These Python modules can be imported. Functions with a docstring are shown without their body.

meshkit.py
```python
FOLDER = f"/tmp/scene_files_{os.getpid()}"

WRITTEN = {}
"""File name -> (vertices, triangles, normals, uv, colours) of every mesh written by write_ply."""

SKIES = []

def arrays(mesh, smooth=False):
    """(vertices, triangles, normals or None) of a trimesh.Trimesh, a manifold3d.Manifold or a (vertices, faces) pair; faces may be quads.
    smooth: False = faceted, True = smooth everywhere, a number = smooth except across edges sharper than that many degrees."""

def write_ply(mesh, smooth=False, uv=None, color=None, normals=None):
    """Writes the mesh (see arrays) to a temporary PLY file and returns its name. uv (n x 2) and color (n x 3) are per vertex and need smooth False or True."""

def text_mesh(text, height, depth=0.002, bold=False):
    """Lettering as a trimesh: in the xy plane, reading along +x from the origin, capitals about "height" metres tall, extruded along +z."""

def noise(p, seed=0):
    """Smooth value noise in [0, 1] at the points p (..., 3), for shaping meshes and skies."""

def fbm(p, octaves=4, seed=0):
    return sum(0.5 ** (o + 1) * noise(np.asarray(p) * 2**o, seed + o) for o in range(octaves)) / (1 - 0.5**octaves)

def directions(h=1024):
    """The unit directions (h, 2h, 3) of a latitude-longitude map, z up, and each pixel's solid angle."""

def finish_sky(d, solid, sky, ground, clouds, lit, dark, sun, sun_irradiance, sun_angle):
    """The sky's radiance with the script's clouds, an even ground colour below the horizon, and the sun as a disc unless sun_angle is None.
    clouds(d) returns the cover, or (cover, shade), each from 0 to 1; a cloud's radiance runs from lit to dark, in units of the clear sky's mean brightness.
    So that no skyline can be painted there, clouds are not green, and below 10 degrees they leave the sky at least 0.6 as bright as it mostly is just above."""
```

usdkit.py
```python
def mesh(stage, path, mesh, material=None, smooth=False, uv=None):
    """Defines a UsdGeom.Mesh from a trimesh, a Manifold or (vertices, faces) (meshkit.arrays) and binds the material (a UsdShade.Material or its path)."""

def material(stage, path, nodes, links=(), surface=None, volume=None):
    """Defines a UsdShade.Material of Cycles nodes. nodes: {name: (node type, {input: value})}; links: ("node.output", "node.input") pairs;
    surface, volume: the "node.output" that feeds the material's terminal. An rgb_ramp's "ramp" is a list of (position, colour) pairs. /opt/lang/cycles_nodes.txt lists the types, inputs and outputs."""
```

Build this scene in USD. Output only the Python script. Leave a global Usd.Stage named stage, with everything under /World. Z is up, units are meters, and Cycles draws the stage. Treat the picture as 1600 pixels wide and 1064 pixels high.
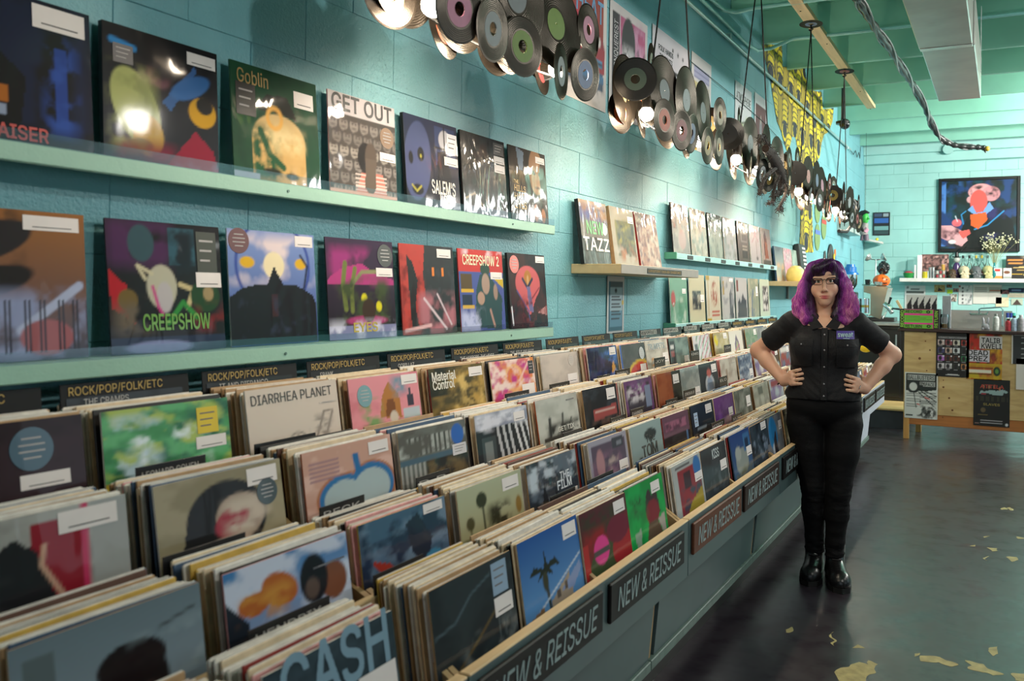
import math, random
import numpy as np, trimesh, manifold3d, usdkit, meshkit
from pxr import Usd, UsdGeom, UsdLux, UsdShade, Sdf, Gf, Vt

stage = Usd.Stage.CreateInMemory()
UsdGeom.SetStageUpAxis(stage, UsdGeom.Tokens.z)
UsdGeom.SetStageMetersPerUnit(stage, 1.0)
UsdGeom.Xform.Define(stage, '/World')
UsdGeom.Scope.Define(stage, '/World/Looks')
rng = random.Random(7)

# ------------------------------------------------------------------ camera
# x = distance from the record wall, y = along the wall away from the camera, z = up
FPX, CX, CY = 1334.8, 914.25, 447.1
YAW, PITCH, ROLL = (math.radians(a) for a in (26.11, -0.25, 0.83))
EYE = np.array([1.873, 0.0, 1.47])
_fw = np.array([-math.sin(YAW) * math.cos(PITCH), math.cos(YAW) * math.cos(PITCH), -math.sin(PITCH)])
_r = np.cross(_fw, [0, 0, 1.0]); _r /= np.linalg.norm(_r); _u = np.cross(_r, _fw)
RT = _r * math.cos(ROLL) + _u * math.sin(ROLL)
UP = -_r * math.sin(ROLL) + _u * math.cos(ROLL)
cam = UsdGeom.Camera.Define(stage, '/World/camera')
M = Gf.Matrix4d(*[float(v) for v in (*RT, 0, *UP, 0, *(-_fw), 0, *EYE, 1)])
cam.AddTransformOp().Set(M)
cam.CreateHorizontalApertureAttr(36.0)
cam.CreateVerticalApertureAttr(36.0 * 1064 / 1600)
cam.CreateFocalLengthAttr(FPX * 36.0 / 1600)
cam.CreateHorizontalApertureOffsetAttr((800 - CX) * 36.0 / 1600)
cam.CreateVerticalApertureOffsetAttr((CY - 532) * 36.0 / 1600)
cam.CreateFStopAttr(4.0)
cam.CreateFocusDistanceAttr(4.35)
cam.CreateExposureAttr(0.1)


def ray(px, py):
    return _fw * FPX + RT * (px - CX) - UP * (py - CY)


def at(px, py, x=None, y=None, z=None):
    """The point of the plane x=, y= or z= that was read off the photograph at that pixel."""
    d = ray(px, py)
    k, v = (0, x) if x is not None else (1, y) if y is not None else (2, z)
    return EYE + d * (v - EYE[k]) / d[k]


# ------------------------------------------------------------------ lights of the room, all out of view, one added as fill
def sphere_light(name, pos, r, inten, col):
    l = UsdLux.SphereLight.Define(stage, '/World/' + name)
    l.CreateRadiusAttr(r); l.CreateIntensityAttr(inten); l.CreateColorAttr(Gf.Vec3f(*col))
    l.AddTranslateOp().Set(Gf.Vec3d(*pos))
    return l


def rect_light(name, pos, w, h, inten, col, rot):
    l = UsdLux.RectLight.Define(stage, '/World/' + name)
    l.CreateWidthAttr(w); l.CreateHeightAttr(h); l.CreateIntensityAttr(inten); l.CreateColorAttr(Gf.Vec3f(*col))
    l.AddTranslateOp().Set(Gf.Vec3d(*pos)); l.AddRotateXYZOp().Set(Gf.Vec3f(*rot))
    return l


def aim(pos, target):
    """Rotation that turns a light's -z axis from pos to target."""
    d = np.array(target, float) - np.array(pos, float); d /= np.linalg.norm(d)
    z = -d; x = np.cross([0, 0, 1.0], z); x /= np.linalg.norm(x); y = np.cross(z, x)
    return Gf.Matrix4d(*[float(v) for v in (*x, 0, *y, 0, *z, 0, *pos, 1)])


dome = UsdLux.DomeLight.Define(stage, '/World/sky')
dome.CreateIntensityAttr(0.35); dome.CreateColorAttr(Gf.Vec3f(0.8, 0.9, 1.0))
# spots out of view, placed to light the record wall and back wall
SPOTS = [((4.4, 2.6, 3.25), (0.2, 1.3, 1.2), 60), ((4.4, 4.6, 3.25), (0.2, 3.3, 1.25), 190), ((4.4, 6.6, 3.25), (0.2, 5.6, 1.35), 420), ((4.4, 8.8, 3.25), (0.2, 8.4, 1.5), 1000), ((4.2, 10.6, 3.25), (0.3, 12.2, 1.9), 1700), ((3.6, 9.6, 3.3), (1.6, 13.2, 1.7), 1700), ((3.3, 1.6, 3.3), (1.1, 4.5, 1.45), 420)]  # last entry is added fill aimed at her face
for _k, (_p, _t, _i) in enumerate(SPOTS):
    l = UsdLux.RectLight.Define(stage, '/World/unseen_spot' if not _k else '/World/unseen_spot_%03d' % _k)
    l.CreateWidthAttr(0.16); l.CreateHeightAttr(0.16); l.CreateIntensityAttr(_i); l.CreateColorAttr(Gf.Vec3f(1.0, 0.95, 0.88))
    l.AddTransformOp().Set(aim(_p, _t))
    sh = UsdLux.ShapingAPI.Apply(l.GetPrim()); sh.CreateShapingConeAngleAttr(30.0 if _k < 3 else 42.0 if _k < 6 else 11.0); sh.CreateShapingConeSoftnessAttr(0.7)
# unseen ceiling lights, placed to brighten the far half of the shop
rect_light('unseen_ceiling_light', (4.6, 10.6, 3.5), 1.6, 0.5, 34.0, (0.95, 1.0, 0.96), (0, 0, 0))
rect_light('unseen_ceiling_light_001', (5.8, 7.4, 3.5), 1.6, 0.4, 10.0, (0.95, 1.0, 0.96), (0, 0, 0))
UNSEEN_WINDOWS = [(7.15, 2.2), (7.15, 6.2), (7.15, 10.2)]  # windows out of view, placed to light the room from the right
for _k, (_x, _y) in enumerate(UNSEEN_WINDOWS):
    rect_light('unseen_daylight' if not _k else 'unseen_daylight_%03d' % _k, (_x, _y, 1.75), 2.6, 1.9, (0.12, 0.3, 0.8)[_k], (0.42, 0.78, 1.0), (90, 0, 90))
rect_light('unseen_shopfront_daylight', (3.2, -3.15, 1.75), 4.6, 2.2, 0.75, (0.42, 0.80, 1.0), (-90, 180, 0))  # shop front out of view behind the camera, placed to light her face

# ------------------------------------------------------------------ helpers
def lin(c):
    if isinstance(c, str):
        c = c.lstrip('#')
        c = [int(x * 2, 16) / 255 for x in c] if len(c) == 3 else [int(c[i:i + 2], 16) / 255 for i in (0, 2, 4)]
    return np.array([x / 12.92 if x <= 0.04045 else ((x + 0.055) / 1.055) ** 2.4 for x in c])


_mats = {}


def mat(name, col, rough=0.5, metal=0.0, coat=0.0, var=0.12, scale=18.0, bump=0.0, bscale=60.0, spec=0.5, stretch=None, emit=0.0, trans=0.0, ior=1.5, sss=0.0, sheen=0.0):
    """A principled material with a little procedural colour variation."""
    if name in _mats:
        return _mats[name]
    c = lin(col)
    p = {'roughness': rough, 'metallic': metal, 'coat_weight': coat, 'specular_ior_level': spec, 'ior': ior}
    if trans: p['transmission_weight'] = trans
    if sheen: p['sheen_weight'] = sheen
    if emit:
        p['emission_color'] = tuple(c); p['emission_strength'] = emit
    nodes = {'tc': ('texture_coordinate', {}), 'n': ('noise_texture', {'scale': scale, 'detail': 4.0}),
             'r': ('rgb_ramp', {'ramp': [(0.25, tuple(np.clip(c * (1 - var), 0, 1))), (0.75, tuple(np.clip(c * (1 + var), 0, 1)))]}),
             'p': ('principled_bsdf', p)}
    links = [('n.fac', 'r.fac'), ('r.color', 'p.base_color')]
    if stretch:
        nodes['m'] = ('mapping', {'scale': stretch}); links += [('tc.object', 'm.vector'), ('m.vector', 'n.vector')]
    else:
        links += [('tc.object', 'n.vector')]
    if bump:
        nodes['bn'] = ('noise_texture', {'scale': bscale, 'detail': 3.0}); nodes['b'] = ('bump', {'strength': bump, 'distance': 0.01})
        links += [('tc.object', 'bn.vector'), ('bn.fac', 'b.height'), ('b.normal', 'p.normal')]
    _mats[name] = usdkit.material(stage, '/World/Looks/' + name, nodes, links, surface='p.BSDF')
    return _mats[name]


def print_mat(name, rough=0.4, coat=0.5, bump=0.0, bscale=9.0, crough=0.06, spec=0.5):
    """Flat print: the colours come from the mesh's own 'col' values; a clear sleeve makes it glossy."""
    if name in _mats:
        return _mats[name]
    nodes = {'a': ('attribute', {'attribute': 'col'}), 'p': ('principled_bsdf', {'roughness': rough, 'coat_weight': coat, 'coat_roughness': crough, 'specular_ior_level': spec})}
    links = [('a.color', 'p.base_color')]
    if bump:
        nodes['tc'] = ('texture_coordinate', {}); nodes['oi'] = ('object_info', {}); nodes['m'] = ('mapping', {'scale': (1.0, 1.0, 0.45)})
        nodes['add'] = ('mix', {'mix_type': 'add', 'fac': 1.0})
        nodes['bn'] = ('noise_texture', {'scale': bscale, 'detail': 2.0, 'distortion': 0.6}); nodes['b'] = ('bump', {'strength': bump, 'distance': 0.01})
        links += [('tc.object', 'add.color1'), ('oi.location', 'add.color2'), ('add.color', 'm.vector'), ('m.vector', 'bn.vector'), ('bn.fac', 'b.height'), ('b.normal', 'p.coat_normal')]
    _mats[name] = usdkit.material(stage, '/World/Looks/' + name, nodes, links, surface='p.BSDF')
    return _mats[name]


def numbered(path):
    if not stage.GetPrimAtPath(path):
        return path
    k = 1
    while stage.GetPrimAtPath('%s_%03d' % (path, k)):
        k += 1
    return '%s_%03d' % (path, k)


_count = {}


def fresh(parent, name):
    base = parent + '/' + name
    k = _count.get(base, 0); _count[base] = k + 1
    return base if k == 0 else '%s_%03d' % (base, k)


def tag(p, label=None, cat=None, group=None, kind=None):
    p = p.GetPrim() if hasattr(p, 'GetPrim') else p
    for k, v in (('label', label), ('category', cat), ('group', group), ('kind', kind)):
        if v: p.SetCustomDataByKey(k, v)
    return p


def thing(name, label, cat, loc=(0, 0, 0), rot=(0, 0, 0), group=None, scale=None):
    x = UsdGeom.Xform.Define(stage, fresh('/World', name))
    x.AddTranslateOp().Set(Gf.Vec3d(*[float(v) for v in loc]))
    if any(rot): x.AddRotateXYZOp().Set(Gf.Vec3f(*[float(v) for v in rot]))
    if scale: x.AddScaleOp().Set(Gf.Vec3f(*scale))
    tag(x, label, cat, group)
    return x.GetPrim()


def part(parent, name, mesh, m, smooth=False, col=None, label=None, kind=None):
    base = '/World' if parent is None else str(parent.GetPath())
    if isinstance(mesh, list): mesh = join(mesh)
    q = usdkit.mesh(stage, fresh(base, name), mesh, m, smooth=smooth)
    if col is not None:
        UsdGeom.PrimvarsAPI(q).CreatePrimvar('col', Sdf.ValueTypeNames.Color3fArray, 'vertex').Set(Vt.Vec3fArray.FromNumpy(np.asarray(col, np.float32)))
    tag(q, label, kind=kind)
    return q.GetPrim()


def solo(name, mesh, m, label, cat, group=None, kind=None, smooth=False, col=None):
    return tag(part(None, name, mesh, m, smooth, col), label, cat, group, kind)


def struct(name, mesh, m, smooth=False, col=None):
    return tag(part(None, name, mesh, m, smooth, col), kind='structure')


def copy_of(proto, loc, rot=(0, 0, 0), label=None, group=None, scale=None):
    was = proto.GetCustomData()
    name = proto.GetName().rstrip('0123456789').rstrip('_')
    t = thing(name, label or was['label'], was['category'], loc, rot, group or was.get('group'), scale)
    t.GetReferences().AddInternalReference(proto.GetPath())
    t.SetInstanceable(True)
    return t


# ---- shapes
def join(ms):
    return trimesh.util.concatenate([trimesh.Trimesh(np.asarray(x.vertices), np.asarray(x.faces), process=False) for x in ms])


def box(x0, y0, z0, x1, y1, z1, bev=0.0):
    if bev:
        return rbox(x0, y0, z0, x1, y1, z1, bev)
    m = trimesh.creation.box([x1 - x0, y1 - y0, z1 - z0]); m.apply_translation([(x0 + x1) / 2, (y0 + y1) / 2, (z0 + z1) / 2])
    return m


def rbox(x0, y0, z0, x1, y1, z1, b):
    """A box with chamfered edges."""
    pts = []
    for sx in (0, 1):
        for sy in (0, 1):
            for sz in (0, 1):
                p = np.array([x1 if sx else x0, y1 if sy else y0, z1 if sz else z0]); s = np.array([-1 if sx else 1, -1 if sy else 1, -1 if sz else 1])
                for k in range(3):
                    q = p + s * b; q[k] = p[k]; pts.append(q)
    return trimesh.convex.convex_hull(np.array(pts))


def tube(points, r, sides=8, caps=True):
    p = np.asarray(points, float); n = len(p)
    rr = np.broadcast_to(np.asarray(r, float), (n,))
    t = np.gradient(p, axis=0); t /= np.linalg.norm(t, axis=1, keepdims=True) + 1e-12
    a = np.cross(t[0], [0, 0, 1.0]); a = a if np.linalg.norm(a) > 1e-3 else np.array([1.0, 0, 0]); a /= np.linalg.norm(a)
    A = []
    for k in range(n):
        a = a - t[k] * (a @ t[k]); a /= np.linalg.norm(a) + 1e-12; A.append(a)
    A = np.array(A); B = np.cross(t, A); ang = np.arange(sides) * 2 * np.pi / sides
    v = p[:, None] + rr[:, None, None] * (np.cos(ang)[None, :, None] * A[:, None] + np.sin(ang)[None, :, None] * B[:, None])
    i, j = np.meshgrid(np.arange(n - 1), np.arange(sides), indexing='ij'); j2 = (j + 1) % sides
    f = np.vstack([np.stack([i * sides + j, i * sides + j2, (i + 1) * sides + j2], -1).reshape(-1, 3), np.stack([i * sides + j, (i + 1) * sides + j2, (i + 1) * sides + j], -1).reshape(-1, 3)])
    v = v.reshape(-1, 3)
    if caps:
        v = np.vstack([v, p[0], p[-1]]); j = np.arange(sides)
        f = np.vstack([f, np.stack([np.full(sides, n * sides), (j + 1) % sides, j], -1), np.stack([np.full(sides, n * sides + 1), (n - 1) * sides + j, (n - 1) * sides + (j + 1) % sides], -1)])
    return trimesh.Trimesh(v, f, process=False)


def lathe(prof, seg=32):
    """prof: (radius, z) pairs from bottom to top."""
    return trimesh.creation.revolve(np.array(prof, float), sections=seg)


def cyl(r, z0, z1, seg=32, x=0, y=0):
    m = trimesh.creation.cylinder(radius=r, height=z1 - z0, sections=seg); m.apply_translation([x, y, (z0 + z1) / 2]); return m


def ball(c, r, sub=3, s=(1, 1, 1)):
    m = trimesh.creation.icosphere(sub, 1.0); m.vertices = m.vertices * np.array(s) * r + np.array(c); return m


def xf(m, rot=(0, 0, 0), loc=(0, 0, 0)):
    m = m.copy(); R = trimesh.transformations.euler_matrix(*[math.radians(a) for a in rot]); m.apply_transform(R); m.apply_translation(loc); return m


_txt = {}


def text(s, h, w=None, depth=0.0006, bold=False):
    """Lettering in the yz plane facing +x, reading along +y, from the origin; w squeezes it to a width."""
    key = (s, bold)
    if key not in _txt:
        _txt[key] = meshkit.text_mesh(s, 1.0, 1.0, bold)
    m = _txt[key].copy(); v = np.array(m.vertices)
    wid = v[:, 0].max() - v[:, 0].min()
    sx = h if w is None else w / wid
    v = np.stack([v[:, 2] * depth, (v[:, 0] - v[:, 0].min()) * sx, v[:, 1] * h], 1)
    return trimesh.Trimesh(v, m.faces, process=False)
# ------------------------------------------------------------------ the room
YB, XR, YF, ZJ, ZC = 13.2, 7.0, -3.0, 3.59, 3.86        # back wall, right wall, front wall, joist underside, ceiling deck
TEAL = '#7fbfb8'


def wall_mat(name, col, bump=0.5):
    c = lin(col)
    nodes = {'g': ('geometry', {}), 'n': ('noise_texture', {'scale': 2.2, 'detail': 5.0}), 'r': ('rgb_ramp', {'ramp': [(0.3, tuple(c * 0.9)), (0.7, tuple(np.clip(c * 1.08, 0, 1)))]}),
             'fn': ('noise_texture', {'scale': 85.0, 'detail': 3.0, 'roughness': 0.6}), 'v': ('voronoi_texture', {'scale': 60.0}), 'mr': ('map_range', {'from_min': 0.0, 'from_max': 0.25, 'clamp': True}),
             'ad': ('math', {'math_type': 'multiply_add', 'value2': 0.35}),
             'b': ('bump', {'strength': bump, 'distance': 0.006}), 'p': ('principled_bsdf', {'roughness': 0.42, 'specular_ior_level': 0.5})}
    return usdkit.material(stage, '/World/Looks/' + name, nodes, [('g.position', 'n.vector'), ('g.position', 'fn.vector'), ('g.position', 'v.vector'), ('n.fac', 'r.fac'), ('r.color', 'p.base_color'), ('v.distance', 'mr.value'), ('mr.result', 'ad.value1'), ('fn.fac', 'ad.value3'), ('ad.value', 'b.height'), ('b.normal', 'p.normal')], surface='p.BSDF')


BLOCK = wall_mat('painted_block', '#78b6c0')
BACKB = wall_mat('painted_back_block', '#98c8c2', 0.25)
PLAINW = wall_mat('painted_plaster', '#78c0ba', 0.15)
JOIST = wall_mat('painted_joist', '#84c0ac', 0.12)
DECK = wall_mat('painted_deck', '#74b6a0', 0.12)

# floor: dark polished concrete, mottled purple and brown
fl = {'g': ('geometry', {}), 'n': ('noise_texture', {'scale': 0.9, 'detail': 6.0, 'distortion': 0.4}), 'r': ('rgb_ramp', {'ramp': [(0.3, tuple(lin('#221c26'))), (0.5, tuple(lin('#2e272e'))), (0.7, tuple(lin('#3a3034')))]}),
      'n2': ('noise_texture', {'scale': 7.0, 'detail': 5.0}), 'r2': ('map_range', {'from_min': 0.3, 'from_max': 0.75, 'to_min': 0.24, 'to_max': 0.46}),
      'n3': ('noise_texture', {'scale': 1.6, 'detail': 2.0}), 'b': ('bump', {'strength': 0.22, 'distance': 0.02}),
      'p': ('principled_bsdf', {'specular_ior_level': 0.75, 'coat_weight': 0.35, 'coat_roughness': 0.3})}
FLOORM = usdkit.material(stage, '/World/Looks/floor', fl, [('g.position', 'n.vector'), ('g.position', 'n2.vector'), ('g.position', 'n3.vector'), ('n.fac', 'r.fac'), ('r.color', 'p.base_color'), ('n2.fac', 'r2.value'), ('r2.result', 'p.roughness'), ('n3.fac', 'b.height'), ('b.normal', 'p.normal')], surface='p.BSDF')
floor = struct('floor', box(-0.2, YF - 0.2, -0.1, XR + 0.2, YB + 0.2, 0.0), FLOORM)
CHIPM = mat('worn_floor_cream', '#a89a68', 0.55, var=0.3, scale=25)
chips = [[(1318, 1045), (1345, 1036), (1360, 1040), (1352, 1030), (1376, 1038), (1366, 1050), (1355, 1052), (1352, 1064), (1312, 1064), (1306, 1052)],
         [(1442, 1026), (1470, 1027), (1503, 1040), (1490, 1044), (1470, 1036), (1444, 1034)], [(1508, 1032), (1535, 1036), (1537, 1040), (1552, 1048), (1566, 1054), (1556, 1057), (1514, 1045), (1520, 1040)],
         [(1330, 1011), (1340, 1008), (1354, 1014), (1346, 1015)], [(1573, 871), (1587, 870), (1590, 874), (1580, 877)], [(1544, 856), (1558, 856), (1556, 860), (1547, 861)], [(1574, 794), (1582, 793), (1584, 797), (1575, 797)],
         [(1536, 838), (1543, 837), (1544, 840), (1537, 840)], [(1539, 873), (1543, 868), (1545, 869), (1541, 876)], [(1542, 1018), (1556, 1010), (1558, 1022), (1546, 1024)], [(1586, 1054), (1600, 1050), (1600, 1064), (1580, 1062)],
         [(1298, 992), (1302, 987), (1303, 1010), (1299, 1006)], [(1425, 1020), (1434, 1019), (1436, 1023), (1428, 1024)], [(1564, 795), (1572, 793), (1573, 796), (1566, 797)], [(1225, 982), (1238, 980), (1236, 988), (1227, 987)],
         [(1514, 852), (1521, 851), (1522, 853), (1515, 854)], [(1590, 839), (1598, 840), (1596, 842), (1591, 842)]]
for q in chips:
    from shapely.geometry import Polygon
    P = [at(a, b, z=0.0)[:2] for a, b in q]
    poly = Polygon(P).buffer(0)
    fine = [poly.exterior.interpolate(t, normalized=True) for t in np.linspace(0, 1, 60, endpoint=False)]
    jag = Polygon([(p.x + (meshkit.noise([p.x * 25, p.y * 25, 1.0]) - 0.5) * 0.03, p.y + (meshkit.noise([p.x * 25, p.y * 25, 9.0]) - 0.5) * 0.03) for p in fine]).buffer(0)
    for g in getattr(jag, 'geoms', [jag]):
        if g.area > 1e-5: part(floor, 'worn_patch', trimesh.creation.extrude_polygon(g, 0.0008, engine='earcut'), CHIPM)

# record wall of painted concrete blocks: the blocks that can be told apart are pieces of their own
WZ0, BH, BL = 0.73, 0.2015, 0.4065                       # courses counted from here
wall = struct('wall_left', box(-0.2, YF, 0, -0.012, YB, ZC), BLOCK)
kept = []


def block_piece(y0, y1, z0, z1, off):
    return rbox(-0.03, y0 + .0003, z0 + .0003, off, y1 - .0003, z1 - .0003, 0.0016)


rest = []
nblk = 0
for k in range(-4, 16):
    z0 = WZ0 + k * BH
    if z0 > ZC or z0 + BH < 0: continue
    s = (0.5 if k % 2 else 0.0) * BL
    for j in range(-12, 36):
        y0 = 0.079 + s + j * BL; y1 = y0 + BL
        if y1 < YF or y0 > YB: continue
        y0, y1 = max(y0, YF), min(y1, YB)
        if y1 - y0 < 0.02: continue
        b = block_piece(y0, y1, max(z0, 0), min(z0 + BH, ZC), (meshkit.noise([j * 1.7, k * 2.3, 3.0]) - 0.5) * 0.003)
        seen = z0 + BH > 1.28 and z0 < 3.3 and y1 > 0.75 and y0 < 12.6 and nblk < 300
        if seen:
            part(wall, 'block', b, BLOCK); nblk += 1
        else: rest.append(b)
part(wall, 'far_blocks', rest, BLOCK, kind='stuff')

back = struct('wall_back', box(-0.2, YB + 0.012, 0, XR + 0.2, YB + 0.2, ZC), BACKB)
rest = []
for k in range(0, 20):
    z0 = k * BH
    if z0 >= 3.36: break
    for j in range(0, 18):
        x0 = (0.5 if k % 2 else 0) * BL + j * BL - BL; x1 = x0 + BL
        x0, x1 = max(x0, 0), min(x1, XR)
        if x1 - x0 < 0.03: continue
        b = rbox(x0 + .0005, YB + (meshkit.noise([j * 1.1, k * 1.9, 7.0]) - 0.5) * 0.004, z0 + .0005, x1 - .0005, YB + 0.04, min(z0 + BH, 3.36) - .0005, 0.004)
        if x0 < 2.3 and z0 > 1.05: part(back, 'block', b, BACKB)
        else: rest.append(b)
part(back, 'far_blocks', rest, BACKB, kind='stuff')
BEAM = struct('trim_1', [box(0, YB - 0.13, 3.37, XR, YB + 0.02, 3.50, 0.006), box(0, YB - 0.18, 3.50, XR, YB + 0.02, 3.66, 0.006)], BACKB)   # bond beam along the top of the back wall
part(BEAM, 'junction_box', [cyl(0.07, 0, 0.05, 20)] and xf(cyl(0.07, 0, 0.05, 20), (90, 0, 0), (1.15, YB - 0.17, 3.52)), BACKB, smooth=40)

ceil = struct('ceiling', box(-0.2, YF, ZC, XR + 0.2, YB + 0.2, ZC + 0.1), DECK)
for k in range(-8, 10):
    y = 7.19 + 0.92 * k
    if y < YF or y > YB - 0.2: continue
    part(ceil, 'joist', rbox(0.0, y - 0.02, ZJ, XR, y + 0.025, ZC + 0.01, 0.004), JOIST)

# unseen right-hand wall with windows, and the unseen shop front behind the camera
def wall_with_windows(name, axis, pos, a0, a1, wins, z0, z1):
    ms = []; cur = a0
    for c, w in wins:
        ms.append((cur, c - w / 2, 0, ZC)); ms += [(c - w / 2, c + w / 2, 0, z0), (c - w / 2, c + w / 2, z1, ZC)]; cur = c + w / 2
    ms.append((cur, a1, 0, ZC))
    mk = (lambda p: box(pos, p[0], p[2], pos + 0.15, p[1], p[3])) if axis == 'x' else (lambda p: box(p[0], pos - 0.15, p[2], p[1], pos, p[3]))
    return struct(name, [mk(p) for p in ms], PLAINW)


FRAME = mat('window_frame', '#3a4a4c', 0.45)
glass = usdkit.material(stage, '/World/Looks/window_glass', {'t': ('transparent_bsdf', {}), 'g': ('glossy_bsdf', {'roughness': 0.02}), 'f': ('fresnel', {'IOR': 1.45}), 'm': ('mix_closure', {})}, [('f.fac', 'm.fac'), ('t.BSDF', 'm.closure1'), ('g.BSDF', 'm.closure2')], surface='m.closure')
wall_with_windows('wall_right', 'x', XR, YF, YB, [(2.2, 2.6), (6.2, 2.6), (10.2, 2.6)], 0.8, 2.7)
wall_with_windows('wall_front', 'y', YF, 0.0, XR, [(3.2, 4.6)], 0.65, 2.85)
for k, y in enumerate((2.2, 6.2, 10.2)):
    w = struct('window_%d' % (k + 1), [box(XR + .02, y - 1.3, 0.8, XR + .1, y + 1.3, 0.86), box(XR + .02, y - 1.3, 2.64, XR + .1, y + 1.3, 2.7)] + [box(XR + .02, y + d, 0.8, XR + .1, y + d + .06, 2.7) for d in (-1.3, -0.45, 0.39, 1.24)], FRAME)
    part(w, 'pane', box(XR + .05, y - 1.3, 0.8, XR + .056, y + 1.3, 2.7), glass)
w = struct('window_4', [box(0.9, YF - .1, 0.65, 5.5, YF - .02, 0.71), box(0.9, YF - .1, 2.79, 5.5, YF - .02, 2.85)] + [box(0.9 + d, YF - .1, 0.65, 0.96 + d, YF - .02, 2.85) for d in (0, 1.51, 3.03, 4.54)], FRAME)
part(w, 'pane', box(0.9, YF - .056, 0.65, 5.5, YF - .05, 2.85), glass)
# ------------------------------------------------------------------ record bins
PLY = mat('raw_plywood_edge', '#c9ad82', 0.55, var=0.14, scale=30, stretch=(1, 0.15, 1))
PLYD = mat('bin_plywood_inside', '#a98a5e', 0.6, var=0.14, scale=20, stretch=(1, 0.2, 1))
GREYP = mat('bin_grey_green_paint', '#46595a', 0.42, var=0.08, scale=6)
WHITEB = mat('bin_white_paint', '#b4bcc8', 0.4, var=0.06, scale=6)
BANDP = mat('bin_base_paint', '#5c7068', 0.5, var=0.25, scale=24)
DARKK = mat('toe_kick_black', '#141210', 0.6)
SIGNB = mat('sign_black_wood', '#120e0c', 0.5, spec=.3, var=0.3, scale=14, stretch=(1, 0.3, 2))
SIGNR = mat('sign_brown_wood', '#5c3422', 0.5, spec=.3, var=0.3, scale=14, stretch=(1, 0.25, 2))
SIGND = mat('sign_dark_brown_wood', '#2c1a13', 0.5, spec=.3, var=0.3, scale=14, stretch=(1, 0.25, 2))
SIGNT = mat('sign_letter_grey', '#8a9c9c', 0.45)
ROWX = [0.223, 0.428, 0.633, 0.838]            # x of the cover tops, row by row from the wall
ROWZ = [1.209, 1.083, 0.956, 0.857]            # z of the cover tops
LEAN = 9.0
U0, UL = 2.775, 1.332
BOARDS = [(0.080, 1.165), (0.288, 1.045), (0.493, 0.920), (0.698, 0.826)]    # boards between the rows: x, top z
unit_words = ['nearest the camera', 'with two black signs, next to nearest', 'with a brown sign in view', 'partly behind the woman', 'wholly behind the woman', 'at the far end']
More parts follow.
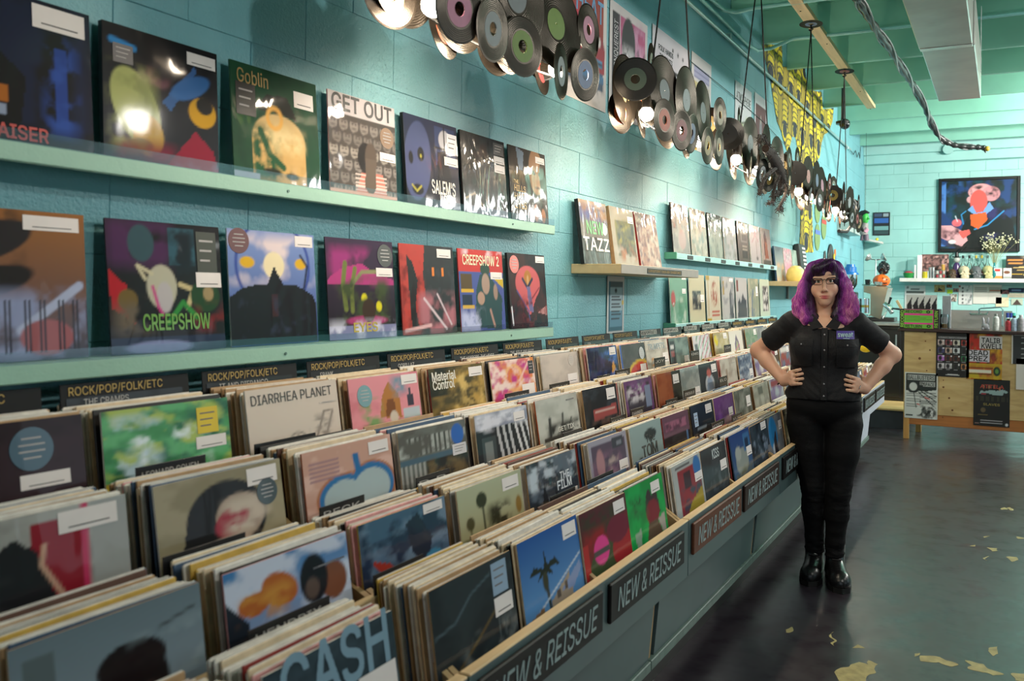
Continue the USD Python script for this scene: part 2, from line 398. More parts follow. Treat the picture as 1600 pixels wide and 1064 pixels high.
for k in range(-3, 4):
    y0 = U0 + UL * (k - 0); y1 = y0 + UL
    if k == -3: continue
    uw = unit_words[k + 2]
    b = thing('record_bin', 'tiered %s record bin with plywood rims, %s' % ('white' if k == 3 else 'grey-green', uw), 'record bin', (0, y0, 0))
    L = UL; GP = WHITEB if k == 3 else GREYP
    part(b, 'front_rail', rbox(0.893, 0.002, 0.50, 0.918, L - .002, 0.690, 0.002), GP)
    part(b, 'rim', rbox(0.8915, 0.003, 0.688, 0.9195, L - .003, 0.6945, 0.0025), PLY)
    for i, (bx, bz) in enumerate(BOARDS):
        part(b, 'tier_board', rbox(bx - .009, 0.02, bz - 0.30, bx + .009, L - .02, bz, 0.002), PLY)
        x2 = BOARDS[i + 1][0] if i < 3 else 0.893
        zf = ROWZ[i] - 0.322
        part(b, 'tier_floor', box(bx + .009, 0.02, zf - 0.012, x2, L - .02, zf), PLYD)
    # stepped side panels
    prof = [(0.071, 0.19), (0.777, 0.19), (0.80, 0.47), (0.893, 0.545), (0.893, 0.680), (0.71, 0.795), (0.49, 0.89), (0.28, 1.01), (0.071, 1.13)]
    from shapely.geometry import Polygon
    sp = trimesh.creation.extrude_polygon(Polygon(prof), 0.016, engine='earcut')
    sp = trimesh.Trimesh(np.stack([sp.vertices[:, 0], sp.vertices[:, 2], sp.vertices[:, 1]], 1), sp.faces[:, ::-1])
    for yy in (0.002, L - .018):
        q = sp.copy(); q.apply_translation([0, yy, 0]); part(b, 'side_panel', q, PLYD)
    for yy in (0.659,):
        q = sp.copy(); q.apply_translation([0, yy, 0]); part(b, 'divider', q, PLYD)
    # slanting front below the signs
    slant = Polygon([(0.765, 0.185), (0.778, 0.185), (0.805, 0.47), (0.905, 0.50), (0.905, 0.515), (0.79, 0.48)])
    sl = trimesh.creation.extrude_polygon(slant, L - .05, engine='earcut'); sl = trimesh.Trimesh(np.stack([sl.vertices[:, 0], sl.vertices[:, 2] + .05, sl.vertices[:, 1]], 1), sl.faces[:, ::-1])
    part(b, 'front_panel', sl, GP)
    slp = trimesh.creation.extrude_polygon(Polygon([(0.757, 0.185), (0.766, 0.185), (0.795, 0.47), (0.785, 0.48)]), 0.05, engine='earcut'); slp = trimesh.Trimesh(np.stack([slp.vertices[:, 0], slp.vertices[:, 2], slp.vertices[:, 1]], 1), slp.faces[:, ::-1])
    part(b, 'post', slp, GP)
    part(b, 'base_board', rbox(0.06, 0.002, 0.15, 0.790, L - .002, 0.186, 0.003), BANDP)
    part(b, 'toe_kick', box(0.10, 0.0, 0.0, 0.70, L, 0.15), DARKK)
    for i, yy in enumerate((0.027, 0.669)):
        brown = (k == 0 and i == 0)
        s = part(b, 'sign_board', xf(rbox(0, 0, 0, 0.012, 0.592, 0.108, 0.003), loc=(0.918, yy, 0.566)), SIGNR if brown else SIGND if k == 0 else SIGNB, label='brown sign board reading NEW & REISSUE' if brown else None)
        t = text('NEW & REISSUE', 0.062, 0.50, 0.0015); t.apply_translation([0.930, yy + .046, 0.588])
        # the words are in slanted capitals
        t.vertices[:, 1] += (t.vertices[:, 2] - 0.588) * 0.16
        part(s, 'lettering', t, SIGNT)
# ------------------------------------------------------------------ printed covers
S = 0.315
PRINT = print_mat('printed_sleeve', 0.5, 0.3, 0.10, 7.0, 0.07, 0.1)
PRINTW = print_mat('printed_sleeve_wrinkled', 0.5, 0.42, 0.26, 8.0, 0.05, 0.1)
FOIL = print_mat('printed_sleeve_shrink_wrapped', 0.45, 0.75, 0.55, 12.0, 0.05, 0.1)
MATTE = print_mat('printed_card', 0.62, 0.0)
CARD = mat('jacket_card_cream', '#d8c4a4', 0.6, var=0.2, scale=60)
CARDS = [mat('jacket_%s' % n, c, 0.5, var=0.15, scale=40) for n, c in (('cream', '#dcc8a8'), ('white', '#dedad2'), ('tan', '#b08e66'), ('black', '#1a1718'), ('brown', '#5a3a2c'), ('red', '#8e2a26'), ('blue', '#34506e'), ('pink', '#d89a98'), ('green', '#3f6a4a'), ('yellow', '#c9a548'), ('grey', '#8a8986'), ('orange', '#b85a2a'))]
STICK = mat('price_sticker_white', '#e6dedc', 0.5, var=0.03)
BAR = mat('barcode_print_black', '#2a2628', 0.5)
FAINT = mat('sticker_print_pale', '#a8a4a4', 0.5); FAINTD = mat('sticker_print_dark', '#6a6464', 0.5)


def lettmat(c):
    n = 'lettering_' + c.strip('#')
    return mat(n, c, 0.45, coat=0.5, var=0.04)


def paint(n, bg, ops, seed=0, vs=1.0):
    """Colours of an n x n grid of points (v runs down); returns (u, v, rgb)."""
    v, u = np.meshgrid(np.linspace(0, 1, n), np.linspace(0, 1, n), indexing='ij')
    v = v / vs; col = np.empty((n, n, 3)); col[:] = lin(bg)
    for o in ops:
        k = o[0]
        if k == 'g':
            a, b = lin(o[1]), lin(o[2]); t = v if len(o) < 4 else u
            col = a + (b - a) * t[..., None]; continue
        if k == 'e':
            a = math.radians(o[6]) if len(o) > 6 else 0; du, dv = u - o[1], v - o[2]
            x, y = du * math.cos(a) + dv * math.sin(a), -du * math.sin(a) + dv * math.cos(a)
            m, c = np.clip((1 - np.hypot(x / o[3], y / o[4])) * n * min(o[3], o[4]) + 0.5, 0, 1), o[5]
        elif k == 'o':
            m, c = np.clip((o[5] - np.abs(np.hypot((u - o[1]), (v - o[2]) * o[3] / o[4]) - o[3])) * n * 0.7 + 0.5, 0, 1), o[6]
        elif k == 'r':
            m, c = ((u >= o[1]) & (u <= o[3]) & (v >= o[2]) & (v <= o[4])).astype(float), o[5]
        elif k == 'p':
            q = np.array(o[2:], float).reshape(-1, 2); ins = np.zeros_like(u, bool)
            for (x0, y0), (x1, y1) in zip(q, np.roll(q, -1, 0)):
                if y0 == y1: continue
                ins ^= ((y0 > v) != (y1 > v)) & (u < (x1 - x0) * (v - y0) / (y1 - y0) + x0)
            m, c = ins.astype(float), o[1]
        elif k == 'l':
            q = np.array(o[3:], float).reshape(-1, 2); d = np.full_like(u, 9.0)
            for (x0, y0), (x1, y1) in zip(q[:-1], q[1:]):
                L = (x1 - x0) ** 2 + (y1 - y0) ** 2 + 1e-9; t = np.clip(((u - x0) * (x1 - x0) + (v - y0) * (y1 - y0)) / L, 0, 1)
                d = np.minimum(d, np.hypot(u - x0 - t * (x1 - x0), v - y0 - t * (y1 - y0)))
            m, c = np.clip((o[2] - d) * n + 0.5, 0, 1), o[1]
        elif k == 'n':       # noise patches: scale, threshold, colour, (box), softness
            f = meshkit.fbm(np.stack([u * o[1], v * o[1], np.full_like(u, seed * 3.7 + len(ops) + o[2] * 9)], -1), 4, seed)
            m, c = np.clip((f - o[2]) * (6 if len(o) < 6 else o[5]) + 0.5, 0, 1), o[3]
            if len(o) > 4 and o[4]:
                x0, y0, x1, y1 = o[4]; m = m * np.clip((u - x0) * 8 + .5, 0, 1) * np.clip((x1 - u) * 8 + .5, 0, 1) * np.clip((v - y0) * 8 + .5, 0, 1) * np.clip((y1 - v) * 8 + .5, 0, 1)
        elif k == 's':       # stripes: count, duty, colour, box, slant
            x0, y0, x1, y1 = o[4]; m = ((((u + v * o[5]) * o[1]) % 1 < o[2]) & (u >= x0) & (u <= x1) & (v >= y0) & (v <= y1)).astype(float); c = o[3]
        elif k == 'h':       # horizontal stripes
            x0, y0, x1, y1 = o[4]; m = (((v * o[1]) % 1 < o[2]) & (u >= x0) & (u <= x1) & (v >= y0) & (v <= y1)).astype(float); c = o[3]
        col = col * (1 - m[..., None]) + lin(c) * m[..., None]
    return u, v * vs, col


def panel(w, h, n, bg, ops, seed=0, x=0.0, bend=0.0, vs=1.0):
    """A print as a grid mesh in the yz plane facing +x, its lower left corner at the origin."""
    u, v, col = paint(n, bg, ops, seed, vs)
    X = x + bend * np.sin(u * 2.3 + v * 1.7 + seed)
    p = np.stack([X, u * w, (1 - v) * h], -1).reshape(-1, 3)
    i, j = np.meshgrid(np.arange(n - 1), np.arange(n - 1), indexing='ij'); a = (i * n + j).ravel(); b = a + 1; c = a + n; d = c + 1
    f = np.vstack([np.stack([a, c, b], 1), np.stack([b, c, d], 1)])
    return trimesh.Trimesh(p, f, process=False), col.reshape(-1, 3)


_seed = [0]


def record(name, label, x, y, ztop=None, zbot=None, lean=LEAN, bg='#222222', ops=(), texts=(), st=(), n=40, thick=0.005, group=None, body=None, m=None, cat='record', roll=0.0, size=S, vs=1.0, gain=1.0):
    """A record jacket seen from the aisle: a thin card body, its printed front, lettering and stickers.  (x, y) is the top left corner of its front."""
    _seed[0] += 1
    a = math.radians(lean)
    if ztop is not None: zb, xb = ztop - size * math.cos(a), x + size * math.sin(a)
    else: zb, xb = zbot, x + size * math.sin(a)
    t = thing(name, label, cat, (xb, y, zb), (roll, -lean, 0), group)
    part(t, 'jacket', rbox(-thick, 0, 0, 0, size, size, min(0.0012, thick / 3)), body or CARD)
    q, col = panel(size, size, n, bg, list(ops), _seed[0], 0.0006, vs=vs)
    part(t, 'front_print', q, m or PRINT, smooth=True, col=col * gain)
    for s, u, v, h, w, c, *b in texts:
        v, h = v * vs, h * (vs if vs == 1 else vs * 1.3)
        tx = text(s, h * size, w * size if w else None, 0.0005, bool(b)); tx.apply_translation([0.0012, u * size, (1 - v) * size])
        part(t, 'lettering', tx, lettmat(c))
    for k in st:
        if k[0] == 'k':
            _, u, v, w, h = k; v *= vs; h *= (1 if vs == 1 else .72)
            s = part(t, 'price_sticker', box(0.0009, u * size, (1 - v - h) * size, 0.0014, (u + w) * size, (1 - v) * size), STICK, label='white price sticker')
            part(s, 'printed_line', box(0.0012, (u + w * .16) * size, (1 - v - h * .80) * size, 0.0018, (u + w * .86) * size, (1 - v - h * .745) * size), BAR)
        elif k[0] == 'c':
            _, u, v, r, c = k; v *= vs
            d = trimesh.creation.cylinder(radius=r * size, height=0.0006, sections=28); d = xf(d, (0, 90, 0), (0.0012, u * size, (1 - v) * size))
            s = part(t, 'round_sticker', d, mat('round_sticker_' + c.strip('#'), c, 0.4, coat=0.4, var=0.05), label='round sticker')
            for i in range(4):
                ww = r * (0.9, 1.2, 1.2, 0.8)[i]; part(s, 'printed_line', box(0.0014, (u - ww / 2) * size, (1 - v + r * (.45 - .3 * i)) * size, 0.0019, (u + ww / 2) * size, (1 - v + r * (.53 - .3 * i)) * size), FAINT)
        elif k[0] == 'b':
            _, u, v, w, h, c = k; v *= vs; h *= vs
            s = part(t, 'sticker', box(0.0009, u * size, (1 - v - h) * size, 0.0014, (u + w) * size, (1 - v) * size), mat('sticker_' + c.strip('#'), c, 0.45, var=0.05), label='printed sticker')
            for i in range(3): part(s, 'printed_line', box(0.0012, (u + w * .15) * size, (1 - v - h * (.25 + .24 * i)) * size, 0.0018, (u + w * (.85 - .1 * i)) * size, (1 - v - h * (.2 + .24 * i)) * size), FAINT if lin(c).sum() < 1.0 else FAINTD)
    return t


K = ('k', .76, .02, .22, .1)


# ------------------------------------------------------------------ the two long wall shelves and their records, some covers with painted glare
SHELFP = wall_mat('painted_shelf', '#9fc9b6', 0.1)
FILM = usdkit.material(stage, '/World/Looks/clear_film', {'t': ('transparent_bsdf', {'color': (0.93, 0.94, 0.97)}), 'g': ('glossy_bsdf', {'roughness': 0.12, 'color': (0.8, 0.82, 0.9)}), 'm': ('mix_closure', {'fac': 0.16})}, [('t.BSDF', 'm.closure1'), ('g.BSDF', 'm.closure2')], surface='m.closure')
for nm, z, lab in (('upper', 1.757, 'upper'), ('lower', 1.310, 'lower')):
    t = thing('wall_shelf', 'long narrow pale green display shelf, the %s of the two near the camera' % lab, 'shelf', (0, 0, z))
    part(t, 'ledge', rbox(0.0, -0.6, -0.028, 0.086, 3.30, -0.006, 0.002), SHELFP)
    part(t, 'front_lip', rbox(0.086, -0.6, -0.047, 0.100, 3.31, -0.006, 0.003), SHELFP)
    part(t, 'clear_lip', box(0.0995, -0.6, -0.008, 0.1005, 3.30, 0.019), FILM, label='clear plastic strip')
    for yy in (0.55, 1.75, 2.95):
        part(t, 'screw', xf(cyl(0.004, 0, 0.003, 10), (0, 90, 0), (0.0995, yy, -0.027)), mat('shelf_screw', '#5d7a70', 0.4, 0.3))

ZL, ZU, XW = 1.306, 1.753, 0.030
GL, GU = 'records on the lower long wall shelf', 'records on the upper long wall shelf'


def wallrec(y, zb, label, **k):
    g = k.pop('group', None)
    record('record', label, XW, y, zbot=zb, lean=k.pop('lean', 5.0), n=k.pop('n', 72), group=g, m=k.pop('m', PRINTW), **k)


wallrec(0.900, ZL, 'brown record with painted blue-grey glare at the left end of the lower wall shelf', bg='#8a5a30', group=GL, body=CARDS[2], st=[('k', .58, .03, .38, .1)],
        ops=[('g', '#9a6434', '#3a3f52'), ('n', 5, .52, '#2c2620', (0, .0, .55, .55)), ('e', .35, .22, .3, .12, '#2a2528', -20), ('e', .3, .5, .35, .1, '#241f20', -15), ('n', 7, .5, '#8a93b8', (.1, .55, 1, 1)), ('l', '#aab2d0', .03, .55, .8, .95, .5), ('e', .72, .85, .18, .12, '#9c5a60'), ('s', 40, .25, '#2b2c38', (0, .6, 1, .95), 0)])  # blue-grey patches low on this cover are painted glare
wallrec(1.264, ZL, 'dark record with purple, teal and red art and dripping green title', bg='#14141a', group=GL, body=CARDS[3], lean=6.5,
        texts=[('CREEPSHOW', .26, .83, .12, .6, '#5f9a2c', 1)], st=[('k', .75, .38, .24, .12), ('b', .77, .05, .19, .33, '#15240f')],
        ops=[('n', 4, .45, '#4a2450', (0, 0, .55, .35)), ('r', .52, .03, .76, .33, '#2f5868'), ('n', 9, .5, '#12202a', (.52, .03, .76, .4)), ('e', .28, .17, .11, .14, '#33505a'), ('p', '#b01424', .0, .36, .15, .5, .12, .58, .2, .78, .02, .66), ('e', .44, .5, .13, .17, '#b8b4a0'), ('e', .46, .58, .07, .12, '#b9b3b6'), ('l', '#c23a86', .012, .36, .5, .4, .65, .44, .72), ('l', '#c9b98a', .02, .6, .48, .72, .52, .66, .66), ('e', .15, .6, .08, .08, '#6f5a2c'), ('n', 6, .5, '#6a5e50', (.05, .62, .35, .84)), ('e', .83, .57, .14, .13, '#1d4020'), ('e', .86, .55, .05, .06, '#a08a62'), ('n', 6, .45, '#8c1f22', (.72, .66, 1, .82)), ('l', '#c8bfa0', .014, .3, .44, .24, .34, .36, .4), ('l', '#2f8a3a', .02, .48, .78, .62, .62, .74, .74), ('r', 0, .88, 1, 1, '#22304a'), ('e', .4, .96, .28, .05, '#7c86b0')])
wallrec(1.605, ZL, 'blue moonlit record with a black hill, a cream moon and two yellow spots', bg='#4a68b4', group=GL, body=CARDS[1], st=[K, ('c', .12, .1, .11, '#5a1a20')],
        ops=[('g', '#7f96cc', '#3a5098'), ('n', 4, .55, '#e6d4d8', (0, .05, 1, .45)), ('o', .5, .3, .42, .4, .015, '#33489a'), ('e', .5, .3, .12, .12, '#f0e0b8'), ('e', .2, .28, .08, .05, '#e0b020'), ('e', .82, .28, .07, .05, '#e0b020'), ('p', '#11131c', 0, 1, 0, .58, .15, .5, .3, .47, .42, .47, .47, .36, .5, .3, .53, .36, .6, .47, .75, .47, .95, .56, 1, .65, 1, 1), ('l', '#1c2440', .012, .85, .5, .9, .3, .82, .2), ('r', .46, .55, .53, .75, '#3a1a20'), ('n', 8, .62, '#2c3148', (0, .6, 1, 1))])
wallrec(1.968, ZL, 'black and magenta record with a green claw shape and two yellow dots', bg='#1c1a22', group=GL, body=CARDS[3],
        texts=[('EYES', .34, .93, .09, .36, '#b5a13a', 1)], st=[('k', .72, .28, .26, .09), ('c', .87, .15, .12, '#15180f')],
        ops=[('g', '#3a2844', '#16151c'), ('n', 4, .5, '#9c2f78', (.05, .1, .95, .45)), ('p', '#b0357c', .02, .4, .2, .3, .5, .24, .7, .34, 1, .4, 1, .46, 0, .46), ('l', '#6f7a3a', .03, .25, .7, .22, .45, .26, .25), ('l', '#6f7a3a', .028, .34, .72, .34, .5, .4, .3), ('l', '#8a8a60', .02, .3, .5, .5, .33, .72, .32), ('e', .52, .6, .045, .055, '#d8d020'), ('e', .74, .68, .045, .055, '#d8d020'), ('n', 6, .5, '#3c4a2a', (.15, .4, .9, .85)), ('e', .55, .82, .3, .05, '#a83a72'), ('e', .58, .72, .1, .12, '#3a2a20'), ('r', 0, .87, 1, 1, '#7d80a8'), ('n', 7, .55, '#d8d8ec', (0, .84, 1, 1))])
wallrec(2.318, ZL, 'red and charcoal record with a dark house shape and two orange windows', bg='#2a2a30', group=GL, body=CARDS[5], m=FOIL, st=[('k', .68, .03, .27, .1)],
        ops=[('p', '#b83c34', 0, 0, .45, 0, .4, .35, .44, .6, .3, 1, 0, 1), ('n', 7, .55, '#7c211f', (0, .1, .4, 1)), ('p', '#1e1a1e', .12, .12, .22, .2, .3, .4, .24, .7, .3, .95, .16, .95, .14, .5), ('n', 5, .55, '#3e3e48', (.45, .1, 1, .6)), ('r', .57, .25, .61, .35, '#e08030'), ('r', .76, .24, .8, .34, '#e08030'), ('n', 5, .48, '#b06a76', (.3, .55, 1, 1)), ('l', '#dcc6d0', .015, .4, .6, .8, .95), ('l', '#dcc6d0', .012, .65, .55, .9, .9), ('l', '#e0b0b4', .02, .05, .95, .5, .9)])
wallrec(2.664, ZL, 'comic-style record with a red title band over a blue picture', bg='#4a5a9c', group=GL, body=CARDS[5],
        texts=[('CREEPSHOW 2', .09, .19, .12, .82, '#e6dcb8', 1)], st=[('k', .70, .27, .27, .09)],
        ops=[('r', 0, 0, 1, .27, '#c83c3a'), ('n', 6, .55, '#e8e4ee', (.1, 0, 1, .1)), ('r', .04, .3, .28, .52, '#5a4a30'), ('r', .04, .49, .3, .53, '#d0a838'), ('r', .05, .55, .26, .68, '#22304a'), ('r', .05, .69, .3, .73, '#d0a838'), ('p', '#cfb02a', .75, .34, 1, .34, 1, .48), ('p', '#2a4c50', .3, .95, .36, .5, .46, .3, .66, .3, .8, .42, .95, .6, .9, 1), ('e', .58, .24, .11, .08, '#2c4a40'), ('e', .58, .42, .09, .13, '#a88f82'), ('e', .46, .6, .08, .08, '#b09080'), ('e', .8, .52, .05, .1, '#9c8478'), ('l', '#b08a80', .02, .66, .75, .74, .95), ('n', 6, .52, '#b8bce0', (0, .75, .5, 1))])
wallrec(3.022, ZL, 'black record with a pink drop-shaped picture of a dancer', bg='#1a1620', group=GL, body=CARDS[3], thick=0.012, st=[('k', .74, .02, .25, .09), ('c', .16, .15, .12, '#d86860')],
        ops=[('n', 4, .5, '#3a2024', (0, 0, 1, 1)), ('e', .5, .4, .33, .24, '#c85c62'), ('p', '#c85c62', .2, .46, .8, .46, .54, .82, .48, .82), ('l', '#4a4a88', .012, .2, .5, .48, .78, .5, .9), ('l', '#8a3040', .012, .8, .46, .6, .6), ('e', .5, .34, .1, .12, '#b0742c'), ('e', .5, .36, .03, .07, '#c89a60'), ('l', '#2a2848', .022, .36, .34, .48, .46, .62, .34), ('p', '#6c6494', .46, .45, .55, .45, .62, .8, .5, .78), ('p', '#c48c8c', .72, .8, 1, .7, 1, .84), ('n', 9, .6, '#6c2028', (0, .6, 1, 1)), ('l', '#e8e8f4', .012, .04, .72, .06, .95)])

wallrec(0.905, ZU, 'black record with a pale face, a blue streak and red lettering', bg='#0f1014', group=GU, body=CARDS[3], texts=[('HELLRAISER', .02, .97, .09, .66, '#c0332c', 1)], st=[('k', .6, .03, .36, .16)],
        ops=[('n', 4, .5, '#141c38', (.3, 0, 1, .9)), ('r', .74, .3, .82, .85, '#23408c'), ('n', 8, .5, '#2c4ea0', (.68, .25, .88, .9)), ('e', .22, .2, .13, .2, '#6f7f92'), ('e', .25, .1, .15, .1, '#1c2228'), ('e', .18, .22, .035, .02, '#22282e'), ('e', .3, .22, .035, .02, '#22282e'), ('p', '#0c0d10', 0, .5, .15, .38, .35, .38, .55, .55, .5, .9, 0, .9), ('e', .3, .56, .06, .05, '#f0d8a0'), ('r', .25, .62, .33, .74, '#b5722a'), ('r', .36, .62, .43, .74, '#a8601e'), ('r', .24, .75, .42, .83, '#8f9bb4')])
wallrec(1.250, ZU, 'black record with a pale yellow oval, a blue streak and dark red corner', bg='#111216', group=GU, body=CARDS[3], thick=0.014, lean=3, m=PRINT, st=[('k', .71, .05, .27, .1), ('b', .08, .14, .16, .14, '#4c4a50')],
        ops=[('g', '#101115', '#1c232e'), ('e', .26, .58, .18, .3, '#a8ac6a', -24), ('n', 5, .52, '#8c9258', (.06, .3, .42, .9)), ('e', .36, .78, .13, .16, '#b08a30', -10), ('e', .3, .86, .1, .05, '#7a6a3a'), ('p', '#2c5a92', .48, .5, .78, .16, .8, .2, .56, .56), ('e', .74, .34, .2, .08, '#2f66a4', -28), ('e', .85, .52, .13, .12, '#c8951c'), ('e', .87, .46, .08, .07, '#15181c'), ('p', '#8c1834', .5, 1, .78, .68, .95, .82, 1, 1), ('n', 4, .5, '#7c1a38', (.1, .85, .6, 1)), ('n', 5, .5, '#8f98b8', (.6, .86, 1, 1)), ('l', '#2a80c0', .025, .07, .12, .25, .15)])
wallrec(1.605, ZU, 'dark green record with a cream arched window shape and leaves', bg='#14452c', group=GU, body=CARDS[8], texts=[('Goblin', .07, .17, .12, .34, '#a8884a')], st=[('k', .71, .12, .24, .15), ('b', .05, .17, .21, .28, '#15100e')],
        ops=[('n', 3, .5, '#0f3c28', (0, 0, 1, 1)), ('p', '#121a16', .28, .32, .4, .22, .62, .2, .7, .32, .74, .4, .6, .38, .42, .36, .3, .38), ('e', .52, .62, .31, .24, '#d0b078'), ('r', .21, .62, .83, 1, '#cca464'), ('n', 8, .5, '#1a5232', (.18, .52, .5, 1)), ('l', '#1a5030', .03, .3, .55, .4, .75, .55, .85), ('n', 9, .52, '#e0c890', (.4, .5, .8, .7)), ('o', .47, .42, .08, .09, .02, '#e0a850'), ('n', 7, .6, '#25341e', (.2, .86, .8, 1)), ('e', .42, .9, .1, .03, '#1d2414'), ('e', .65, .92, .08, .03, '#1d2414'), ('r', 0, .93, .28, 1, '#9aa6b8')])
_f = []
for _i in range(7):
    for _j in range(6):
        _u, _v = .06 + .15 * _i + .05 * (_j % 2), .3 + .13 * _j
        _f += [('e', _u, _v, .062, .07, ('#8d8580', '#a09890', '#7c7570')[(_i * 3 + _j * 5) % 3]), ('e', _u - .02, _v - .015, .012, .008, '#3c3636'), ('e', _u + .025, _v - .015, .012, .008, '#3c3636'), ('e', _u, _v + .03, .03, .008, '#4c4444'), ('e', _u, _v - .055, .055, .025, '#4f4844')]
wallrec(1.969, ZU, 'pale record with a big black two-word title over a crowd of grey faces', bg='#4f4a48', group=GU, body=CARDS[7], lean=3.6, texts=[('GET OUT', .05, .17, .155, .9, '#16161a', 1)], st=[('k', .74, .5, .25, .09), ('c', .86, .34, .11, '#7d5a34')],
        ops=_f + [('r', 0, 0, 1, .2, '#cfc8cc'), ('e', .52, .6, .12, .16, '#221d1e'), ('p', '#c97a6c', .36, .97, .45, .76, .78, .74, .84, .97), ('h', 26, .45, '#dcc8c0', (.36, .75, .84, .97), 0), ('e', .6, .6, .09, .17, '#5a4d44'), ('p', '#63564c', .52, .6, .68, .6, .66, .92, .58, .98, .5, .9), ('r', 0, .955, 1, 1, '#d8b0a0')])
wallrec(2.330, ZU, 'blue-black record with a looming pale shape, a moonlit window and blocky title', bg='#16192a', group=GU, body=CARDS[3], thick=0.014, texts=[("SALEM'S", .45, .83, .15, .46, '#d8d2cc', 1), ('LOT', .6, .96, .12, .2, '#d8d2cc', 1)], st=[('b', .79, .1, .2, .23, '#dcdce6'), ('k', .72, .38, .27, .1)],
        ops=[('g', '#22294a', '#10121c'), ('e', .22, .5, .24, .45, '#454e78', 8), ('e', .28, .42, .06, .08, '#0d0e16'), ('e', .1, .48, .04, .07, '#0d0e16'), ('e', .28, .44, .014, .02, '#c0b83a'), ('r', .55, .05, .95, .5, '#31406c'), ('e', .75, .2, .12, .12, '#c8c6d0'), ('l', '#151824', .012, .74, .05, .74, .5), ('l', '#151824', .012, .55, .3, .95, .3), ('p', '#141522', .6, .35, .75, .32, .85, .6, .8, .95, .55, .95), ('e', .2, .82, .1, .06, '#10111a'), ('l', '#a8a040', .012, .1, .78, .18, .84, .26, .78)])
wallrec(2.668, ZU, 'near-black record with faint grey smoke strands and two pale stickers', bg='#1c2024', group=GU, body=CARDS[3], thick=0.010, m=FOIL, st=[('b', .73, .04, .24, .15, '#3a3c42'), ('k', .73, .21, .25, .09), ('k', .73, .32, .25, .1)],
        ops=[('n', 4, .52, '#343a40', (0, 0, 1, .8)), ('l', '#8a7a70', .012, .55, .55, .52, .8, .6, .95), ('l', '#9a8a74', .01, .05, .82, .25, .74, .45, .9), ('n', 6, .55, '#3a2a2c', (.05, .1, .6, .3)), ('r', 0, .9, 1, 1, '#6c6a78')])
wallrec(3.014, ZU, 'dark record with a tan bald face and ochre title, last on the upper shelf', bg='#23201f', group=GU, body=CARDS[3], texts=[('THE', .1, .5, .05, .12, '#a8822e', 1), ('HILLS', .1, .6, .08, .3, '#a8822e', 1), ('HAVE', .1, .71, .08, .3, '#a8822e', 1), ('EYES', .1, .83, .1, .3, '#a8822e', 1)], st=[('k', .72, .06, .25, .09)],
        ops=[('n', 4, .5, '#3c3330', (0, 0, .4, .6)), ('p', '#7c8da0', .2, .0, .4, .05, .36, .3, .25, .3), ('e', .72, .28, .2, .32, '#a87c5a'), ('e', .66, .3, .04, .03, '#2a1c16'), ('e', .82, .3, .04, .03, '#2a1c16'), ('e', .74, .5, .07, .02, '#6a4436'), ('e', .93, .35, .12, .3, '#3c332c'), ('n', 7, .5, '#4a4038', (.4, .6, 1, 1)), ('e', .66, .85, .06, .12, '#a06c50'), ('e', .86, .88, .06, .1, '#a06c50'), ('l', '#b8aca0', .01, .5, .62, .7, .68, .9, .6)])

# ------------------------------------------------------------------ the plywood shelf and the two small shelves further along
t = thing('wooden_shelf', 'thick natural wood shelf holding three shrink-wrapped box sets', 'shelf', (0, 3.665, 1.595))
part(t, 'board', rbox(0, 0, -0.046, 0.262, 1.125, 0, 0.002), mat('shelf_pine', '#cbb488', 0.5, var=0.1, scale=16, stretch=(1, .2, 1)))
part(t, 'front_edge', rbox(0.2615, 0.001, -0.045, 0.265, 1.124, -0.001, 0.001), mat('shelf_edge_grey', '#a09c96', 0.45, var=0.05))
q = part(t, 'label_strip', box(0.265, 0.32, -0.038, 0.2665, 0.83, -0.012), mat('label_strip_black', '#191410', 0.4))
tx = text('LOOK BUT DON\'T TOUCH ASK FOR ASSISTANCE', 0.013, 0.48); tx.apply_translation([0.2666, 0.335, -0.031]); part(q, 'lettering', tx, mat('gold_lettering', '#a8884a', 0.4))
G = 'records on the thick wooden shelf'
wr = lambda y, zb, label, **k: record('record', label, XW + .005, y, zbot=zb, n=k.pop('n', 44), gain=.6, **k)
wr(3.655, 1.596, 'record with blue and green capitals and a white band of black letters', lean=7.5, bg='#8a8178', body=CARDS[3], thick=0.02, m=FOIL, group=G, texts=[('NEW', .2, .52, .2, .62, '#3f9a4c', 1), ('TAZZ', .04, .78, .2, .94, '#ddd4c8', 1)], st=[('c', .86, .42, .1, '#d8d0bc')],
   ops=[('r', 0, 0, 1, .1, '#c8a890'), ('n', 6, .45, '#4a58a0', (0, .08, 1, .32)), ('n', 5, .55, '#b07848', (.1, .08, 1, .3)), ('r', 0, .58, 1, .8, '#3a3634'), ('r', 0, .8, 1, 1, '#5c605e'), ('n', 6, .5, '#3a3a38', (0, .8, 1, 1))])
wr(4.010, 1.596, 'cream-bordered record with a mottled green and yellow picture', lean=8.5, bg='#c9c0ae', body=CARDS[2], thick=0.03, m=PRINTW, group=G, st=[('k', .72, .12, .24, .12)],
   ops=[('r', .18, .22, .95, .82, '#74765a'), ('n', 7, .5, '#b8ac50', (.18, .22, .95, .6)), ('n', 8, .5, '#3e4a40', (.2, .25, .95, .82)), ('n', 5, .5, '#c07c50', (.3, .6, 1, .9)), ('n', 6, .55, '#d8d0c4', (0, .7, 1, 1))])
wr(4.345, 1.596, 'copper-pink record in crinkled shrink-wrap, rightmost on the thick wooden shelf', lean=9.5, bg='#b0685a', body=CARDS[5], thick=0.012, m=FOIL, group=G,
   ops=[('g', '#8e4a48', '#c48468'), ('n', 8, .5, '#e0b8a0', (0, .1, 1, 1)), ('n', 12, .56, '#7c3436', (0, 0, 1, 1)), ('n', 9, .6, '#f0dcc8', (.4, .3, 1, 1))])

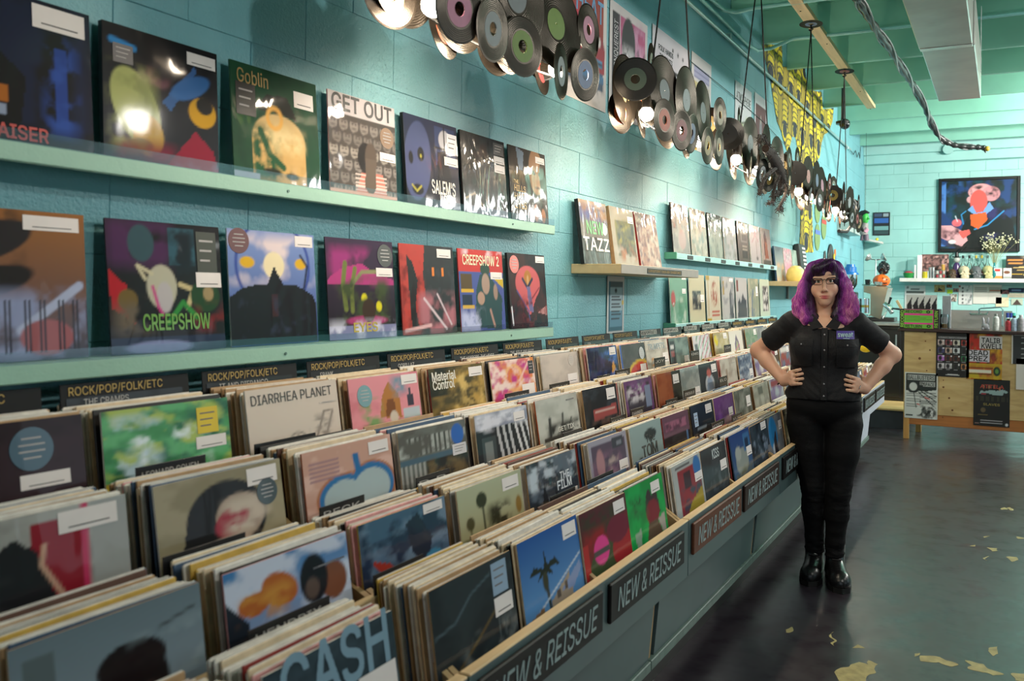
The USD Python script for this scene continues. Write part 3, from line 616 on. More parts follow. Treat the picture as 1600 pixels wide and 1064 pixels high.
for k, (z, lab, xx) in enumerate(((1.703, 'upper', 0.055), (1.268, 'lower', 0.055))):
    t = thing('small_shelf', 'narrow pale teal shelf with black tags on its edge, %s of the two' % lab, 'shelf', (0, 4.93, z))
    part(t, 'ledge', rbox(0, 0, -0.022, xx + .012, 2.56, -0.004, 0.002), SHELFP)
    part(t, 'front_lip', rbox(xx + .012, 0, -0.036, xx + .024, 2.565, 0.002, 0.002), wall_mat('painted_lip', '#9fd0d2', 0.05) if not k else stage_lip)
    if not k: stage_lip = UsdShade.Material.Get(stage, '/World/Looks/painted_lip')
    part(t, 'end_cap', rbox(0, -0.012, -0.036, xx + .024, 0.0, 0.006, 0.002), wall_mat('painted_cap', '#5aa084', 0.05) if not k else UsdShade.Material.Get(stage, '/World/Looks/painted_cap'))
    for i in range(7):
        part(t, 'tag', box(xx + .024, 0.19 + .358 * i, -0.030, xx + .0255, 0.30 + .358 * i, -0.006), mat('tag_black', '#15110f', 0.4))
far1 = [('taupe record in glossy wrap, leftmost on the upper small shelf', '#8f8078', [('r', .5, 0, .75, .28, '#5a4a44'), ('n', 5, .5, '#b8a898', (0, .3, 1, 1)), ('e', .55, .7, .22, .2, '#c09088'), ('r', 0, 0, .3, .5, '#7a6458')], [('k', .76, .02, .22, .2)], FOIL),
        ('greenish foil-like record, second on the upper small shelf', '#9a9c88', [('n', 7, .48, '#c8b8a0', 0), ('n', 6, .55, '#7c8a80', 0), ('n', 8, .6, '#e8d8c0', 0), ('n', 5, .6, '#a07060', (0, 0, 1, .5))], [('k', .76, .15, .2, .2)], FOIL),
        ('dark olive record, third on the upper small shelf', '#4c5248', [('g', '#3a3f34', '#8a9488'), ('n', 5, .5, '#a8a890', (0, .4, 1, 1)), ('l', '#8a8a6c', .02, .3, .15, .7, .17)], [], FOIL),
        ('whitish record, fourth on the upper small shelf', '#c8c4c4', [('n', 6, .55, '#a0a4a4', 0), ('r', .5, .5, .75, .62, '#a8a49c'), ('n', 5, .6, '#8c8884', (.3, .8, 1, 1))], [], FOIL),
        ('brown record with a paler card, fifth on the upper small shelf', '#5c5048', [('r', .3, .2, .85, .5, '#8a8078'), ('r', .4, .3, .8, .46, '#5a4c46'), ('r', .35, .68, .8, .9, '#2a2422'), ('h', 12, .4, '#a89c8c', (.4, .55, .8, .75), 0)], [('k', .78, .02, .2, .1)], PRINTW),
        ('white record with thin pink crossing lines, sixth on the upper small shelf', '#cdc4c6', [('l', '#b8607a', .012, .3, .1, .8, .4), ('l', '#b8607a', .012, .2, .45, .8, .08), ('l', '#7a6a6c', .012, .6, .4, .6, .75), ('e', .62, .85, .1, .05, '#6a6468')], [], PRINTW),
        ('pale record with a rust-brown robed shape, last on the upper small shelf', '#b8a8a0', [('p', '#5a3028', .25, .75, .3, .2, .42, .05, .55, .2, .6, .5, .5, .75), ('p', '#a85c3c', .4, .35, .6, .4, .7, .8, .3, .85), ('r', .1, .86, .9, 1, '#5c564c')], [], PRINTW)]
far2 = [('mint green record with a red disc, leftmost on the lower small shelf', '#7fb098', [('n', 5, .5, '#5f9a7c', (0, .4, 1, 1)), ('n', 6, .6, '#c8d4c4', (.2, .5, .9, 1)), ('e', .17, .5, .12, .15, '#c83c40'), ('r', .14, .58, .22, .62, '#e8e0dc')], [('k', .7, .06, .25, .06), ('k', .7, .3, .22, .1)]),
        ('cream record with a black figure picture, second on the lower small shelf', '#d8ccaa', [('r', .2, .35, .72, .75, '#2e2e34'), ('n', 9, .5, '#b8b09c', (.2, .35, .72, .75))], [('k', .7, .42, .24, .16)]),
        ('cream record with a red standing figure and red words, third on the lower small shelf', '#ddd2bc', [('r', 0, 0, .2, .08, '#c8a038'), ('e', .55, .4, .25, .28, '#b06a58'), ('n', 10, .5, '#dcc8b0', (.3, .15, .85, .68)), ('h', 14, .5, '#c04a3c', (.35, .78, .9, .93), 0), ('r', 0, .93, .3, 1, '#c8a038'), ('r', .1, .1, .14, .9, '#c8a878')], []),
        ('grey-white record with one dark figure, fourth on the lower small shelf', '#c8c4c4', [('p', '#5c6068', .55, 1, .6, .4, .72, .25, .82, .4, .9, 1), ('r', .08, .12, .16, .4, '#b89a58'), ('n', 5, .6, '#9a9aa0', 0)], [('k', .6, .03, .3, .08)]),
        ('grey-white record with a group of dark figures, fifth on the lower small shelf', '#c4c0c2', [('r', .05, .05, .2, .35, '#7a3c3c'), ('p', '#4a4e58', .1, 1, .15, .6, .3, .5, .4, .62, .5, .5, .6, .38, .72, .5, .9, .55, .95, 1), ('h', 18, .4, '#8a868c', (.35, .02, .9, .08), 0)], []),
        ('beige and blue record, sixth on the lower small shelf', '#c2b8a0', [('p', '#6c7a90', .2, 1, .3, .3, .5, .25, .55, 1), ('n', 5, .55, '#9aa08c', 0)], [('k', .7, .2, .2, .25)]),
        ('pale green record with black and white faces, last on the lower small shelf', '#cfd8c4', [('r', .28, .2, .85, .85, '#4a4448'), ('n', 8, .48, '#e4dcd8', (.28, .2, .85, .85))], [])]
for i, (lab, bg, ops, st, mm) in enumerate(far1):
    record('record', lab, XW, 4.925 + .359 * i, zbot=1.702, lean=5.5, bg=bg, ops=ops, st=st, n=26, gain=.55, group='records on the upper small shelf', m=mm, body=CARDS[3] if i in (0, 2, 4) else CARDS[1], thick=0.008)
for i, (lab, bg, ops, st) in enumerate(far2):
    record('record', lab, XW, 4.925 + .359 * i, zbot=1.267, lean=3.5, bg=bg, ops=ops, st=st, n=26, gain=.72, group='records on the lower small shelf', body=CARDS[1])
t = thing('wooden_shelf', 'short pine shelf behind the woman\'s hair, holding three records and a yellow dome', 'shelf', (0, 7.50, 1.572))
part(t, 'board', rbox(0, 0, -0.042, 0.30, 1.5, 0, 0.002), mat('shelf_pine', '#cbb488', 0.5))
part(t, 'bracket', box(0.0, 0.7, -0.16, 0.02, 0.73, -0.042), mat('bracket_steel', '#888', 0.4, 0.8))
for i, (lab, bg, ops) in enumerate((('blue-green record leaning at the left end of the short pine shelf', '#6c8a90', [('g', '#54727c', '#a0a89c'), ('n', 4, .55, '#c09870', (0, .5, 1, 1))]), ('pale lilac and pink record, middle one on the short pine shelf', '#b8b0b4', [('s', 5, .4, '#5c646c', (0, 0, 1, 1), .3), ('n', 5, .5, '#c08898', 0)]), ('grey-green record, right one on the short pine shelf', '#8ca49c', [('n', 4, .5, '#728c84', 0)]))):
    record('record', lab, XW + .005, 7.535 + .345 * i, zbot=1.573, lean=7, bg=bg, ops=ops, n=22, group='records on the short pine shelf', body=CARDS[6] if not i else CARDS[1], thick=0.014 if not i else .006)
# ------------------------------------------------------------------ records in the bins: front covers
ROWN = ['back tier', 'second tier', 'third tier', 'front tier']
fronts = {0: [], 1: [], 2: [], 3: []}


def binrec(row, px, py, label, **k):
    y = px if py is None else at(px, py, x=ROWX[row])[1]
    n = 64 if y < 2.2 else 44 if y < 3.4 else 30
    fronts[row].append(y)
    record('record', label, ROWX[row] + rng.uniform(-.004, .003), y, ztop=ROWZ[row] + rng.uniform(-.004, .004), lean=LEAN + rng.uniform(-.8, .8), n=k.pop('n', n), group='front records of the %s of the bins' % ROWN[row], body=k.pop('body', CARDS[rng.choice([0, 0, 1, 1, 2])]), m=k.pop('m', PRINT), roll=rng.uniform(-.4, .4), vs=(.52, .50, .54, .62)[row], **k)


# back tier
binrec(0, 0.42, None, 'grey record at the near end of the back tier, cut by the left edge', bg='#3c3a40', ops=[('n', 4, .5, '#2a282c', 0)])
binrec(0, 0.775, None, 'dark plum record with a round teal badge, at the left edge of the back tier', bg='#2a1c22', st=[('c', .68, .33, .13, '#3c5c70'), ('k', .6, .62, .3, .12)], ops=[('n', 3, .5, '#34232a', 0), ('h', 30, .3, '#4a383e', (.1, .1, .8, .13), 0)])
binrec(0, 156, 650, 'marbled green record with a yellow sticker in the back tier', bg='#3c8a50', m=PRINTW, st=[('b', .72, .1, .18, .36, '#d8bc28'), ('k', .7, .5, .26, .12)], ops=[('n', 3.5, .45, '#5fae72', 0), ('n', 5, .52, '#2c6a4c', 0), ('n', 6, .56, '#a8bc5c', 0), ('n', 5, .58, '#b8d0dc', (0, .1, .4, 1)), ('r', 0, .9, 1, 1, '#c0a83a'), ('n', 7, .6, '#e0ecf0', (.2, .3, .8, .9))])
binrec(0, 382.5, 615, 'white record with thin black lettering and a sketched leg', bg='#d6c8bc', body=CARDS[1], texts=[('DIARRHEA PLANET', .05, .24, .115, .88, '#3a3634')], st=[('b', .77, .34, .2, .022, '#c8bcb4')],
       ops=[('l', '#8a7f78', .012, .82, .48, .72, .85, .62, .98), ('l', '#8a7f78', .012, .92, .5, .82, .88), ('l', '#8a7f78', .01, .82, .48, .92, .5), ('n', 12, .5, '#9a8e86', (.68, .55, .88, .95)), ('o', .5, .85, .08, .1, .01, '#8a7f78'), ('l', '#7a7068', .01, .44, .95, .5, .8, .58, .95)])
binrec(0, 542.5, 594, 'pink record with a drawn brown house and green cactus', bg='#e0929c', body=CARDS[7], st=[('k', .74, .04, .24, .13), ('c', .2, .32, .1, '#6c98a0')],
       ops=[('n', 4, .6, '#d07c88', 0), ('p', '#b0763c', .38, .75, .44, .35, .55, .12, .68, .38, .7, .8), ('p', '#7c4c2c', .46, .75, .5, .45, .6, .45, .62, .75), ('n', 6, .5, '#7ca068', (.15, .4, .4, .95)), ('r', .8, .4, .9, .62, '#3c3a48'), ('r', .83, .28, .87, .42, '#3c3a48'), ('n', 6, .5, '#6c94a8', (.6, .05, .8, .4)), ('r', .72, .65, .98, .85, '#b8c4cc'), ('n', 5, .5, '#4c7a3c', (.1, .85, 1, 1)), ('e', .58, .78, .06, .12, '#d0c4b4')])
binrec(0, 669, 579, 'ochre and black record with two lines of white title', bg='#7c6634', body=CARDS[5], texts=[('Material', .05, .25, .13, .42, '#e6e0d4', 1), ('Control', .05, .42, .13, .38, '#e6e0d4', 1)], st=[('k', .72, .06, .26, .14)],
       ops=[('r', 0, 0, .4, .55, '#24261e'), ('n', 4, .45, '#b89448', (.35, .1, 1, 1)), ('n', 6, .52, '#4a4024', 0), ('n', 7, .6, '#d0b068', (.4, .1, 1, 1))])
binrec(0, 763, 562, 'hot pink and orange swirling psychedelic record in the back tier', bg='#d8566c', m=FOIL, st=[('b', .86, .08, .12, .3, '#1c1418'), ('k', .66, .6, .3, .32)],
       ops=[('n', 5, .45, '#e0904c', 0), ('n', 6, .52, '#c83c8c', 0), ('o', .5, .42, .18, .28, .03, '#f0b478'), ('o', .5, .42, .11, .18, .03, '#e0783c'), ('l', '#f0c0b8', .025, .1, .1, .4, .6), ('l', '#f0c0b8', .02, .9, .05, .62, .5), ('n', 7, .58, '#f4d8d0', 0), ('e', .5, .85, .15, .1, '#8c98a8')])
binrec(0, 844, 554.5, 'plain off-white record with a small oval sticker', bg='#cfc2b8', body=CARDS[1], st=[('k', .68, .55, .27, .17), ('c', .82, .2, .08, '#c4b8b0')], ops=[('n', 3, .55, '#bcb0a8', 0), ('l', '#8a8884', .008, .5, .85, .6, .72, .7, .9)])
binrec(0, 916, 544, 'navy blue record with an orange flame shape', bg='#1c1e38', m=PRINTW, st=[('k', .74, .04, .22, .16)], ops=[('n', 4, .5, '#262c5a', 0), ('p', '#c88c34', .72, 1, .78, .6, .84, .35, .92, .7, .92, 1), ('e', .84, .3, .09, .12, '#181418'), ('n', 5, .5, '#4468b8', (.5, .0, 1, 1)), ('e', .4, .9, .06, .08, '#a83840')])
binrec(0, 967.8, 537, 'charcoal record with a red and yellow arch', bg='#3a3436', st=[('k', .72, .65, .24, .2), ('c', .84, .32, .1, '#b8b4b8')], ops=[('n', 4, .5, '#4c4444', 0), ('e', .75, 1.0, .55, .5, '#c8a832'), ('e', .75, 1.0, .48, .42, '#b83a32'), ('e', .75, 1.05, .3, .26, '#4a2a4c'), ('r', 0, 0, .05, 1, '#3c5aa8')])
binrec(0, 1007, 534, 'white record with orange wing shapes and fine capitals', bg='#cdc4b8', texts=[('TRUMPETS', .1, .3, .14, .75, '#8aa0ac')], st=[('k', .72, .45, .24, .22)], ops=[('p', '#d08c3c', .2, .55, .45, .65, .4, .9, .15, .8), ('p', '#c06c3c', .5, .65, .8, .55, .75, .85, .5, .9), ('n', 6, .6, '#a89c90', 0)])
binrec(0, 1044.7, 527, 'dark grey-green record with a black strip at its left', bg='#5a6a66', ops=[('r', .02, .1, .28, 1, '#2c2a2e'), ('r', .06, .2, .24, .35, '#c8c4c4'), ('r', .06, .45, .24, .6, '#8a4c4c'), ('n', 4, .5, '#7c8c84', (.3, 0, 1, 1)), ('p', '#c8843c', .7, .9, .95, .95, .95, 1, .6, 1)], st=[('k', .7, .65, .24, .2)], body=CARDS[3])
binrec(0, 1081, 524, 'white record with slanting pink, green and grey stripes', bg='#d6d0d4', m=FOIL, ops=[('s', 4, .25, '#8aa890', (.2, 0, 1, 1), .5), ('s', 4, .2, '#c8708c', (.4, 0, 1, 1), .8), ('r', .1, .3, .25, .7, '#5c5c64')])
binrec(0, 1113, 519, 'sand-coloured record with a bright yellow oval sticker', bg='#a89c74', st=[('k', .66, .04, .24, .16)], ops=[('e', .15, .3, .12, .2, '#d8c41c'), ('e', .6, .6, .3, .4, '#b8a878'), ('n', 5, .5, '#c4b898', 0)])
binrec(0, 1137.5, 516.5, 'white record with a purple pointed arch', bg='#dcd6cc', body=CARDS[1], ops=[('p', '#7c7084', .35, 1, .38, .5, .5, .15, .68, .45, .72, 1), ('p', '#a8b08c', .42, 1, .46, .6, .54, .4, .62, .6, .66, 1), ('l', '#c0788c', .03, .4, .8, .7, .6)])
binrec(0, 1163, 513.5, 'grey-green record with faint green streaks', bg='#8c9888', st=[('k', .72, .05, .22, .18)], ops=[('n', 5, .5, '#6c8c74', 0), ('l', '#b87c8c', .02, .1, .75, .9, .6)])
binrec(0, 1181, 511, 'silvery record beside the woman\'s shoulder, in the back tier', bg='#9a9c9c', st=[('k', .72, .1, .24, .18)], ops=[('n', 5, .5, '#7c8484', 0), ('l', '#8cb09c', .03, .1, .7, .9, .75)])
# second tier
binrec(1, 0.355, None, 'pale record at the near end of the second tier, cut by the left edge', bg='#b8b4b0', ops=[('n', 4, .5, '#8c8a88', 0)])
binrec(1, 0.725, None, 'grey and crimson record with a dark standing figure in the second tier', bg='#8a8a86', m=PRINTW, st=[('k', .6, .05, .34, .16)], ops=[('n', 3, .5, '#a8a8a4', 0), ('r', .45, .1, .75, 1, '#8c1828'), ('l', '#c0305c', .02, .75, 0, .74, 1), ('p', '#1c1c20', .2, 1, .24, .4, .36, .22, .48, .4, .58, 1), ('l', '#c8a088', .014, .52, .35, .5, .55, .6, .9), ('n', 5, .55, '#3a3a3c', (0, .6, .3, 1)), ('r', .78, 0, 1, 1, '#9c9e9c')])
binrec(1, 240, 767.5, 'khaki record with a black-haired head and red face in the second tier', bg='#8c8266', st=[('k', .7, .05, .26, .16), ('c', .86, .4, .09, '#3c4a50')], ops=[('n', 4, .5, '#a0957a', 0), ('e', .52, .62, .32, .5, '#18181a'), ('e', .62, .62, .2, .3, '#a89484'), ('e', .55, .66, .13, .2, '#a03444', 20), ('n', 5, .5, '#c8b8a8', (.5, .4, .85, .85)), ('e', .5, .95, .2, .1, '#c0a898'), ('p', '#1a1a1c', .15, 1, .2, .6, .35, .4, .38, 1)])
binrec(1, 472.5, 712.5, 'pinkish record with a big blue-outlined apple shape', bg='#c89c8c', body=CARDS[11], st=[('k', .72, .06, .24, .14)], ops=[('n', 4, .5, '#d8b0a4', 0), ('e', .4, .78, .3, .36, '#b0704a'), ('e', .72, .74, .3, .4, '#b0704a'), ('e', .4, .78, .27, .33, '#3070a8'), ('e', .72, .74, .27, .37, '#3070a8'), ('e', .4, .8, .22, .27, '#a8b8bc'), ('e', .72, .77, .22, .31, '#a8b8bc'), ('l', '#2c6ca4', .035, .56, .2, .58, .45), ('h', 16, .4, '#a07c84', (.05, .16, .38, .5), 0)])
binrec(1, 621, 680, 'grey record of a bookshelf photograph with a blue oval sticker', bg='#6c706c', m=PRINTW, st=[('b', .76, .42, .22, .2, '#d0ccd0')], ops=[('r', 0, .15, 1, .45, '#a8aca8'), ('s', 14, .4, '#4c504c', (.1, .15, 1, .45), 0), ('n', 6, .5, '#5c5c58', 0), ('r', 0, .5, 1, .58, '#4c6474'), ('s', 16, .5, '#a0a09c', (0, .6, .35, 1), 0), ('r', .35, .6, 1, 1, '#2c2a28'), ('n', 7, .55, '#6c5a3c', (.35, .6, 1, 1)), ('e', .86, .24, .1, .19, '#3468b8')])
binrec(1, 739.5, 648.5, 'black record with white vertical stripes under painted glare', bg='#20242a', m=PRINTW, st=[('k', .72, .1, .22, .13)], ops=[('r', 0, 0, 1, .3, '#8c90a4'), ('n', 5, .5, '#dcdce8', (0, 0, 1, .35)), ('s', 9, .45, '#b8b8bc', (.38, .3, .7, 1), -.1), ('s', 9, .4, '#d0d0d4', (.72, .3, 1, 1), -.15), ('r', .08, .45, .34, 1, '#3c4448'), ('r', .14, .55, .28, 1, '#787c7c')])  # pale patches along the cover top are painted glare
binrec(1, 836, 628, 'white record with a dark tangle of bare trees', bg='#bcbcb4', body=CARDS[11], st=[('b', .72, .12, .2, .03, '#77736f')], texts=[('GET TIX', .44, .8, .08, .4, '#d4d0c8', 1)], ops=[('n', 3, .55, '#a8a8a0', 0), ('n', 7, .45, '#242422', (.2, .6, 1, 1)), ('l', '#2c2c2a', .03, .28, .45, .26, .9), ('l', '#2c2c2a', .02, .6, .4, .56, .75), ('l', '#3a3a36', .015, .8, .55, .7, .8), ('r', .1, .88, .9, .97, '#3a3632')])
binrec(1, 908.6, 609, 'black record with a dull red band', bg='#1c1e22', m=PRINTW, st=[('k', .68, .08, .26, .2)], ops=[('n', 4, .55, '#2e343c', 0), ('p', '#9c4a48', .25, .55, .95, .5, .95, .75, .25, .82), ('h', 20, .5, '#c8a8a0', (.3, .56, .9, .63), 0), ('n', 6, .5, '#5c4840', (.2, .8, 1, 1))])
binrec(1, 973.7, 594.4, 'purple record with spiky silver lettering', bg='#6c4470', ops=[('n', 4, .5, '#5a3a64', 0), ('r', .08, .12, .9, .95, '#3a3440'), ('n', 10, .48, '#c0bcc4', (.08, .15, .7, .6)), ('n', 7, .5, '#7c4c84', (.1, .1, .9, .4)), ('r', .72, .2, .92, .8, '#7c88a4')])
binrec(1, 1024, 584.6, 'rust-brown record with a darker right-hand half', bg='#8c4428', st=[('k', .66, .1, .26, .2)], ops=[('r', .6, 0, 1, 1, '#2e2c28'), ('n', 4, .5, '#9c5434', (0, 0, .6, 1)), ('h', 14, .4, '#5c2a1c', (.1, .2, .4, .4), 0)])
binrec(1, 1060, 576, 'pale grey record in loose plastic, second tier', bg='#a8acac', m=FOIL, st=[('k', .7, .68, .24, .18)], ops=[('n', 5, .5, '#8c9494', 0)])
binrec(1, 1092, 567, 'black record with a white-clad figure topped in red', bg='#2c2e34', st=[('k', .66, .08, .28, .2)], body=CARDS[3], ops=[('e', .5, .75, .25, .35, '#b8bcc4'), ('e', .5, .35, .12, .14, '#b85c54'), ('p', '#8c9cb4', .4, .5, .6, .5, .7, .9, .3, .9)])
binrec(1, 1124, 561, 'off-white record with a faint brown sketch', bg='#c4bcb0', body=CARDS[7], st=[('b', .72, .2, .2, .03, '#9a948c')], ops=[('n', 5, .55, '#a89c90', 0), ('r', .3, .4, .4, .8, '#a08c7c')])
binrec(1, 1152, 554, 'blue and silver record in wrinkled wrap near the woman\'s arm', bg='#6c7c94', m=FOIL, st=[('k', .72, .6, .22, .2)], ops=[('n', 6, .5, '#b8c0cc', 0), ('n', 5, .55, '#3c5070', 0)])
# third tier
binrec(2, 0.355, None, 'dark record at the near end of the third tier, below the frame', bg='#3a3c40')
binrec(2, 11, 1016.5, 'slate-grey record with a bowed dark head in the third tier', bg='#6c7c84', body=CARDS[2], ops=[('g', '#6a7a84', '#8494a0'), ('e', .58, .75, .2, .42, '#1a1416'), ('e', .58, .5, .19, .2, '#1c1214'), ('e', .64, .92, .1, .2, '#3a2828'), ('r', .06, .12, .2, .42, '#5c686c'), ('b' and 'l', '#4a5258', .012, .74, .28, .95, .2), ('n', 4, .55, '#94a4ac', (.6, .3, 1, 1))])
binrec(2, 347, 904, 'blue-sky record with orange butterflies and a dark-haired figure', bg='#5c8cc0', body=CARDS[7], st=[('b', .68, .28, .28, .02, '#5a5a62')], ops=[('g', '#3c78b0', '#9cacd0'), ('n', 4, .5, '#c8d0e4', 0), ('e', .2, .42, .12, .12, '#b0602a', 20), ('e', .4, .36, .13, .2, '#b0602a', -20), ('e', .85, .5, .12, .22, '#7c4a34'), ('p', '#1c2430', 0, .3, .15, .6, .1, 1, 0, 1), ('e', .68, .4, .12, .28, '#181820'), ('e', .66, .5, .06, .12, '#5a4a44'), ('p', '#c0c0b0', .5, 1, .58, .7, .78, .7, .85, 1), ('n', 6, .5, '#3a3024', (0, .75, .6, 1)), ('n', 6, .55, '#c88a3c', (.1, .3, .5, .6))])
binrec(2, 560, 822, 'blue record with dark figures and a red wedge, wrapped in shiny plastic', bg='#44607c', m=FOIL, st=[('k', .72, .03, .24, .1)], body=CARDS[9], ops=[('n', 4, .5, '#6c8098', 0), ('n', 5, .52, '#22304a', 0), ('p', '#20283c', .5, .2, .65, .1, .8, .5, .7, .9, .55, .6), ('p', '#a83428', .1, .5, .3, .62, .4, .8, .2, .72), ('e', .36, .82, .12, .12, '#a85030'), ('n', 6, .5, '#20202a', (0, .8, 1, 1)), ('e', .8, .75, .1, .08, '#3c88b0')])
binrec(2, 712, 783, 'pale yellow-green record with a row of dark palm trees', bg='#a8a888', st=[('k', .68, .06, .27, .15)], ops=[('g', '#b0b498', '#9c9468'), ('l', '#3a3a28', .014, .35, .3, .36, 1), ('e', .34, .26, .08, .12, '#33341f'), ('l', '#3a3a28', .016, .55, .5, .58, 1), ('n', 9, .46, '#2e2c18', (.42, .4, .75, .9)), ('e', .15, .55, .06, .1, '#4a4528'), ('l', '#4a4528', .01, .15, .55, .15, 1), ('e', .92, .55, .05, .14, '#8a6a30'), ('n', 7, .5, '#4a4424', (0, .8, 1, 1))])
binrec(2, 820, 726, 'grey-blue record of trees with white capitals', bg='#5c6878', m=FOIL, texts=[('THE', .62, .45, .1, .2, '#d8dce4', 1), ('FILM', .55, .62, .12, .3, '#d8dce4', 1)], st=[('k', .7, .68, .26, .14)], ops=[('n', 5, .48, '#2c3440', 0), ('n', 7, .58, '#c0c8d4', (0, 0, 1, .5)), ('p', '#20242c', .2, 1, .3, .4, .4, 1), ('p', '#20242c', .45, 1, .52, .5, .6, 1), ('r', 0, .88, 1, 1, '#a0a0a4')])
binrec(2, 917, 695.8, 'lilac-tinted record framing a faded figure photograph', bg='#9c98a8', st=[('k', .72, .56, .24, .16)], ops=[('r', .06, .1, .94, .95, '#54485c'), ('n', 4, .5, '#7c5c74', (.06, .3, .94, .95)), ('e', .25, .5, .1, .3, '#a87c84'), ('r', .6, .08, .9, .3, '#3c404c'), ('r', .7, .14, .84, .24, '#787c88'), ('n', 6, .55, '#b09c98', (.4, .4, .8, .9))])
binrec(2, 982.5, 667.5, 'grey-green record with two dark palms and hand-drawn words', bg='#8a9c9c', texts=[('The', .45, .45, .14, .3, '#22282c'), ('TOM', .3, .75, .2, .5, '#22282c', 1)], ops=[('g', '#94a8a8', '#7c8c8c'), ('l', '#2a3438', .02, .62, .3, .6, 1), ('e', .62, .28, .2, .12, '#2c363a'), ('e', .25, .8, .1, .08, '#2c363a')])
binrec(2, 1033.9, 650.7, 'dusky pink record with a dark lower half', bg='#6c4c5c', body=CARDS[5], texts=[], ops=[('r', .08, .14, .9, .35, '#a0647c'), ('n', 9, .5, '#5a3a4c', (.08, .14, .9, .4)), ('r', 0, .5, 1, 1, '#221c20'), ('n', 5, .5, '#4c443c', (0, .7, 1, 1)), ('r', .86, .5, .93, .8, '#4c6c94')])
binrec(2, 1078, 632, 'navy record with a pale upright label', bg='#1e2836', st=[('k', .64, .08, .28, .18), ('b', .1, .2, .16, .36, '#b0c4dc')], body=CARDS[3], ops=[('g', '#243244', '#14161c'), ('n', 4, .55, '#5c5048', (.1, .7, 1, 1)), ('h', 10, .4, '#8c98a4', (.2, .6, .6, .68), 0)])
binrec(2, 1114, 620, 'bright purple record in the third tier', bg='#5c2c74', st=[('k', .7, .4, .22, .18)], ops=[('g', '#6c3484', '#4c2464'), ('e', .6, .9, .4, .3, '#b08c98'), ('n', 4, .55, '#7c4c94', 0)])
binrec(2, 1145, 609, 'murky grey-green record next to the purple one', bg='#6c7068', st=[('k', .68, .25, .25, .25)], ops=[('n', 5, .5, '#4c5048', 0), ('n', 6, .58, '#8c9088', 0)])
binrec(2, 1176, 598, 'pale mottled record nearest the woman\'s hip in the third tier', bg='#8c8c80', ops=[('n', 6, .5, '#a8a89c', 0), ('r', .3, .1, .6, .35, '#5c6058')])
# front tier
binrec(3, 0.62, None, 'dark record at the near end of the front tier, below the frame', bg='#22262a')
binrec(3, 0.985, None, 'slate record with huge pale blue capitals', bg='#2e3c44', body=CARDS[1], texts=[('CASH', .1, .42, .36, .84, '#7c9cb0', 1)], st=[('k', .66, .44, .32, .24)], ops=[('n', 4, .5, '#3a4a54', 0), ('n', 6, .55, '#586870', (0, .5, 1, 1))])
binrec(3, 667, 940.3, 'near-black record with a faint winding road and two pale stickers', bg='#22282c', m=PRINTW, st=[('b', .72, .05, .2, .36, '#8ca4bc'), ('k', .72, .44, .24, .18)], ops=[('n', 3, .5, '#2c3438', 0), ('l', '#4c5c64', .012, .02, .5, .25, .45, .45, .25, .7, .14), ('l', '#5c4c30', .016, .2, .98, .5, .75, .8, .5), ('n', 6, .58, '#6c7070', (.3, .7, 1, 1)), ('s', 12, .2, '#4c5458', (.74, .55, .95, .9), 0)])
binrec(3, 808.6, 865, 'deep blue record with one palm tree and a pale house', bg='#2c62a4', st=[('k', .72, .05, .24, .17)], ops=[('g', '#24549a', '#5c90c4'), ('l', '#2a2c24', .02, .36, .5, .4, 1), ('e', .36, .6, .045, .14, '#3a3a28'), ('p', '#1f261c', .36, .45, .2, .38, .12, .48, .3, .46, .24, .58, .36, .5, .5, .58, .44, .46, .62, .5, .54, .38, .42, .42, .38, .24), ('p', '#a09080', .42, .9, .75, .66, .78, .9, .78, 1, .42, 1), ('p', '#8494bc', .6, .84, .95, .6, .98, .7, .8, .9), ('l', '#c0ccdc', .012, .2, .95, .98, .5), ('r', .52, .8, .58, .92, '#5c5048'), ('r', .66, .75, .7, .85, '#5c5048'), ('p', '#7c6044', 0, 1, .3, .9, .3, 1)])
binrec(3, 901.6, 806.3, 'dark red and olive record with a pink badge', bg='#3c2826', st=[('k', .7, .06, .25, .16)], ops=[('r', 0, 0, 1, .35, '#54202a'), ('n', 7, .5, '#3c3428', (0, .05, 1, .4)), ('n', 3, .5, '#8c2024', (0, .3, 1, 1)), ('p', '#3c4a2c', 0, .9, .3, .5, .7, .55, .9, .9, .6, 1, 0, 1), ('e', .82, .75, .24, .28, '#9c2028'), ('e', .75, .45, .25, .2, '#6c1c34'), ('e', .36, .62, .16, .2, '#d8408c'), ('r', .2, .6, .52, .68, '#4c4848'), ('r', 0, .45, .1, 1, '#a82c2c')])
binrec(3, 975.5, 764.6, 'vivid green record with dark figures in the front tier', bg='#14a04c', st=[('k', .66, .08, .24, .16)], body=CARDS[3], ops=[('n', 4, .55, '#0f8a40', 0), ('n', 10, .5, '#2c3a24', (.05, .2, .4, .36)), ('p', '#3a2c30', .45, .5, .52, .2, .6, .15, .66, .3, .72, .15, .8, .3, .84, .6, .7, .7), ('e', .64, .55, .18, .2, '#7c2430'), ('p', '#5c4838', .4, 1, .5, .7, .75, .7, .85, 1), ('p', '#a8a098', .75, .7, .95, .65, .95, .95, .85, .95), ('n', 5, .5, '#2c6c3c', (.05, .3, .5, .6)), ('p', '#88a08c', .12, .75, .3, .7, .26, 1, .16, 1)])
binrec(3, 1049, 729.6, 'white-bordered record with a red doorway picture and blue sticker', bg='#a8acac', body=CARDS[1], st=[('k', .7, .32, .27, .14)], ops=[('r', .14, .12, .92, .95, '#8c2c38'), ('r', .34, .22, .56, .5, '#3c2430'), ('n', 7, .5, '#3c4454', (.2, .5, .9, .9)), ('p', '#a08c30', .3, 1, .5, .78, .92, .6, .92, 1), ('e', .82, .2, .13, .2, '#2c6cac'), ('h', 30, .4, '#4a4a50', (.1, .04, .6, .09), 0)])
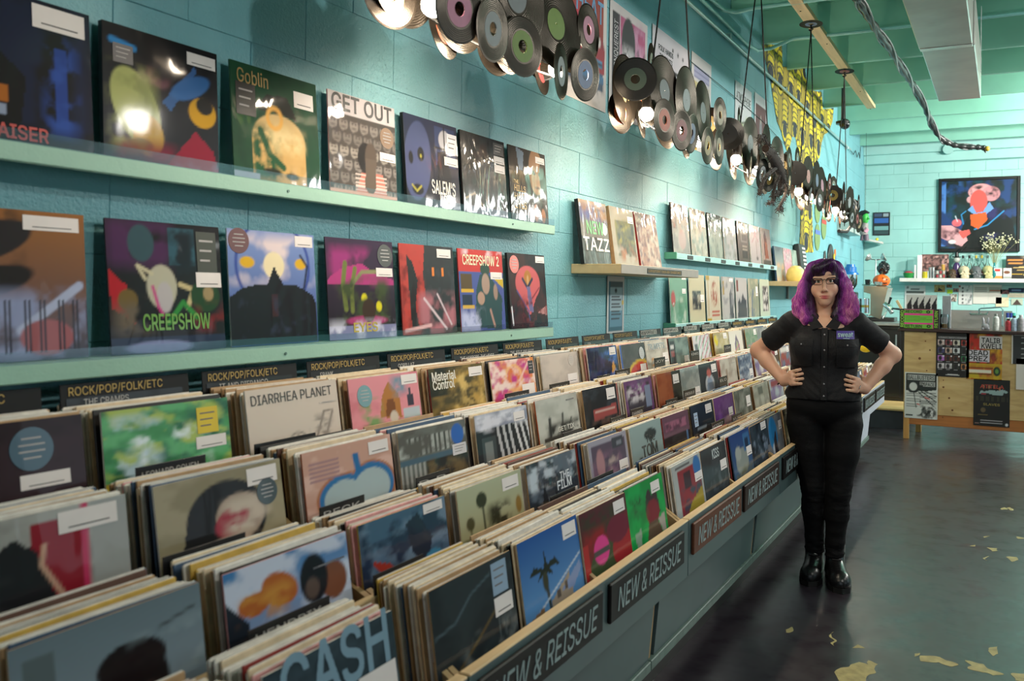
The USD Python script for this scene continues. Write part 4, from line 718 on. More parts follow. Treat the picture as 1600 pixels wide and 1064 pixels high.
binrec(3, 1093, 704.3, 'charcoal record with a small silver title and three dim figures', bg='#2a3036', texts=[('KISS', .42, .26, .14, .28, '#c0c8cc', 1)], st=[('k', .7, .36, .26, .18)], ops=[('n', 4, .5, '#343c44', 0), ('n', 8, .55, '#4c545c', (.2, .4, .9, .9))])
binrec(3, 1140, 680.6, 'blue record with a pale dog-like shape, in the front tier', bg='#2c4c7c', body=CARDS[6], st=[('k', .7, .4, .26, .18)], ops=[('g', '#24407c', '#3c5c7c'), ('e', .45, .65, .3, .3, '#8c9490'), ('e', .3, .45, .14, .16, '#a4a8a4'), ('r', .6, .1, .92, .5, '#3c6c9c'), ('r', .68, .18, .86, .44, '#20304c'), ('n', 5, .5, '#6c6c54', (.1, .8, 1, 1))])
binrec(3, 1170, 665.4, 'black and blue-grey record in clear plastic in the front tier', bg='#20262e', m=PRINTW, st=[('k', .6, .02, .3, .16)], ops=[('n', 5, .5, '#34404c', 0), ('n', 7, .6, '#7c8ca0', (.1, .3, .9, .9))])
binrec(3, 1194, 652, 'record with a bright blue cut-out shape beside the woman', bg='#6c7078', body=CARDS[8], st=[('k', .8, .2, .18, .2)], ops=[('e', .4, .45, .26, .42, '#2c7cb4'), ('n', 5, .5, '#8c8c8c', (.6, 0, 1, 1)), ('e', .42, .85, .14, .18, '#b8c0cc'), ('p', '#38343c', .4, .6, .55, .4, .6, 1, .4, 1)])
# beyond the woman, glimpsed between her arm and waist
ORD2 = ['first', 'second', 'third', 'fourth', 'fifth', 'sixth', 'seventh', 'eighth', 'ninth', 'tenth', 'eleventh', 'twelfth', 'thirteenth']
for row in range(4):
    y = max(fronts[row]) + .36; i = 0
    cols = ['#b8a888', '#5c6c84', '#8c3c44', '#d0ccc8', '#3c4a44', '#c89c5c', '#7c6c94', '#a8b4bc', '#4c3a34']
    while y < 7.75:
        c = cols[(i * 4 + row * 3) % 9]; d = cols[(i * 2 + row + 5) % 9]
        binrec(row, y, None, '%s record glimpsed past the woman, in the %s of the bins' % (ORD2[i], ROWN[row]), bg=c, n=18, ops=[('n', 4, .5, d, 0), ('r', .1, .1, .9, .3, cols[(i + row) % 9])], st=[('k', .7, .06, .24, .18)])
        y += .352; i += 1

# ------------------------------------------------------------------ records filed behind the front covers
protos = []
CNAME = ['cream', 'white', 'tan', 'black', 'brown', 'red', 'blue', 'pink', 'green', 'yellow', 'grey', 'orange']
jn = []
pool = []
for row in range(4):
    xback = BOARDS[row][0] + .012
    for y in sorted(fronts[row]):
        k = 0
        x = ROWX[row] - .006
        while True:
            x -= rng.choice([.007, .008, .010, .012])
            if x < xback - .012 or k > 13: break
            pool.append((row, x, y + rng.uniform(-.006, .010), ROWZ[row] + rng.uniform(-.010, .005), rng.choice([0] * 9 + [1] * 8 + [2] * 5 + [3, 4, 5, 6, 7, 9, 10]), y, k)); k += 1
dist = lambda p: math.hypot(p[1] - EYE[0], p[2] + .15) + .03 * p[6]
inview = [p for p in pool if p[2] > 0.45]
inview.sort(key=dist)
near = inview[:190]; nset = set(id(p) for p in near)
for p in near:
    row, x, y, zt, c, _, _ = p
    a = math.radians(LEAN); loc = (x + S * math.sin(a), y, zt - S * math.cos(a)); rot = (rng.uniform(-.6, .6), -LEAN, 0)
    cn = CNAME[c]
    lab = '%s-edged record filed upright behind the front covers of the %s' % (cn, ROWN[row]); g = '%s-edged records filed in the %s of the bins' % (cn, ROWN[row])
    pr = next((q for q in protos if q[0] == c), None)
    if pr is None:
        t = thing('record', lab, 'record', loc, rot, g)
        part(t, 'jacket', rbox(-0.0045, 0, 0, 0, S, S, 0.0012), CARDS[c])
        part(t, 'inner_sleeve', box(-0.0030, 0.004, 0.004, -0.0015, S - .004, S + .0022), CARDS[1])
        protos.append((c, t))
    else: copy_of(pr[1], loc, rot, lab, g)
rest = {}
for p in pool:
    if id(p) in nset: continue
    row, x, y, zt, c, _, _ = p
    q = xf(rbox(-0.0045, 0, 0, 0, S, S, 0.0012), (0, -LEAN, 0), (x + S * math.sin(math.radians(LEAN)), y, zt - S * math.cos(math.radians(LEAN))))
    rest.setdefault(c, []).append(q)
t = thing('filed_records', 'mass of records filed behind the covers in the further half of the bins', 'records'); tag(t, kind='stuff')
for c, ms in rest.items(): part(t, 'jackets', ms, CARDS[c], kind='stuff')

# ------------------------------------------------------------------ black divider cards and the header cards on the wall
DIV = mat('divider_plastic_black', '#15161a', 0.3, coat=0.2, var=0.1)
LABW = mat('label_tape_text', '#b8b4b0', 0.5)
div = [(0, 222, 746, 'LEONARD COHEN', .17), (1, 266, 873, 'COCTEAU TWINS', .19), (0, 407, 701, 'DESCENDENTS', .2), (1, 510, 795, 'BECK', .15), (1, 660, 748, 'B B', .15), (2, 400, 1010, 'HENDRIX', .2), (2, 595, 905, 'THE CARS', .17),
       (0, 797, 616, 'IRON AND WINE', .17), (0, 866, 601, 'JAMES BLAKE', .17), (1, 888, 682, 'GUIDED BY', .15), (1, 961, 657, 'DEATH', .15), (2, 869, 793, 'KURT VILE', .16), (2, 926, 757, 'LCD', .2), (0, 940, 588, 'HUM', .13), (0, 968, 579, 'INTERPOL', .17),
       (1, 993, 641, 'DAMNED', .14), (1, 1047, 626, 'DEVO', .15), (1, 1075, 611, 'DINOSAUR JR', .17), (2, 1118, 662, 'MODEST', .2), (2, 1150, 650, 'MUSE', .17), (0, 1029, 560, 'JOY', .15), (0, 1085, 545, 'KINKS', .15), (0, 1137, 530, 'LOW', .15), (1, 1130, 585, 'ELO', .15)]
ORD = ['first', 'second', 'third', 'fourth', 'fifth', 'sixth', 'seventh', 'eighth', 'ninth', 'tenth', 'eleventh', 'twelfth']
div.sort(key=lambda d: (d[0], d[1]))
for i, (row, px, py, s, w) in enumerate(div):
    x = BOARDS[row + 1][0] + .022
    p = at(px, py, x=x)
    z0 = BOARDS[row + 1][1] - .25
    zt = min(max(p[2], ROWZ[row + 1] + .012), ROWZ[row + 1] + .05)
    t = thing('divider_card', '%s black divider card from the left in front of the %s' % (ORD[sum(1 for d in div[:i] if d[0] == row)], ROWN[row]), 'divider card', (x, p[1], z0), (0, -4, 0), 'black divider cards')
    part(t, 'card', rbox(-.0012, 0, 0, .0012, w, zt - z0, .0005), DIV)
    tx = text(s, .014, w * .8); tx.apply_translation([.0013, w * .08, zt - z0 - .026]); part(t, 'lettering', tx, LABW)
GOLD = mat('header_gold_letters', '#b89a52', 0.4); HWHT = mat('header_grey_strip', '#a8a8a0', 0.5); HB = mat('header_card_black', '#0f1012', 0.5, var=0.1, spec=.25)
second = {-2: 'THE CURE', -1: '', 0: 'THE CRAMPS', 1: 'IT AND DIFRANCO', 2: 'FRANK', 3: 'GORILLAZ', 4: 'THE HORRORS  THE HIVES', 5: 'THE JESUS AND MARY', 6: 'K', 7: 'LED', 8: 'MOB', 9: 'NEIL', 10: 'PIXIES', 11: 'QUEEN', 12: 'RADIO', 13: 'ROLL', 14: 'SMITH', 15: 'SONIC', 16: 'TALK', 17: 'TOM', 18: 'U', 19: 'WEEN'}
for i in range(-2, 18):
    y = 1.130 + .3545 * i
    pale = i in (9, 10, 11, 12, 13)
    where = 'first' if i < -1 else ['second', 'third', 'fourth', 'fifth', 'sixth', 'seventh', 'eighth', 'ninth', 'tenth', 'eleventh', 'twelfth', 'thirteenth', 'fourteenth', 'fifteenth', 'sixteenth', 'seventeenth', 'eighteenth', 'nineteenth', 'twentieth'][i + 1]
    t = thing('header_card', 'black genre header card against the wall, %s from the left%s' % (where, ', grey-titled' if pale else ''), 'header card', (.118, y, 1.02), (0, -7, 0), 'genre header cards behind the back tier')
    part(t, 'card', rbox(-.002, 0, 0, .001, .316, .235, .001), HB)
    if pale: part(t, 'title_strip', box(.001, .012, .206, .0018, .25, .231), HWHT)
    tx = text('ROCK/POP/FOLK/ETC', .018, .225); tx.apply_translation([.0015 if not pale else .002, .018, .2095]); part(t, 'title', tx, GOLD if not pale else HB)
    s = second[i]
    if s:
        q = part(t, 'name_tape', box(.001, .012, .182, .0018, .296, .204), DIV)
        tx = text(s, .014, min(.0105 * len(s), .25)); tx.apply_translation([.0019, .05, .186]); part(q, 'lettering', tx, LABW)
# ------------------------------------------------------------------ ceiling things: plank, conduits, duct, cable
PINE = mat('new_pine', '#d2b88a', 0.55, var=0.12, scale=14, stretch=(3, .2, 3))
t = thing('ceiling_plank', 'bare pine plank screwed under the green joists', 'plank', (0.515, 5.0, 3.55))
part(t, 'board', rbox(-.045, 0, 0, .045, 5.0, .038, .002), PINE)
for i in range(6): part(t, 'screw', cyl(.006, -.004, .002, 8, .012 * (-1) ** i, .42 + .92 * i), mat('screw_dark', '#2a2622', .4, .7))
COND = mat('conduit_painted', '#a8c4c4', 0.3, 0.35, var=0.06); CONDT = mat('conduit_teal_paint', '#84c4c0', 0.4, var=0.05)
t = thing('conduit', 'grey metal conduit running along the record wall below the joists', 'pipe', (0, 0, 0))
part(t, 'pipe', tube([(0.03, 1.0, 3.33), (0.03, 5, 3.33), (0.03, 9, 3.36), (0.03, 11.7, 3.38)], 0.013, 10), COND, smooth=40)
for y in (2.2, 4.4, 6.1, 7.9, 9.8, 11.4): part(t, 'strap', rbox(0, y, 3.325 + (y > 6) * .015, 0.048, y + .03, 3.365 + (y > 6) * .015, .004), COND)
t = thing('conduit', 'teal painted conduit bending from the wall up over the joists', 'pipe', (0, 0, 0))
part(t, 'pipe', tube([(0.03, 2.0, 3.50), (0.03, 5.7, 3.50), (0.04, 5.95, 3.50), (0.09, 6.08, 3.52), (0.2, 6.15, 3.555), (0.5, 6.18, 3.565), (6.98, 6.2, 3.565)], 0.016, 10), CONDT, smooth=40)
t = thing('conduit', 'thinner teal painted conduit curving off the wall along a joist', 'pipe', (0, 0, 0))
part(t, 'pipe', tube([(0.03, 2.0, 3.43), (0.03, 6.6, 3.43), (0.05, 6.85, 3.44), (0.12, 6.98, 3.48), (0.3, 7.05, 3.565), (0.8, 7.1, 3.572), (6.98, 7.12, 3.572)], 0.013, 10), CONDT, smooth=40)
WHITEP = mat('white_pipe', '#d8dcdc', 0.4)
t = thing('air_duct', 'foil-faced square air duct hanging below the joists', 'duct', (0, 0, 0))
DUCT = mat('duct_foil', '#c4c0bc', 0.28, 0.75, var=0.1, scale=5, bump=0.25, bscale=5)
for i, (y0, y1) in enumerate(((3.0, 4.6), (4.61, 6.15), (6.16, 7.85))):
    part(t, 'duct_section', rbox(1.33 + .012 * i, y0, 3.12, 1.66 + .012 * i, y1, 3.46, .006), DUCT)
for y in (4.605, 6.155): part(t, 'seam_tape', rbox(1.335 + .012 * (y > 5), y - .035, 3.117, 1.672, y + .035, 3.463, .002), mat('foil_tape', '#d8d4d0', .2, .85))
part(t, 'hanger_strap', box(1.70, 6.9, 3.12, 1.704, 6.93, 3.6), WHITEP); part(t, 'hanger_strap', box(1.70, 5.2, 3.12, 1.704, 5.23, 3.6), WHITEP)
t = thing('cable_bundle', 'dark taped bundle of cables snaking under the joists', 'cable', (0, 0, 0))
pts = [at(*q, z=3.53) for q in ((1336, -6), (1352, 18), (1372, 50), (1390, 76), (1405, 100), (1420, 123), (1432, 142))] + [at(*q, y=yy) for q, yy in (((1447, 172), 9.7), ((1455, 192), 10.0), ((1467, 212), 10.2), ((1483, 224), 10.3), ((1505, 229), 10.35), ((1528, 230), 10.4), ((1541, 234), 10.4))]
pts = np.array(pts)
from scipy.interpolate import make_interp_spline
sp = make_interp_spline(np.arange(len(pts)), pts, 3); P = sp(np.linspace(0, len(pts) - 1, 90))
part(t, 'sheath', tube(P, .028 + .006 * np.sin(np.arange(90) * 1.7), 9), mat('cable_black', '#2c2f30', .35, var=.3, scale=30), smooth=40)
for k in range(2): part(t, 'strand', tube(P + np.stack([np.sin(np.arange(90) * .25 + k * 3) * .034, np.zeros(90), np.cos(np.arange(90) * .25 + k * 3) * .03], 1), .009, 6), mat('cable_grey', '#7c8484', .4), smooth=40)
part(t, 'yellow_end', ball(P[-1] + np.array([.01, 0, .012]), .028, 2), mat('cable_yellow', '#b0902c', .5), smooth=True)
t = thing('dome_camera', 'small black ceiling security dome by the record wall', 'camera', tuple(at(1317, 194, x=.25)))
part(t, 'stem', cyl(.02, .03, ZC - at(1317, 194, x=.25)[2], 14), mat('camera_black', '#16181a', .3)); part(t, 'base', cyl(.075, 0, .03, 24), mat('camera_black', '#16181a', .3), smooth=40); part(t, 'dome', ball((0.02, 0, 0), .06, 3), mat('camera_dome', '#0c0e10', .08, coat=.6), smooth=True)
t = thing('wall_wire', 'thin loose wire strung along the wall above the posters', 'wire', (0, 0, 0))
part(t, 'wire', tube([(.012, 5.3, 2.98), (.012, 6.3, 2.96), (.012, 7.2, 2.93), (.012, 8.0, 2.86)], .0025, 6), mat('wire_dark', '#3a4a4a', .5))
part(t, 'wire', tube([(.02, 11.7, 3.38), (.02, 12.0, 3.36), (.03, 12.1, 3.43), (.03, 12.25, 3.36), (.03, 12.4, 3.45), (.03, 12.5, 3.38), (.03, 12.55, 3.55)], .005, 6), mat('wire_dark', '#3a4a4a', .5))

# ------------------------------------------------------------------ hanging lamps made of vinyl records
VIN = usdkit.material(stage, '/World/Looks/vinyl', {'tc': ('texture_coordinate', {}), 'n': ('noise_texture', {'scale': 9.0}), 'r': ('map_range', {'to_min': .20, 'to_max': .34}), 'd': ('diffuse_bsdf', {'color': tuple(lin('#17130f'))}), 'g': ('glossy_bsdf', {'color': (.95, .86, .74)}), 'm': ('mix_closure', {'fac': .05})}, [('tc.object', 'n.vector'), ('n.fac', 'r.value'), ('r.result', 'g.roughness'), ('d.BSDF', 'm.closure1'), ('g.BSDF', 'm.closure2')], surface='m.closure')
BULB = usdkit.material(stage, '/World/Looks/bulb', {'e': ('emission', {'color': (1.0, 0.84, 0.64), 'strength': 250.0})}, [], surface='e.emission')
SOCK = mat('lamp_socket_black', '#141210', .4)
CORD = mat('cord_black', '#15120f', .6)
LAB = {k: mat('vinyl_label_' + k, c, .5, var=.1, scale=30) for k, c in dict(grey='#5c6668', white='#7c8486', pink='#a86c84', orange='#a8481c', red='#7a2220', green='#5c7a20', sage='#4c5a4a', cream='#84744e', blue='#465c80', yellow='#8a7428', salmon='#a86456', black='#15120f').items()}


def disc_mesh(r, hole, th=.0022, seg=40, ridges=0):
    """A record: its playing surface is cut into shallow concentric ridges, which stretch highlights into the radial streak of vinyl."""
    g = r - .004; q = r * (.36 if r > .1 else .56)
    if not ridges: prof = [(hole, -th / 2), (g, -th / 2), (r, -th * .35), (r, th * .35), (g, th / 2), (hole, th / 2), (hole, -th / 2)]
    else:
        rr = np.linspace(q, g, 2 * ridges + 1); hh = np.where(np.arange(2 * ridges + 1) % 2, .00042 * (g - q) / ridges / .0065, 0.0)
        prof = [(hole, -th / 2)] + [(a, -th / 2 - h) for a, h in zip(rr, hh)] + [(r, -th * .35), (r, th * .35)] + [(a, th / 2 + h) for a, h in zip(rr[::-1], hh[::-1])] + [(hole, th / 2), (hole, -th / 2)]
    return lathe(prof, seg)


def vinyl(parent, c, normal, r, lab, seg=40):
    z = np.array([0, 0, 1.0]); n = np.array(normal, float); n /= np.linalg.norm(n)
    T = trimesh.geometry.align_vectors(z, n); T[:3, 3] = c
    small = r < .1
    m = disc_mesh(r, .019 if small and lab != 'black' else .0036, seg=seg, ridges=0 if seg < 30 else 14 if not small else 7); m.apply_transform(T)
    d = part(parent, 'record', m, VIN, smooth=11)
    rl = .046 if small else .05
    l = lathe([(.019 if small else .0036, -.0016), (rl, -.0016), (rl, .0016), (.019 if small else .0036, .0016), (.019 if small else .0036, -.0016)], 28); l.apply_transform(T)
    if lab != 'black': part(d, 'label', l, LAB[lab])
    return d


order = ['nearest the camera', 'second from the camera', 'third from the camera', 'fourth from the camera', 'fifth and farthest from the camera']
for i, (y0, sc, endlab) in enumerate(((1.72, 1.0, 'black'), (3.22, 1.0, 'sage'), (4.53, 1.28, 'black'), (6.19, 1.05, 'black'), (7.71, 1.1, 'yellow'))):
    r_ = random.Random(40 + i)
    j = lambda a: r_.uniform(-a, a)
    t = thing('record_lamp', 'hanging lamp of overlapping vinyl records, %s' % order[i], 'lamp', (0, 0, 0), group='lamps made of records')
    yc = y0 + .5 * sc
    part(t, 'frame', [tube([(.50 + .05 * math.cos(a), yc + .40 * sc * math.sin(a), z) for a in np.linspace(0, 2 * np.pi, 25)], .004, 6) for z in (2.40, 2.20)], SOCK)
    seg = 40 if i < 3 else 26
    front = ['grey', 'white', 'grey', 'cream'] if i == 1 else [['blue', 'grey', 'green', 'pink'], 0, ['grey', 'cream', 'white', 'sage'], ['salmon', 'blue', 'pink', 'red'], ['grey', 'white', 'blue', 'grey']][i]
    vinyl(t, (.51, y0, 2.335), (.38, -.92, -.06), .0885, endlab, seg)
    for k, f in enumerate((.18, .42, .69, .92)):
        big = k < 3
        vinyl(t, (.57 + .012 * (k % 2), y0 + f * sc + j(.01), (2.325 if big else 2.36) + j(.012)), (1, j(.10), j(.06)), .151 if big else .0885, front[k], seg)
    for k, f in enumerate((.10, .36, .62, .9)):
        vinyl(t, (.42 - .012 * (k % 2), y0 + f * sc + j(.02), 2.34 + j(.03)), (1, j(.12), j(.06)), .151, ['red', 'cream', 'orange', 'white'][(k + i) % 4], seg)
    for k, f in enumerate((.30, .80)): vinyl(t, (.46, y0 + f * sc, 2.47 + j(.02)), (1, j(.2), 0), .0885, ['sage', 'white'][k], seg)
    vinyl(t, (.50, y0 + 1.0 * sc, 2.33), (.2, 1, 0), .0885, 'cream', seg)
    low = [['pink', 'grey', 'green', 'white', 'blue'], ['orange', 'red', 'blue', 'yellow', 'cream'], ['cream', 'white', 'yellow', 'grey', 'cream'], ['white', 'salmon', 'grey', 'cream', 'red'], ['cream', 'grey', 'white', 'red', 'cream']][i]
    for k, f in enumerate((.10, .27, .45, .66, .86)):
        vinyl(t, (.60 + .012 * (k % 2), y0 + f * sc + j(.015), 2.175 + j(.022)), (1, j(.25), -.1 + j(.1)), .0885, low[k], seg)
    for k, f in enumerate((.06, .33, .60, .90)):
        vinyl(t, (.415 - .01 * (k % 2), y0 + f * sc + j(.02), 2.225 + j(.02)), (1, j(.25), .12 + j(.1)), .0885, ['cream', 'orange', 'grey', 'red', 'white', 'sage'][(k + i) % 6], seg)
    for k, f in enumerate((.12, .48, .82)):
        b = np.array([.512, y0 + f * sc, 2.215])
        s = part(t, 'socket', cyl(.02, 2.24, 2.31, 16, b[0], b[1]), SOCK)
        part(t, 'bulb', ball(b, .031, 3), BULB, smooth=True)
    top = np.array([.515, yc - .05, 3.52])
    for dy in (-.3, .22):
        part(t, 'cord', tube([top, top + (0, dy * .05, -.08), (.50, yc + dy * sc, 2.40)], .0042, 6), CORD)
    vinyl(t, (.515, yc - .05, 3.545), (0, 0.05, 1), .0885, 'blue' if i % 2 else 'red', 28)
    part(t, 'hook', tube([(.515, yc - .05, 3.54), (.515, yc - .05, 3.52), (.53, yc - .05, 3.505), (.515, yc - .05, 3.49), (.50, yc - .05, 3.505)], .006, 6), CORD)

# ------------------------------------------------------------------ creatures hung on the lamps
FUR = mat('dark_brown_fur', '#32241a', .9, var=.4, scale=60, sheen=.3)


def fur_on(parent, paths, n, L, w, mt, seed, name='fur'):
    g = np.random.default_rng(seed); pts = []; cnt = []
    for (p, r) in paths:
        p = np.asarray(p, float); k = g.integers(0, len(p) - 1, n); t_ = g.random((n, 1)); c = p[k] * (1 - t_) + p[k + 1] * t_
        d = g.normal(size=(n, 3)); d /= np.linalg.norm(d, axis=1, keepdims=True)
        a = c + d * r * .8; b = c + d * (r + L * .6) + g.normal(size=(n, 3)) * .003; e = c + d * (r + L) + np.array([0, 0, -L * .5]) + g.normal(size=(n, 3)) * .006
        pts.append(np.stack([a, b, e], 1).reshape(-1, 3)); cnt += [3] * n
    q = UsdGeom.BasisCurves.Define(stage, fresh(str(parent.GetPath()), name))
    q.CreateTypeAttr('linear'); q.CreateCurveVertexCountsAttr(cnt); q.CreatePointsAttr(Vt.Vec3fArray.FromNumpy(np.vstack(pts).astype(np.float32))); q.CreateWidthsAttr([w]); q.SetWidthsInterpolation('constant')
    UsdShade.MaterialBindingAPI.Apply(q.GetPrim()).Bind(mt)
    tag(q, kind='stuff')


t = thing('plush_creature', 'shaggy dark brown plush creature dangling long limbs from a record lamp', 'toy', (0, 0, 0))
X = .66
P_ = lambda a, b: at(a, b, x=X)
trunk = [P_(1196, 232), P_(1205, 240), P_(1213, 255), P_(1220, 270), P_(1224, 284)]
limbs = [[P_(1206, 245), P_(1200, 228), P_(1194, 214), P_(1188, 213), P_(1186, 222)], [P_(1214, 262), P_(1200, 272), P_(1193, 282), P_(1189, 296), P_(1186, 303)], [P_(1219, 272), P_(1212, 288), P_(1208, 303), P_(1208, 315), P_(1201, 318)], [P_(1222, 274), P_(1220, 290), P_(1217, 300), P_(1210, 308)], [P_(1222, 278), P_(1229, 290), P_(1227, 305), P_(1221, 318), P_(1216, 328), P_(1222, 326)]]
part(t, 'body', [tube(trunk, [.022, .03, .034, .03, .02], 10)] + [tube(l, .010, 8) for l in limbs], FUR, smooth=50)
fur_on(t, [(trunk, .030)] + [(l, .009) for l in limbs], 170, .013, .0022, FUR, 3)
BONE = mat('puppet_grey', '#8c8a88', .6); PBLK = mat('puppet_black', '#16161a', .7); PGRN = mat('puppet_green', '#3cae48', .5); PPNK = mat('puppet_pink', '#d89ab0', .6)
t = thing('skeleton_toy', 'black and grey bony toy clinging to the far end of the last record lamp', 'toy', (0, 0, 0))
X = .56
rib = [[P_(1322, 315), P_(1328, 309), P_(1334, 316), P_(1337, 330), P_(1334, 340)], [P_(1326, 312), P_(1333, 322), P_(1332, 338)], [P_(1330, 311), P_(1338, 322), P_(1338, 338), P_(1333, 345)], [P_(1318, 336), P_(1326, 335), P_(1333, 342)], [P_(1333, 345), P_(1328, 355), P_(1323, 362), P_(1311, 361)], [P_(1331, 340), P_(1320, 346), P_(1315, 344)], [P_(1335, 346), P_(1344, 352), P_(1348, 360)]]
part(t, 'bones', [tube(l, .016, 7) for l in rib], PBLK, smooth=50)
part(t, 'grey_bones', [tube(np.array(l) + (.012, -.02, .01), .011, 6) for l in rib[:4]], BONE, smooth=50)
t = thing('witch_puppet', 'hanging puppet with a green face, black pointed hood and pink cuffs', 'puppet', (0, 0, 0))
Y = 11.2
Q_ = lambda a, b: at(a, b, y=Y)
c = Q_(1352, 341)
part(t, 'face', ball(c, .058, 3, (.75, .9, 1.25)), PGRN, smooth=True)
part(t, 'nose', tube([c + (.03, -.03, 0), c + (.06, -.05, -.015)], [.016, .006], 8), PGRN, smooth=50)
part(t, 'hood', [ball(c + (-.035, .02, .03), .07, 3, (.9, .8, 1.0)), tube([c + (-.06, .02, .02), c + (-.09, .02, -.07)], [.05, .03], 10), tube([c + (.0, .01, .05), c + (-.02, .01, .1)], [.06, .02], 12)], PBLK, smooth=50)
part(t, 'robe', [tube([c + (0, 0, -.06), c + (-.02, 0, -.15), c + (-.01, 0, -.21)], [.04, .06, .045], 12)], BONE, smooth=50)
part(t, 'cuff', [tube([c + (-.1, 0, -.09), c + (-.04, -.02, -.15)], [.02, .03], 8), tube([c + (.03, -.03, -.13), c + (.0, -.03, -.17)], [.03, .03], 8)], PPNK, smooth=50)
part(t, 'boot', [tube([c + (-.03, 0, -.2), c + (-.04, 0, -.28)], .022, 8), tube([c + (.01, 0, -.2), c + (.02, 0, -.28)], .03, 8)], mat('puppet_mauve', '#6c5c6c', .6), smooth=50)
part(t, 'string', tube([c + (0, 0, .06), (c[0], Y, 3.5)], .002, 5), CORD)

# ------------------------------------------------------------------ posters and the painted eyes on the record wall
PAPER = mat('poster_back', '#d8d4cc', .7)


def flatprint(name, label, cat, tl, w, h, axis, bg, ops, n=48, texts=(), seed=1, group=None, th=.0015, tilt=0, m=MATTE, body=None):
    """A flat print on a wall: tl = its top left corner (a point); axis 'x' hangs on the record wall, 'y' on a wall that faces the camera."""
    t = thing(name, label, cat, (tl[0], tl[1], tl[2] - h), (0, 0, 0) if axis == 'x' else (0, 0, -90), group)
    part(t, 'sheet', box(0, 0, 0, th, w, h), body or PAPER)
    q, col = panel(w, h, n, bg, list(ops), seed, th + .0004); part(t, 'front_print', q, m, col=col)
    for s, u, v, hh, ww, c, *b in texts:
        tx = text(s, hh * h, ww * w if ww else None, .0006, bool(b)); tx.apply_translation([th + .0008, u * w, (1 - v) * h]); part(t, 'lettering', tx, lettmat(c))
    if tilt: pass
    return t


G = 'gig posters on the record wall'
wp = lambda lab, y, z, w, h, bg, ops, texts=(), n=56: flatprint('poster', lab, 'poster', (.004, y, z), w, h, 'x', bg, ops, n, texts, seed=int(y * 10), group=G)
wp('red poster with big blue letters over a red car with a blue grille', 3.53, 3.10, .49, .71, '#d4ccc8', [('r', .08, .04, .92, .5, '#94362c'), ('p', '#2c4c6c', .1, .35, .35, .4, .4, .6, .1, .6), ('r', .08, .5, .92, .86, '#3c5c7c'), ('e', .6, .58, .36, .16, '#8c2030'), ('r', .25, .56, .95, .74, '#9c2434'), ('r', .34, .64, .9, .70, '#4c8cb4'), ('l', '#1c2c4c', .012, .36, .67, .55, .7, .62, .66, .9, .68), ('r', .3, .76, .94, .81, '#3c7cac'), ('e', .48, .55, .09, .02, '#d8d0cc'), ('e', .8, .52, .06, .04, '#d8d0cc'), ('n', 6, .5, '#20304c', (.1, .8, .95, .9)), ('r', .55, .77, .66, .82, '#b84a34'), ('p', '#b83044', .26, .3, .34, .32, .36, .75, .3, .75), ('e', .3, .3, .03, .03, '#c89080')],
   [('HORTON', .06, .20, .13, .78, '#6c9cc8', 1), ('HEAT', .28, .38, .15, .64, '#6c9cc8', 1)])
wp('white-edged poster with a pink ground, a black vertical line of letters and a shadowed head', 4.06, 3.00, .52, .60, '#d0c8c8', [('r', .06, .08, .24, .94, '#22242c'), ('r', .26, .08, .94, .94, '#b04c78'), ('n', 5, .5, '#c890b0', (.26, .08, .94, .94)), ('e', .48, .3, .18, .24, '#1c2428'), ('n', 11, .5, '#d8d4d8', (.32, .35, .66, .75)), ('n', 12, .55, '#2a2630', (.6, .3, .95, .7))], [])
t_ = text('NO ONE CONQUEREST', .05, .46); v_ = t_.vertices.copy(); t_.vertices = np.stack([v_[:, 0], -v_[:, 2], v_[:, 1]], 1); t_.apply_translation([.0025, .105, .05])
part(stage.GetPrimAtPath('/World/poster_001'), 'lettering', t_, lettmat('#cfcbd0'))
wp('white poster with a small two-line heading and a boxed dark picture with a red spot', 4.66, 3.04, .66, .62, '#d2ccd4', [('r', .1, .32, .95, .95, '#1c1c20'), ('r', .13, .35, .92, .95, '#b8b4bc'), ('r', .3, .38, .75, .95, '#2c2426'), ('e', .62, .62, .12, .12, '#c0483c'), ('r', .6, .6, .64, .66, '#1c1c20'), ('e', .52, .12, .02, .02, '#1c1c20'), ('e', .66, .13, .02, .02, '#1c1c20'), ('e', .8, .14, .02, .02, '#1c1c20')], [('FOLK HANDS', .15, .2, .05, .38, '#1c1c20', 1), ('TONIGHTS', .18, .28, .05, .33, '#1c1c20', 1)])
wp('white poster with a lilac heading block and a pale yellow panel', 5.36, 3.06, .42, .64, '#d4d0d0', [('r', .12, .12, .9, .24, '#a8a8c8'), ('h', 40, .5, '#8888b0', (.12, .12, .9, .24), 0), ('r', .12, .28, .9, .9, '#c8bc84'), ('n', 6, .5, '#a8a8b8', (.12, .28, .9, .5)), ('r', .1, .95, .3, 1, '#c8a030')])
wp('white poster headed by thin black capitals above a yellow-green drawing', 6.38, 3.10, .47, .62, '#d4d8dc', [('n', 5, .5, '#a8b83c', (.3, .4, .8, 1)), ('l', '#3c4a30', .012, .3, .5, .6, .45, .7, .7, .5, .95), ('r', .2, .28, .5, .3, '#8a8e90')], [('ATMOSPHERE', .06, .22, .1, .88, '#1c1e20')])
wp('poster with a maroon picture of a pale seated figure', 6.95, 3.13, .40, .60, '#d4d4d8', [('r', .08, .14, .92, .92, '#5c3034'), ('e', .5, .45, .1, .16, '#7c7c84'), ('p', '#34343c', .35, .92, .4, .6, .6, .6, .68, .92), ('e', .5, .33, .05, .06, '#a0988c')])
